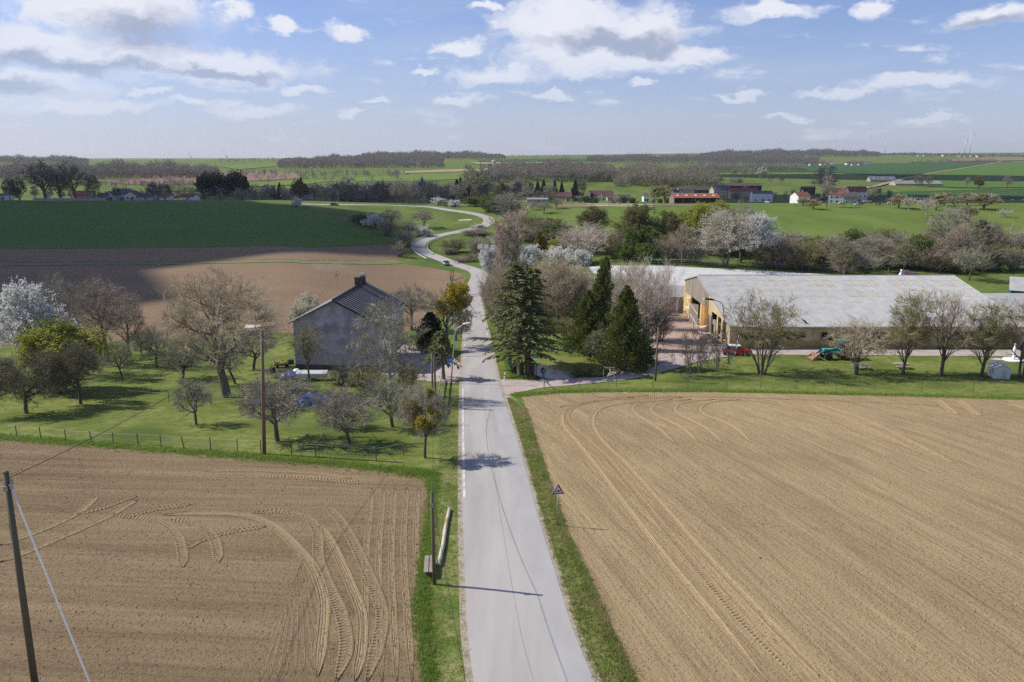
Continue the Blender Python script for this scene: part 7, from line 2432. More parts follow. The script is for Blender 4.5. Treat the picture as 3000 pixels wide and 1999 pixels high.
# --- village houses
def vm(c, n, rough=.9):
    return M('far_' + n, c, tuple(x * .85 for x in c), scale=.4, rough=rough, world=True)


WL = {'white': vm((.70, .70, .69), 'white'), 'cream': vm((.55, .46, .32), 'cream'), 'grey': vm((.33, .32, .32), 'grey'), 'blue': vm((.46, .50, .60), 'bluewhite'), 'brown': vm((.22, .17, .13), 'brown'),
      'stone': vm((.40, .35, .29), 'stone'), 'dark': vm((.07, .06, .055), 'dark')}
RF = {'red': vm((.210, .075, .058), 'tile_red'), 'orange': vm((.300, .100, .062), 'tile_orange'), 'dark': vm((.085, .065, .062), 'tile_dark'), 'slate': vm((.105, .110, .130), 'slate'), 'maroon': vm((.125, .055, .055), 'tile_maroon'),
      'grey': vm((.24, .23, .225), 'sheet_grey')}
win_me = {}


def vhouse(label, pl, pr, ye, yr, D, kind='long', wall='white', roof='red', rz=0.0, depth=9.0, nw=3, floors=1, chim=True, name='village_house', cat='house', group='houses of the village', opened=False, sky=0):
    at = GD((pl + pr) / 2, D)
    Wd = (pr - pl) / FOC * (D * CP + (CAM_H - at.z) * SP)
    e = max(2.2, ZT(ye, D) - at.z)
    r = max(e + .6, ZT(yr, D + depth / 2) - at.z)
    o = thing(name, label, cat, at, rz, group)
    if kind == 'long':
        Lx, Ly = Wd, depth
    else:
        Lx, Ly = depth, Wd
    # built with the ridge along local x, then turned for gable-on houses
    m = MB()
    th = .3
    m.box((0, Ly - th / 2, e / 2 - .5), (Lx, th, e + 1))
    if not opened:
        m.box((0, th / 2, e / 2 - .5), (Lx, th, e + 1))
    for s in (-1, 1):
        x = s * (Lx / 2 - th / 2)
        m.prism([(x - th / 2, th, -1), (x - th / 2, Ly - th, -1), (x - th / 2, Ly - th, e), (x - th / 2, Ly / 2, r), (x - th / 2, th, e)], (th, 0, 0))
    off = (0, 0, 0) if kind == 'long' else (-Ly / 2, 0, 0)
    rot = (0, 0, 0) if kind == 'long' else (0, 0, math.pi / 2)
    pos = (0, 0, 0) if kind == 'long' else (Ly / 2, Lx / 2, 0)
    m.build('wall', WL[wall], o, loc=pos, rot=rot)
    k = math.atan2(r - e, Ly / 2)
    rf = MB()
    for s in (-1, 1):
        ln = (Ly / 2 + .4) / math.cos(k)
        rf.box((0, Ly / 2 + s * (Ly / 2 + .4) / 2, r - (Ly / 2 + .4) / 2 * math.tan(k) + .1), (Lx + .7, ln, .18), M=Matrix.Rotation(-s * k, 3, 'X'))
    ro_ = rf.build('roof', RF[roof], o, loc=pos, rot=rot)
    if chim:
        MB().box((Lx * .22, Ly / 2 + .3, r + .35), (.7, .7, 1.3)).build('chimney', WL['grey'], ro_)
    for q in range(sky):
        MB().box((-Lx / 2 + (q + .5) * Lx / sky, Ly * .25, (e + r) / 2 + .26), (1.4, 1.2, .05), M=Matrix.Rotation(k, 3, 'X')).build('skylight', WL['white'], ro_)
    FW = Lx if kind == 'long' else Ly
    if not opened:
        for f in range(floors):
            for i in range(nw):
                z = 1.5 + f * 2.7
                if z + .8 > e:
                    continue
                x = -FW / 2 + (i + .5) * FW / nw
                if 'w' not in win_me:
                    win_me['w'] = MB().box((0, 0, 0), (1.3, .10, 1.5)).mesh('window', WHITEPAINT)
                    win_me['p'] = MB().box((0, -.06, 0), (1.0, .04, 1.25)).mesh('pane', GLASS)
                w_ = link('window', win_me['w'], o, (x, -.03, z))
                link('pane', win_me['p'], w_)
        MB().box((FW * .08, -.03, .9), (1.1, .1, 2.1)).build('door', WL['brown'], o)
    else:
        MB().box((0, Ly * .3, e / 2), (Lx - 1, .1, e * .95)).build('inner_wall', WL['dark'], o, loc=pos, rot=rot)
        for q in range(6):
            MB().box((-Lx / 2 + .3 + q * (Lx - .6) / 5, .15, e / 2), (.3, .3, e)).build('post', WL['brown'], o, loc=pos, rot=rot)
    return o


HL_ = [
    ('white two-storey village house left of the cream one', 1574, 1606, 571, 560, 640, 'long', 'white', 'maroon', .05, 9, 5, 2),
    ('cream village house with two rows of windows', 1606, 1626, 571, 559, 638, 'long', 'cream', 'maroon', -.05, 9, 3, 2),
    ('village house with broad dark red roof right of the cream one', 1627, 1675, 577, 564, 636, 'long', 'grey', 'maroon', .0, 11, 4, 1),
    ('village house with the brightest orange roof', 1668, 1708, 576, 566, 650, 'long', 'white', 'orange', -.12, 9, 3, 1),
    ('small white gable in front of the dark red roofs', 1657, 1674, 585, 578, 600, 'gable', 'white', 'maroon', .0, 8, 1, 1),
    ('grey house at the left end of the central village', 1538, 1564, 576, 568, 640, 'long', 'grey', 'red', .1, 9, 2, 1),
    ('low house with dark roof below the white one', 1563, 1592, 584, 576, 615, 'long', 'blue', 'dark', .0, 8, 3, 1),
    ('brown low house in the middle of the village', 1684, 1709, 583, 575, 600, 'long', 'brown', 'dark', .0, 9, 2, 1),
    ('long farmhouse under a dark red roof', 1729, 1797, 574, 559, 650, 'long', 'white', 'maroon', .04, 13, 6, 1),
    ('house with twin white gable peaks', 1753, 1780, 579, 572, 625, 'gable', 'white', 'red', .0, 9, 2, 1),
    ('beige walled barn beside the bright white gable', 1780, 1800, 580, 573, 610, 'long', 'stone', 'maroon', .0, 10, 1, 1),
    ('bright white gable wall in the village middle', 1801, 1813, 583, 577, 600, 'gable', 'white', 'maroon', .0, 10, 1, 2),
    ('dark roofed barn right of the bright white gable', 1813, 1848, 585, 571, 605, 'long', 'blue', 'dark', .0, 11, 2, 1),
    ('small lone white house with two windows', 1886, 1902, 574, 567, 600, 'gable', 'white', 'dark', .0, 9, 2, 2),
    ('white house with red roof above the open shed', 1972, 1986, 563, 554, 640, 'long', 'white', 'red', .1, 8, 2, 1),
    ('small pink-grey gable house above the open shed', 1986, 2003, 563, 555, 645, 'gable', 'blue', 'red', .0, 8, 1, 1),
    ('brown farm building behind the open shed', 1988, 2034, 556, 547, 690, 'long', 'stone', 'dark', -.05, 12, 4, 1),
    ('dark farm building right of the brown one', 2034, 2082, 557, 547, 690, 'long', 'dark', 'dark', .05, 12, 3, 1),
    ('big cream farmhouse with slate roof', 2090, 2143, 557, 544, 660, 'long', 'cream', 'slate', .05, 13, 6, 2),
    ('barn with red roof joined to the big farmhouse', 2138, 2223, 560, 551, 655, 'long', 'stone', 'red', .03, 12, 4, 1),
    ('white house with blue roof panels at the village end', 2204, 2262, 567, 560, 600, 'long', 'white', 'slate', -.08, 9, 3, 1),
    ('white house with red half-hipped roof beyond the pasture', 2335, 2375, 575, 563, 560, 'long', 'white', 'red', .25, 10, 3, 1),
    ('house with red roof and wide white gable', 2428, 2472, 570, 552, 575, 'long', 'white', 'red', -.35, 11, 3, 2),
    ('low house with grey-brown roof right of the white gable', 2470, 2512, 577, 566, 555, 'long', 'grey', 'dark', -.35, 10, 2, 1),
    ('white house with stacked red and brown roofs', 2487, 2538, 562, 547, 600, 'long', 'white', 'red', -.1, 11, 4, 2),
    ('orange roofed house at the left beside the oaks', 220, 262, 572, 560, 500, 'long', 'stone', 'orange', .1, 10, 3, 1),
    ('grey house half hidden by a dark tree', 283, 308, 575, 566, 500, 'long', 'grey', 'dark', .0, 9, 2, 1),
    ('white gabled house left of the large pale one', 309, 335, 571, 561, 505, 'gable', 'white', 'dark', .0, 9, 2, 1),
    ('large pale blue house in the left village', 337, 374, 567, 554, 510, 'long', 'blue', 'slate', .08, 10, 3, 2),
    ('white house right of the large pale one', 367, 398, 570, 561, 500, 'gable', 'white', 'dark', .0, 9, 2, 1),
    ('long low house with dull red roof', 400, 446, 577, 570, 490, 'long', 'blue', 'maroon', .0, 10, 4, 1),
    ('grey gabled house behind the long low one', 424, 460, 571, 560, 520, 'gable', 'grey', 'dark', .0, 10, 2, 1),
    ('small orange roofed house in the left village', 468, 496, 578, 569, 495, 'long', 'white', 'orange', .1, 9, 2, 1),
    ('white house with red roof left of the plantation', 525, 567, 578, 568, 490, 'long', 'white', 'red', -.05, 9, 3, 1),
    ('pale bungalow at the far left edge', -6, 17, 574, 568, 500, 'long', 'white', 'slate', .0, 8, 2, 1),
    ('house with dark slate roof right of the plantation', 858, 912, 568, 553, 560, 'long', 'grey', 'dark', .1, 11, 3, 1),
    ('dark barn at the left of the central tree belt', 1000, 1068, 583, 562, 540, 'long', 'dark', 'dark', .05, 14, 2, 1),
    ('barn with dull maroon roof left of the church', 1075, 1178, 582, 568, 560, 'long', 'brown', 'maroon', -.02, 14, 4, 1),
    ('small orange gable right of the church', 1270, 1287, 565, 552, 640, 'gable', 'stone', 'orange', .0, 9, 1, 1),
    ('long building with orange-red roof right of the church', 1365, 1422, 570, 561, 650, 'long', 'white', 'orange', .0, 11, 5, 1),
    ('red roofed house near the green trees of the upper road', 1455, 1490, 571, 561, 640, 'long', 'white', 'red', -.1, 10, 2, 1),
    ('white house on the hillside above the church', 1006, 1034, 531, 524, 900, 'long', 'white', 'dark', .0, 9, 3, 1),
    ('second white house on the hillside above the church', 1000, 1012, 527, 523, 930, 'gable', 'white', 'slate', .0, 8, 1, 1),
]
for h in HL_:
    vhouse(*h[:11], nw=h[11], floors=h[12])
vhouse('long dark barn behind the big farmhouse', 2130, 2231, 545, 537, 720, 'long', 'dark', 'dark', 0, 20, chim=False, name='farm_barn', cat='barn', opened=True)
vhouse('open shed with long orange-red roof in front of the village', 1974, 2107, 580, 567.5, 455, 'long', 'brown', 'orange', .02, 13, chim=False, name='farm_shed', cat='shed', opened=True, sky=5)
vhouse('grey roofed farm shed at the left village foreground', 1544, 1606, 593, 585, 520, 'long', 'grey', 'grey', .0, 16, chim=False, name='farm_shed', cat='shed', nw=4, sky=6)
vhouse('grey barn on the hill left of the white track', 2552, 2622, 530, 517, 960, 'long', 'grey', 'slate', -.25, 26, chim=False, name='farm_barn', cat='barn', nw=8, sky=3)
vhouse('long grey barn on the hill beside the white track', 2626, 2758, 542, 530, 860, 'long', 'stone', 'grey', -.1, 20, chim=False, name='farm_barn', cat='barn', nw=9)
vhouse('dark low shed behind the pasture edge', 2352, 2388, 552, 547, 700, 'long', 'dark', 'dark', 0, 8, chim=False, name='farm_shed', cat='shed', opened=True)
# far hamlets: houses nobody could tell apart
rg = np.random.default_rng(77)
for i in range(26):
    if i < 15:
        x, D, lab, gp = rg.uniform(2360, 2545), rg.uniform(2150, 2400), 'tiny house of the far village below the skyline wood', 'far village below the wood'
    else:
        x, D, lab, gp = rg.uniform(2680, 2870), rg.uniform(3150, 3350), 'tiny house of the farthest hamlet below the turbines', 'farthest hamlet'
    at = GD(x, D)
    o = thing('village_house', lab, 'house', at, rg.uniform(-.5, .5), gp)
    w_, h_ = rg.uniform(10, 20), rg.uniform(4, 6)
    MB().box((0, 0, h_ / 2), (w_, 9, h_)).build('wall', WL['white' if i % 2 else 'cream'], o)
    MB().prism([(-w_ / 2 - .4, -5, h_), (-w_ / 2 - .4, 5, h_), (-w_ / 2 - .4, 0, h_ + 4)], (w_ + .8, 0, 0)).build('roof', RF['red' if i % 3 else 'slate'], o)
# church tower with onion dome
ca = GD(1238, 600)
ch = thing('church_tower', 'church tower with dark onion dome left of the upper road', 'church', ca)
zt = ZT(546, 600) - ca.z
MB().box((0, 0, zt / 2), (5, 5, zt)).build('tower', WL['stone'], ch)
for s in (-1, 1):
    MB().box((s * 1.1, -2.52, zt - 2.2), (.9, .1, 2.0)).build('belfry_opening', WL['dark'], ch)
MB().lathe([(3.1, zt), (3.2, zt + .5), (2.6, zt + 1.0), (2.9, zt + 2.2), (2.4, zt + 3.3), (1.2, zt + 4.0), (1.1, zt + 4.8), (.9, zt + 5.4), (.3, zt + 6.2), (.08, zt + 8.2)], n=12).build('dome', RF['slate'], ch, smooth=True)
# water tower and radio mast
wa = GD(1448, 1500)
z1, z2 = ZT(492, 1500) - wa.z, ZT(470, 1500) - wa.z
wt_ = thing('water_tower', 'pale funnel-shaped water tower on the far hill', 'tower', wa)
MB().lathe([(2.6, -2), (2.4, z2 * .55), (3.4, z2 * .68), (4.4, z2 * .95), (4.5, z2), (.3, z2 + .5)], n=16).build('shaft', M('tower_concrete', (.62, .58, .48), (.52, .48, .40)), wt_, smooth=True)
MB().box((0, 0, z2 - 1.2), (9.1, .3, .8)).build('band', WL['grey'], wt_)
MB().tube([(0, 0, z2), (0, 0, z2 + 5)], .2, 5).build('aerial', METAL, wt_)
ma_ = GD(1427, 1480)
ms = thing('radio_mast', 'thin lattice mast left of the water tower', 'mast', ma_)
zz = ZT(456, 1480) - ma_.z
MB().tube([(0, 0, 0), (0, 0, zz)], [.5, .2], 4).build('mast', GALV_W, ms)
MB().box((0, 0, zz * .8), (1.4, .3, .3)).box((0, 0, zz * .95), (1.0, .3, .3)).build('aerial', GALV_W, ms)


# wind turbines
def turbine(label, px_, hub, base, D, br, ang0, yaw):
    at = GD(px_, D)
    zh = ZT(hub, D) - at.z
    o = thing('wind_turbine', label, 'wind turbine', at, yaw, group='wind turbines on the skyline')
    br = br / FOC * D
    WT = M('turbine_white', (.66, .68, .72), (.60, .62, .66), rough=.5)
    MB().tube([(0, 0, -5), (0, 0, zh)], [br * .085, br * .045], 10).build('tower', WT, o, smooth=True)
    MB().tube([(0, br * .12, zh + br * .02), (0, -br * .12, zh + br * .02)], [br * .05, br * .055], 8).build('nacelle', WT, o)
    MB().lathe([(.01, -br * .2), (br * .05, -br * .15), (br * .05, -br * .12)], (0, 0, zh + br * .02), 8, axis='Y').build('hub', WT, o)
    for k in range(3):
        a = R(ang0 + k * 120)
        d = Vector((math.sin(a), 0, math.cos(a)))
        q = Vector((math.cos(a), 0, -math.sin(a)))
        c = Vector((0, -br * .15, zh + br * .02))
        pts = [c + q * br * .02, c + d * br * .2 + q * br * .055, c + d * br, c + d * br * .98 - q * br * .012, c + d * br * .2 - q * br * .03, c - q * br * .02]
        MB().prism(pts, (0, br * .02, 0)).build('blade', WT, o)


turbine('tallest wind turbine at the right skyline', 2840, 392, 441, 4300, 17, -10, .5)
turbine('shorter turbine just left of the tallest', 2825, 408, 441, 4700, 14, 15, .6)
turbine('wind turbine standing behind the skyline wood', 2443, 415.5, 440, 6300, 10, 40, .2)
turbine('faint wind turbine between the wood and the pair', 2592, 412, 442, 6500, 11, 0, 1.1)


# --- cows
def make_cow(key, white):
    """dairy cow: deep trunk, neck, head, four jointed legs"""
    pr = [(-1.05, 1.28, .16), (-.95, 1.15, .36), (-.6, 1.05, .42), (-.1, .98, .44), (.4, 1.02, .42), (.75, 1.12, .36), (.95, 1.28, .24), (1.2, 1.38, .17), (1.38, 1.34, .15), (1.6, 1.18, .13), (1.78, 1.02, .09)]
    m = MB().tube([(x, 0, z) for x, z, r in pr], [r for *_, r in pr], 12)
    for x, s in ((-.8, -1), (-.8, 1), (.62, -1), (.62, 1)):
        y = .24 * s
        if x < 0:
            m.tube([(x, y, 1.0), (x + .12, y, .72), (x - .06, y, .42), (x, y, .12), (x + .03, y, 0)], [.17, .13, .075, .055, .07], 8)
        else:
            m.tube([(x, y, .95), (x + .02, y, .65), (x + .03, y, .42), (x, y, .12), (x + .03, y, 0)], [.14, .09, .07, .05, .065], 8)
    m.tube([(-1.08, 0, 1.3), (-1.18, 0, 1.0), (-1.15, 0, .6)], [.05, .03, .05], 6)
    m.tube([(-.55, 0, .75), (-.5, 0, .62), (-.45, 0, .56)], [.2, .16, .06], 8)
    for s in (-1, 1):
        m.tube([(1.36, .12 * s, 1.42), (1.33, .32 * s, 1.42)], [.05, .02], 5)
        m.tube([(1.38, .08 * s, 1.46), (1.40, .16 * s, 1.58)], [.03, .01], 5)
    mat = bpy.data.materials.new('cow_' + key)
    mat.use_nodes = True
    t = mat.node_tree
    b = t.nodes['Principled BSDF']
    b.inputs['Roughness'].default_value = .8
    n = t.nodes.new('ShaderNodeTexNoise')
    n.inputs['Scale'].default_value = 1.35
    n.inputs['Detail'].default_value = 1
    tcn = t.nodes.new('ShaderNodeTexCoord')
    mp = t.nodes.new('ShaderNodeMapping')
    mp.inputs['Location'].default_value = (hash(key) % 7, len(key), 0)
    t.links.new(tcn.outputs['Object'], mp.inputs[0])
    t.links.new(mp.outputs[0], n.inputs['Vector'])
    r = t.nodes.new('ShaderNodeMapRange')
    r.inputs['From Min'].default_value = white - .01
    r.inputs['From Max'].default_value = white + .01
    t.links.new(n.outputs['Fac'], r.inputs['Value'])
    x = t.nodes.new('ShaderNodeMix')
    x.data_type = 'RGBA'
    t.links.new(r.outputs[0], x.inputs['Factor'])
    x.inputs[6].default_value = (.02, .018, .018, 1)
    x.inputs[7].default_value = (.68, .65, .60, 1)
    t.links.new(x.outputs[2], b.inputs['Base Color'])
    MATS['cow_' + key] = mat
    return m.mesh('cow', mat, smooth=True)


cow_me = {'w': make_cow('white', .05), 'p': make_cow('pied', .49), 'b': make_cow('black', .62)}
for k, x, y, rz, lab in (('w', 2248, 599, 3.0, 'white cow grazing nearest the bare cherry top'), ('p', 2327, 603, 1.6, 'pied cow facing the viewer left of the mistletoe pair'), ('p', 2363, 602, 1.2, 'pied cow behind the mistletoe pair'),
                         ('p', 2461, 602, 0.1, 'left pied cow of the pair right of the tall tree'), ('p', 2471, 601, 3.2, 'right pied cow of the pair right of the tall tree'), ('p', 2509, 606, .3, 'pied cow grazing at the left of the large cow group'),
                         ('b', 2522, 603, 3.3, 'black cow at the centre of the large cow group'), ('b', 2529, 599, .2, 'second black cow right behind the black one'), ('p', 2535, 597, 0, 'pied cow behind the two black cows'), ('p', 2547, 597, 3.1, 'pied cow at the right end of the cow group'),
                         ('b', 2572, 604, 2.8, 'dark pied cow standing alone right of the group'), ('p', 2604, 602, .4, 'pied cow half behind the mistletoe apple tree'), ('p', 2618, 603, 3.4, 'pied cow right behind the mistletoe apple tree'), ('p', 2694, 596, 2.0, 'pied cow between the pasture trees'),
                         ('w', 2966, 590, 0.05, 'white cow on the right pasture skyline'), ('w', 2999, 589, .2, 'white cow cut by the right picture edge')):
    p = G(x, y)
    o = thing('cow', lab, 'cow', p, rz, group='cows on the far pasture', scale=1.05)
    link('body', cow_me[k], o)
# cemetery wall with gravestones
c0, c1 = GD(97, 448), GD(309, 450)
cwl = thing('cemetery_wall', 'low stone wall of the cemetery under the oaks', 'wall', c0)
dv = c1 - c0
for i in range(24):
    a = dv * (i / 24)
    MB().beam(a + Vector((0, 0, .55)), dv * ((i + .97) / 24) + Vector((0, 0, .55)), .5, 2.2 + .2 * math.sin(i * 3)).build('stone_course', WL['stone'], cwl)
rg = np.random.default_rng(6)
for i in range(14):
    p = GD(205 + i * 7.2, 456 + rg.uniform(0, 8))
    gs = thing('gravestone', 'upright gravestone behind the cemetery wall, %s from the left' % ORD[i], 'gravestone', p, group='gravestones of the cemetery')
    MB().prism([(-.4, -.1, 0), (.4, -.1, 0), (.4, -.1, 1.0), (.2, -.1, 1.4), (-.2, -.1, 1.4), (-.4, -.1, 1.0)], (0, .2, 0)).build('slab', WL['grey' if i % 2 else 'dark'], gs)
    MB().box((0, 0, .08), (1.0, .5, .2)).build('base', WL['grey'], gs)
# steam plumes of far cooling towers
STEAM = M('steam_white', (.95, .95, .96), (.90, .91, .93), scale=.01, rough=1, trans=.65)
for x, yt, yb, D, w_ in ((665, 437, 463, 9000, 9), (560, 446, 463, 9000, 6)):
    at = GD(x, D)
    m = MB()
    zb_, zt2 = ZT(yb, D) - at.z, ZT(yt, D) - at.z
    n_ = 13
    m.tube([(-(i / n_) * w_ * 4 + 6 * math.sin(i * 1.7), 0, zb_ + (zt2 - zb_) * i / n_) for i in range(n_ + 1)], [max(2, w_ * (.8 + .9 * math.sin(i * .55)) * (1 + .3 * math.sin(i * 2.3))) for i in range(n_ + 1)], 10)
    tag(m.build('steam_plume', STEAM, loc=at, smooth=True), 'white steam plume on the left horizon' if w_ == 9 else 'smaller steam plume left of the big one', kind='stuff')
# ================================================================== ground detail
# --- tyre tracks: strips pressed into the soil, with the lug pattern in relief
def track_mat(name, c1, c2, pitch, kind):
    m = bpy.data.materials.new(name)
    m.use_nodes = True
    t = m.node_tree
    N, Lk = t.nodes, t.links
    b = N['Principled BSDF']
    b.inputs['Roughness'].default_value = .95
    b.inputs['Specular IOR Level'].default_value = .1
    uv = N.new('ShaderNodeUVMap')
    sp = N.new('ShaderNodeSeparateXYZ')
    Lk.new(uv.outputs[0], sp.inputs[0])

    def ma(op, a, c=None):
        x = N.new('ShaderNodeMath')
        x.operation = op
        for i, s in enumerate((a, c)):
            if s is None:
                continue
            if isinstance(s, (int, float)):
                x.inputs[i].default_value = s
            else:
                Lk.new(s, x.inputs[i])
        return x.outputs[0]
    tcn = N.new('ShaderNodeTexCoord')
    nz = N.new('ShaderNodeTexNoise')
    nz.inputs['Scale'].default_value = 6
    nz.inputs['Detail'].default_value = 5
    Lk.new(tcn.outputs['Object'], nz.inputs['Vector'])
    nb = N.new('ShaderNodeTexNoise')
    nb.inputs['Scale'].default_value = .4
    Lk.new(tcn.outputs['Object'], nb.inputs['Vector'])
    side = ma('ABSOLUTE', ma('SUBTRACT', sp.outputs[0], .5))
    if kind == 'lug':
        ph = ma('ADD', ma('MULTIPLY', sp.outputs[1], 6.283 / pitch), ma('MULTIPLY', side, 5.0))
        ph = ma('ADD', ph, ma('MULTIPLY', ma('GREATER_THAN', sp.outputs[0], .5), 3.14))
        h = ma('SINE', ph)
    else:
        h = ma('SINE', ma('MULTIPLY', sp.outputs[0], 6.283 * 6))
    hh = ma('ADD', ma('MULTIPLY', h, .032 if kind == 'lug' else .012), ma('MULTIPLY', nz.outputs['Fac'], .05))
    bp = N.new('ShaderNodeBump')
    bp.inputs['Strength'].default_value = 1
    bp.inputs['Distance'].default_value = 1
    Lk.new(hh, bp.inputs['Height'])
    Lk.new(bp.outputs[0], b.inputs['Normal'])
    mr = N.new('ShaderNodeMapRange')
    mr.inputs['From Min'].default_value = .3
    mr.inputs['From Max'].default_value = .7
    Lk.new(nz.outputs['Fac'], mr.inputs['Value'])
    x = N.new('ShaderNodeMix')
    x.data_type = 'RGBA'
    Lk.new(mr.outputs[0], x.inputs['Factor'])
    x.inputs[6].default_value = (*c1, 1)
    x.inputs[7].default_value = (*c2, 1)
    Lk.new(x.outputs[2], b.inputs['Base Color'])
    MATS[name] = m
    return m


LUG_R = track_mat('lug_track_pale', (.385, .274, .152), (.265, .184, .100), .27, 'lug')
SMO_R = track_mat('smooth_track_pale', (.420, .302, .168), (.305, .214, .116), .4, 'smooth')
LUG_L = track_mat('lug_track_brown', (.300, .220, .128), (.190, .138, .080), .27, 'lug')
SMO_L = track_mat('smooth_track_brown', (.325, .240, .140), (.225, .164, .094), .4, 'smooth')


def track(parent, pts, w, mat, off=.05, gauge=0.0, amp=.8):
    """one wheel mark along the given photograph pixels; edges raised a little by the squeezed soil"""
    cl = spline([tuple(G(*p)[:2]) for p in pts], max(30, len(pts) * 22))
    n = len(cl)
    d = np.gradient(cl, axis=0)
    d /= np.linalg.norm(d, axis=1)[:, None]
    nr_ = np.stack([d[:, 1], -d[:, 0]], -1)
    cl = cl + nr_ * gauge
    prof = np.array([(-.62, .004), (-.5, .05), (-.40, .0), (-.2, -.012), (0, -.012), (.2, -.012), (.40, .0), (.5, .05), (.62, .004)])
    rg = np.random.default_rng(int(abs(pts[0][0]) * 7))
    P = cl[:, None] + nr_[:, None] * (prof[:, 0] * w)[None, :, None]
    tp = np.clip(np.minimum(np.arange(n), np.arange(n)[::-1]) / (n * .09), .05, 1)[:, None, None] ** .6
    P = cl[:, None] + nr_[:, None] * (prof[:, 0] * w)[None, :, None] * tp
    Z = T(P[..., 0], P[..., 1]) + off + prof[None, :, 1] * amp + rg.normal(0, .006, (n, len(prof)))
    V = np.concatenate([P, Z[..., None]], -1).reshape(-1, 3)
    ln = np.concatenate([[0], np.cumsum(np.linalg.norm(np.diff(cl, axis=0), axis=1))])
    uv = np.stack([np.repeat(np.linspace(0, 1, len(prof))[None], n, 0), np.repeat(ln[:, None], len(prof), 1)], -1).reshape(-1, 2)
    ii = np.arange(n * len(prof)).reshape(n, len(prof))
    q = np.stack([ii[:-1, :-1], ii[:-1, 1:], ii[1:, 1:], ii[1:, :-1]], -1).reshape(-1, 4)
    link('tyre_track', mesh_np('tyre_track', V, quads=q, mat=mat, smooth=True, uv=uv), parent)


# right field: the turning loop and the long straight marks
track(field_r, [(2345, 1999), (2160, 1800), (1990, 1600), (1850, 1430), (1770, 1335), (1705, 1278), (1670, 1245), (1660, 1215), (1690, 1190), (1760, 1175), (1860, 1166)], .55, LUG_R)
track(field_r, [(2245, 1999), (2090, 1810), (1950, 1640), (1835, 1490), (1745, 1370), (1690, 1300), (1648, 1250), (1650, 1212), (1700, 1184), (1800, 1166), (1900, 1160)], .55, SMO_R)
track(field_r, [(2420, 1999), (2230, 1800), (2060, 1620), (1920, 1460), (1830, 1360), (1760, 1290), (1735, 1240), (1750, 1205), (1800, 1188), (1900, 1176)], .45, SMO_R)
for x0, x1 in ((1860, 1905), (1915, 1975), (1985, 2045), (2060, 2130)):
    track(field_r, [(x1 + 70, 1300), (x1 + 10, 1250), (x0, 1215), (x0 - 8, 1195), (x0 + 25, 1180), (x0 + 110, 1172)], .45, SMO_R)
track(field_r, [(2100, 1172), (2220, 1178), (2340, 1200), (2450, 1240), (2560, 1290)], .5, LUG_R)
track(field_r, [(2240, 1175), (2360, 1188), (2450, 1215), (2560, 1262), (2700, 1330)], .5, SMO_R)
track(field_r, [(2320, 1178), (2420, 1192), (2520, 1225), (2640, 1280), (2800, 1360)], .5, SMO_R)
track(field_r, [(2745, 1170), (2775, 1195), (2800, 1215)], .7, SMO_R)
track(field_r, [(2808, 1172), (2840, 1198), (2870, 1220)], .7, SMO_R)
track(field_r, [(2958, 1182), (3010, 1200), (3060, 1215)], .7, SMO_R)
track(field_r, [(1750, 1165), (1950, 1163), (2150, 1166), (2350, 1172), (2560, 1180), (2750, 1190)], .5, LUG_R)
track(field_r, [(1640, 1195), (1720, 1178), (1850, 1170), (2000, 1166)], .5, LUG_R)
# left field
track(field_l, [(930, 1985), (940, 1900), (950, 1800), (945, 1735), (915, 1660), (860, 1595), (810, 1550), (750, 1520), (680, 1508), (560, 1506), (480, 1512)], .55, SMO_L)
track(field_l, [(985, 1999), (1015, 1900), (1000, 1800), (965, 1720), (935, 1640), (930, 1560), (900, 1520), (820, 1500), (740, 1505)], .60, LUG_L)
track(field_l, [(1075, 1999), (1110, 1880), (1120, 1800), (1095, 1720), (1060, 1640), (1020, 1560), (985, 1510), (960, 1490)], .60, LUG_L)
track(field_l, [(1040, 1999), (1060, 1900), (1060, 1800), (1030, 1720), (1000, 1650), (970, 1590), (935, 1540)], .5, SMO_L)
track(field_l, [(0, 1600), (60, 1580), (150, 1545), (230, 1505), (265, 1475), (280, 1458)], .5, SMO_L)
track(field_l, [(0, 1650), (100, 1612), (220, 1560), (320, 1515), (370, 1485), (400, 1468)], .5, SMO_L)
track(field_l, [(225, 1510), (300, 1490), (350, 1472), (400, 1455)], .5, LUG_L)
track(field_l, [(360, 1520), (430, 1500), (500, 1488), (560, 1480)], .5, LUG_L)
track(field_l, [(535, 1665), (535, 1620), (520, 1570), (480, 1535), (420, 1520), (330, 1510)], .55, LUG_L)
track(field_l, [(640, 1650), (635, 1600), (610, 1555), (560, 1530), (500, 1525)], .55, LUG_L)
track(field_l, [(545, 1610), (590, 1585), (680, 1560), (780, 1545)], .5, LUG_L)
track(field_l, [(600, 1383), (700, 1380), (820, 1382), (940, 1390), (1030, 1405)], .5, SMO_L)
track(field_l, [(760, 1400), (860, 1402), (950, 1408), (1060, 1420)], .5, LUG_L)
for k in range(5):
    track(field_l, [(1090 + k * 34, 1430), (1085 + k * 34, 1500), (1075 + k * 36, 1600), (1070 + k * 40, 1750), (1075 + k * 44, 1999)], .34, SMO_L, .042, amp=.45)
for k in range(9):
    track(field_l, [(760 + k * 26, 1999 - k * 6), (800 + k * 17, 1880 - k * 8), (835 + k * 9, 1780 - k * 9), (865 + k * 3, 1700 - k * 8)], .2, SMO_L, .040, amp=.2)


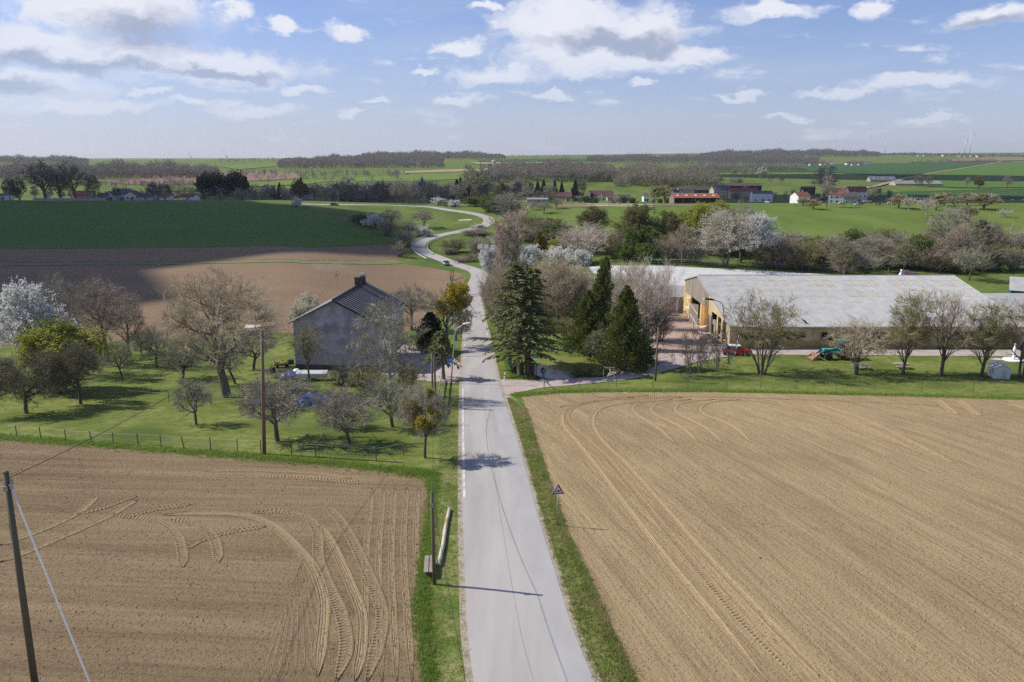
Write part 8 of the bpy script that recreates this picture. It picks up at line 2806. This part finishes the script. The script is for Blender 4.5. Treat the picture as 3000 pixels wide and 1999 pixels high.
# --- clods and stones lying on the soil
def scatter_clods(parent, poly_px, n, seed, mat, smin, smax, Dmax=78):
    rg = np.random.default_rng(seed)
    poly = np.array(px(poly_px))
    lo, hi = poly.min(0), poly.max(0)
    lo = np.maximum(lo, (-48, 28))
    hi = np.minimum(hi, (62, Dmax))
    P = lo + (hi - lo) * rg.random((n * 3, 2)) ** np.array([1, 1.25])
    # clods gather in drawn-out patches
    den = .5 + .5 * np.sin(P[:, 0] * .9 + 2 * np.sin(P[:, 1] * .21)) * np.sin(P[:, 1] * .33 + P[:, 0] * .12)
    P = P[inside(poly, P) & (rg.random(len(P)) < .25 + .75 * den)][:n]
    n = len(P)
    s = smin + (smax - smin) * rg.random(n) ** 3.5
    base = np.array([(1, 0, 0), (-.5, .87, 0), (-.5, -.87, 0), (.1, .05, .85), (.55, .4, .45)]) * np.array([1, .8, .75])
    a = rg.random(n) * 6.28
    c, sn = np.cos(a), np.sin(a)
    V = base[None] * rg.uniform(.7, 1.3, (n, 5, 3)) * s[:, None, None]
    V = np.stack([V[..., 0] * c[:, None] - V[..., 1] * sn[:, None], V[..., 0] * sn[:, None] + V[..., 1] * c[:, None], V[..., 2]], -1)
    V[..., 0] += P[:, 0:1]
    V[..., 1] += P[:, 1:2]
    V[..., 2] += (T(P[:, 0], P[:, 1]) + .03)[:, None]
    f = np.array([(0, 1, 4), (1, 3, 4), (3, 0, 4), (1, 2, 3), (2, 0, 3)])
    Tr = (f[None] + (np.arange(n) * 5)[:, None, None]).reshape(-1, 3)
    o = link('soil_clods', mesh_np('soil_clods', V.reshape(-1, 3), tris=Tr, mat=mat), parent)
    return tag(o, kind='stuff')


CLOD_R = M('clod_pale', (.350, .245, .135), (.250, .170, .092), scale=2, rough=.95, c3=(.44, .36, .25), c3s=9, c3t=(.62, .68), world=True)
CLOD_L = M('clod_brown', (.290, .200, .112), (.190, .128, .072), scale=2, rough=.95, c3=(.42, .35, .26), c3s=9, c3t=(.63, .69), world=True)
polyR = [(1560, 1180), (2100, 1160), (3100, 1185), (3300, 2300), (1990, 2250), (1750, 1760), (1640, 1500), (1575, 1280)]
polyL = [(-250, 1290), (500, 1335), (1000, 1375), (1250, 1405), (1235, 1700), (1245, 1990), (1265, 2200), (-400, 2300)]
scatter_clods(field_r, polyR, 17000, 1, CLOD_R, .02, .10)
scatter_clods(field_l, polyL, 17000, 2, CLOD_L, .02, .095, 66)


# --- grass blades in tufts on verges, banks and lawns
def tufts(name, label, poly_px, n, seed, mat, h0, h1, per=7, edge=None, step=1.0):
    rg = np.random.default_rng(seed)
    if edge is not None:
        E_ = np.array([tuple(G(*p)[:2]) for p in edge])
        t = rg.random(n) * (len(E_) - 1)
        i = t.astype(int)
        P = E_[i] + (E_[i + 1] - E_[i]) * (t - i)[:, None] + rg.normal(0, step, (n, 2))
    else:
        poly = np.array(px(poly_px))
        lo, hi = poly.min(0), poly.max(0)
        P = lo + (hi - lo) * rg.random((n * 4, 2))
        P = P[inside(poly, P)][:n]
    n = len(P)
    par = np.repeat(np.arange(n), per)
    N = n * per
    base = P[par] + rg.normal(0, .07, (N, 2))
    z = T(base[:, 0], base[:, 1]) + .01
    h = (h0 + (h1 - h0) * rg.random(n) ** 2)[par] * rg.uniform(.6, 1.2, N)
    a = rg.random(N) * 6.28
    w = .012 + .012 * rg.random(N)
    lean = rg.normal(0, .35, (N, 2)) * h[:, None]
    V = np.stack([np.column_stack([base[:, 0] + np.cos(a) * w, base[:, 1] + np.sin(a) * w, z]), np.column_stack([base[:, 0] - np.cos(a) * w, base[:, 1] - np.sin(a) * w, z]),
                  np.column_stack([base[:, 0] + lean[:, 0], base[:, 1] + lean[:, 1], z + h])], 1).reshape(-1, 3)
    o = link(name, mesh_np(name, V, tris=np.arange(N * 3).reshape(-1, 3), mat=mat))
    return tag(o, label, 'grass', kind='stuff')


BLADE = M('grass_blade', (.230, .280, .060), (.340, .345, .120), scale=.8, rough=.8, trans=.35, world=True, c3=(.42, .36, .19), c3s=.5, c3t=(.47, .62))
BLADE_L = M('grass_blade_lush', (.190, .300, .045), (.280, .360, .080), scale=.8, rough=.8, trans=.35, world=True)
tufts('roadside_grass', 'long grass of the right road verge', [(1490, 1165), (1532, 1200), (1590, 1380), (1655, 1565), (1748, 1770), (1866, 2030), (1840, 2100), (1740, 2000), (1640, 1700), (1586, 1525), (1540, 1350), (1508, 1240)],
      7500, 1, BLADE, .06, .28, 7)
tufts('roadside_grass', 'mown grass of the left road verge', [(1280, 1400), (1305, 1140), (1345, 1140), (1346, 1350), (1352, 1525), (1358, 1700), (1370, 1850), (1390, 2040), (1262, 2040), (1242, 1800), (1246, 1650), (1262, 1500)],
      6500, 2, BLADE, .04, .16, 6)
tufts('field_edge_grass', 'ragged grass between right verge and soil', None, 5200, 3, BLADE, .08, .34, 9, edge=[(1536, 1198), (1560, 1275), (1590, 1370), (1623, 1470), (1653, 1560), (1698, 1660), (1743, 1760), (1798, 1890), (1866, 2030)], step=.10)
tufts('field_edge_grass', 'ragged grass between left verge and soil', None, 3800, 4, BLADE_L, .08, .30, 9, edge=[(1264, 1400), (1268, 1440), (1260, 1520), (1251, 1600), (1240, 1700), (1234, 1780), (1242, 1860), (1256, 2010)], step=.22)
tufts('field_edge_grass', 'lush grass along the orchard fence', None, 6500, 5, BLADE_L, .10, .36, 7, edge=[(-60, 1280), (0, 1284), (200, 1298), (500, 1323), (770, 1343), (1000, 1362), (1200, 1384), (1268, 1394)], step=.5)
tufts('field_edge_grass', 'ragged grass on the bank below the farm lawn', None, 6000, 6, BLADE_L, .10, .38, 7, edge=[(1500, 1160), (1640, 1150), (1800, 1146), (2100, 1147), (2400, 1153), (2700, 1160), (3040, 1171)], step=.55)
tufts('lawn_grass', 'tufts in the orchard lawn', [(-40, 1280), (-40, 1120), (400, 1060), (860, 1060), (1000, 1130), (1270, 1130), (1262, 1385), (770, 1340), (300, 1305)], 5000, 7, BLADE, .05, .18, 5)
tufts('lawn_grass', 'tufts in the farm lawn', [(1520, 1156), (1830, 1122), (2050, 1068), (2220, 1044), (3020, 1052), (3020, 1165), (2400, 1150), (1800, 1144)], 4500, 8, BLADE, .05, .18, 5)
tufts('pond_grass', 'lush grass around the pond', [(1495, 1110), (1470, 1040), (1500, 1010), (1530, 1030), (1560, 1080), (1640, 1100), (1720, 1085), (1640, 1108), (1580, 1112)], 2500, 9, BLADE_L, .1, .4, 8)
# rubble on the bank
rg = np.random.default_rng(12)
mb = MB()
for i in range(26):
    p = G(1745 + 265 * rg.random(), 1137 + rg.normal(0, 2.5))
    mb.lathe([(r_ * rg.uniform(.8, 1.1), z_) for r_, z_ in ((.05, -.03), (.11, .01), (.09, .06), (.03, .09))], (p.x, p.y, p.z), 6)
tag(mb.build('rubble', M('rubble_stone', (.34, .31, .27), (.24, .22, .19), scale=3)), 'scattered pale rubble on the grassy bank', kind='stuff')

# --- cloud shadows: thin real clouds outside the picture, towards the sun
CLOUD = bpy.data.materials.new('cloud_vapour')
CLOUD.use_nodes = True
_t = CLOUD.node_tree
_t.nodes.remove(_t.nodes['Principled BSDF'])
_v = _t.nodes.new('ShaderNodeVolumeScatter')
_v.inputs['Color'].default_value = (1, 1, 1, 1)
_v.inputs['Density'].default_value = .013
_v.inputs['Anisotropy'].default_value = .6
_t.links.new(_v.outputs[0], _t.nodes['Material Output'].inputs['Volume'])


def cloud(label, target, rx, ry, alt=520.0, th=13.0, seed=1):
    """puffy body whose shade falls on the ground around target"""
    s = alt / TO_SUN.z
    c = Vector((target[0], target[1], 0)) + TO_SUN * s
    rg = np.random.default_rng(seed)
    V, Q = [], []
    nu, nv = 32, 10
    for q in (.5, .7, .88, 1.04, 1.2):      # nested puffs, so that the rim thins out
        base = len(V)
        for j in range(nv + 1):
            b = math.pi * j / nv
            for i in range(nu):
                a = 2 * math.pi * i / nu
                k = q * (1 + .12 * math.sin(3 * a + seed + q * 3) + .08 * math.sin(7 * a + 2 * seed - q * 4) + .05 * math.sin(13 * a))
                cb = math.cos(b)
                V.append((rx * k * math.sin(b) * math.cos(a), ry * k * math.sin(b) * math.sin(a), th * cb * abs(cb) * (1.0 if cb > 0 else .5) + q * 3))
        for j in range(nv):
            for i in range(nu):
                Q.append(tuple(base + v for v in (j * nu + i, j * nu + (i + 1) % nu, (j + 1) * nu + (i + 1) % nu, (j + 1) * nu + i)))
    o = link('cloud', mesh_np('cloud', V, quads=Q, mat=CLOUD, smooth=True), loc=c)
    return tag(o, label, kind='stuff')


cloud('cloud left of the picture shading the green crop', (-318, 268), 215, 190, seed=2)
cloud('second cloud left of the picture shading village and oaks', (-250, 530), 170, 70, seed=4)
cloud('cloud shading the right village and hill foot', (330, 640), 190, 55, alt=620, seed=5)
cloud('cloud shading the far right hillside crop', (500, 1150), 260, 110, alt=620, seed=7)
cloud('cloud shading the tree belt left of the upper road', (-130, 650), 140, 60, alt=600, seed=9)

# --- the air between here and the hills
HZ = bpy.data.materials.new('spring_haze')
HZ.use_nodes = True
_t = HZ.node_tree
_t.nodes.remove(_t.nodes['Principled BSDF'])
_v = _t.nodes.new('ShaderNodeVolumePrincipled')
_v.inputs['Color'].default_value = (.90, .95, 1.0, 1)
_v.inputs['Density'].default_value = 0.000048
_v.inputs['Anisotropy'].default_value = .2
_t.links.new(_v.outputs[0], _t.nodes['Material Output'].inputs['Volume'])
hz_ = MB().box((0, 7500, 65), (34000, 15400, 240)).build('haze', HZ)
tag(hz_, kind='stuff')
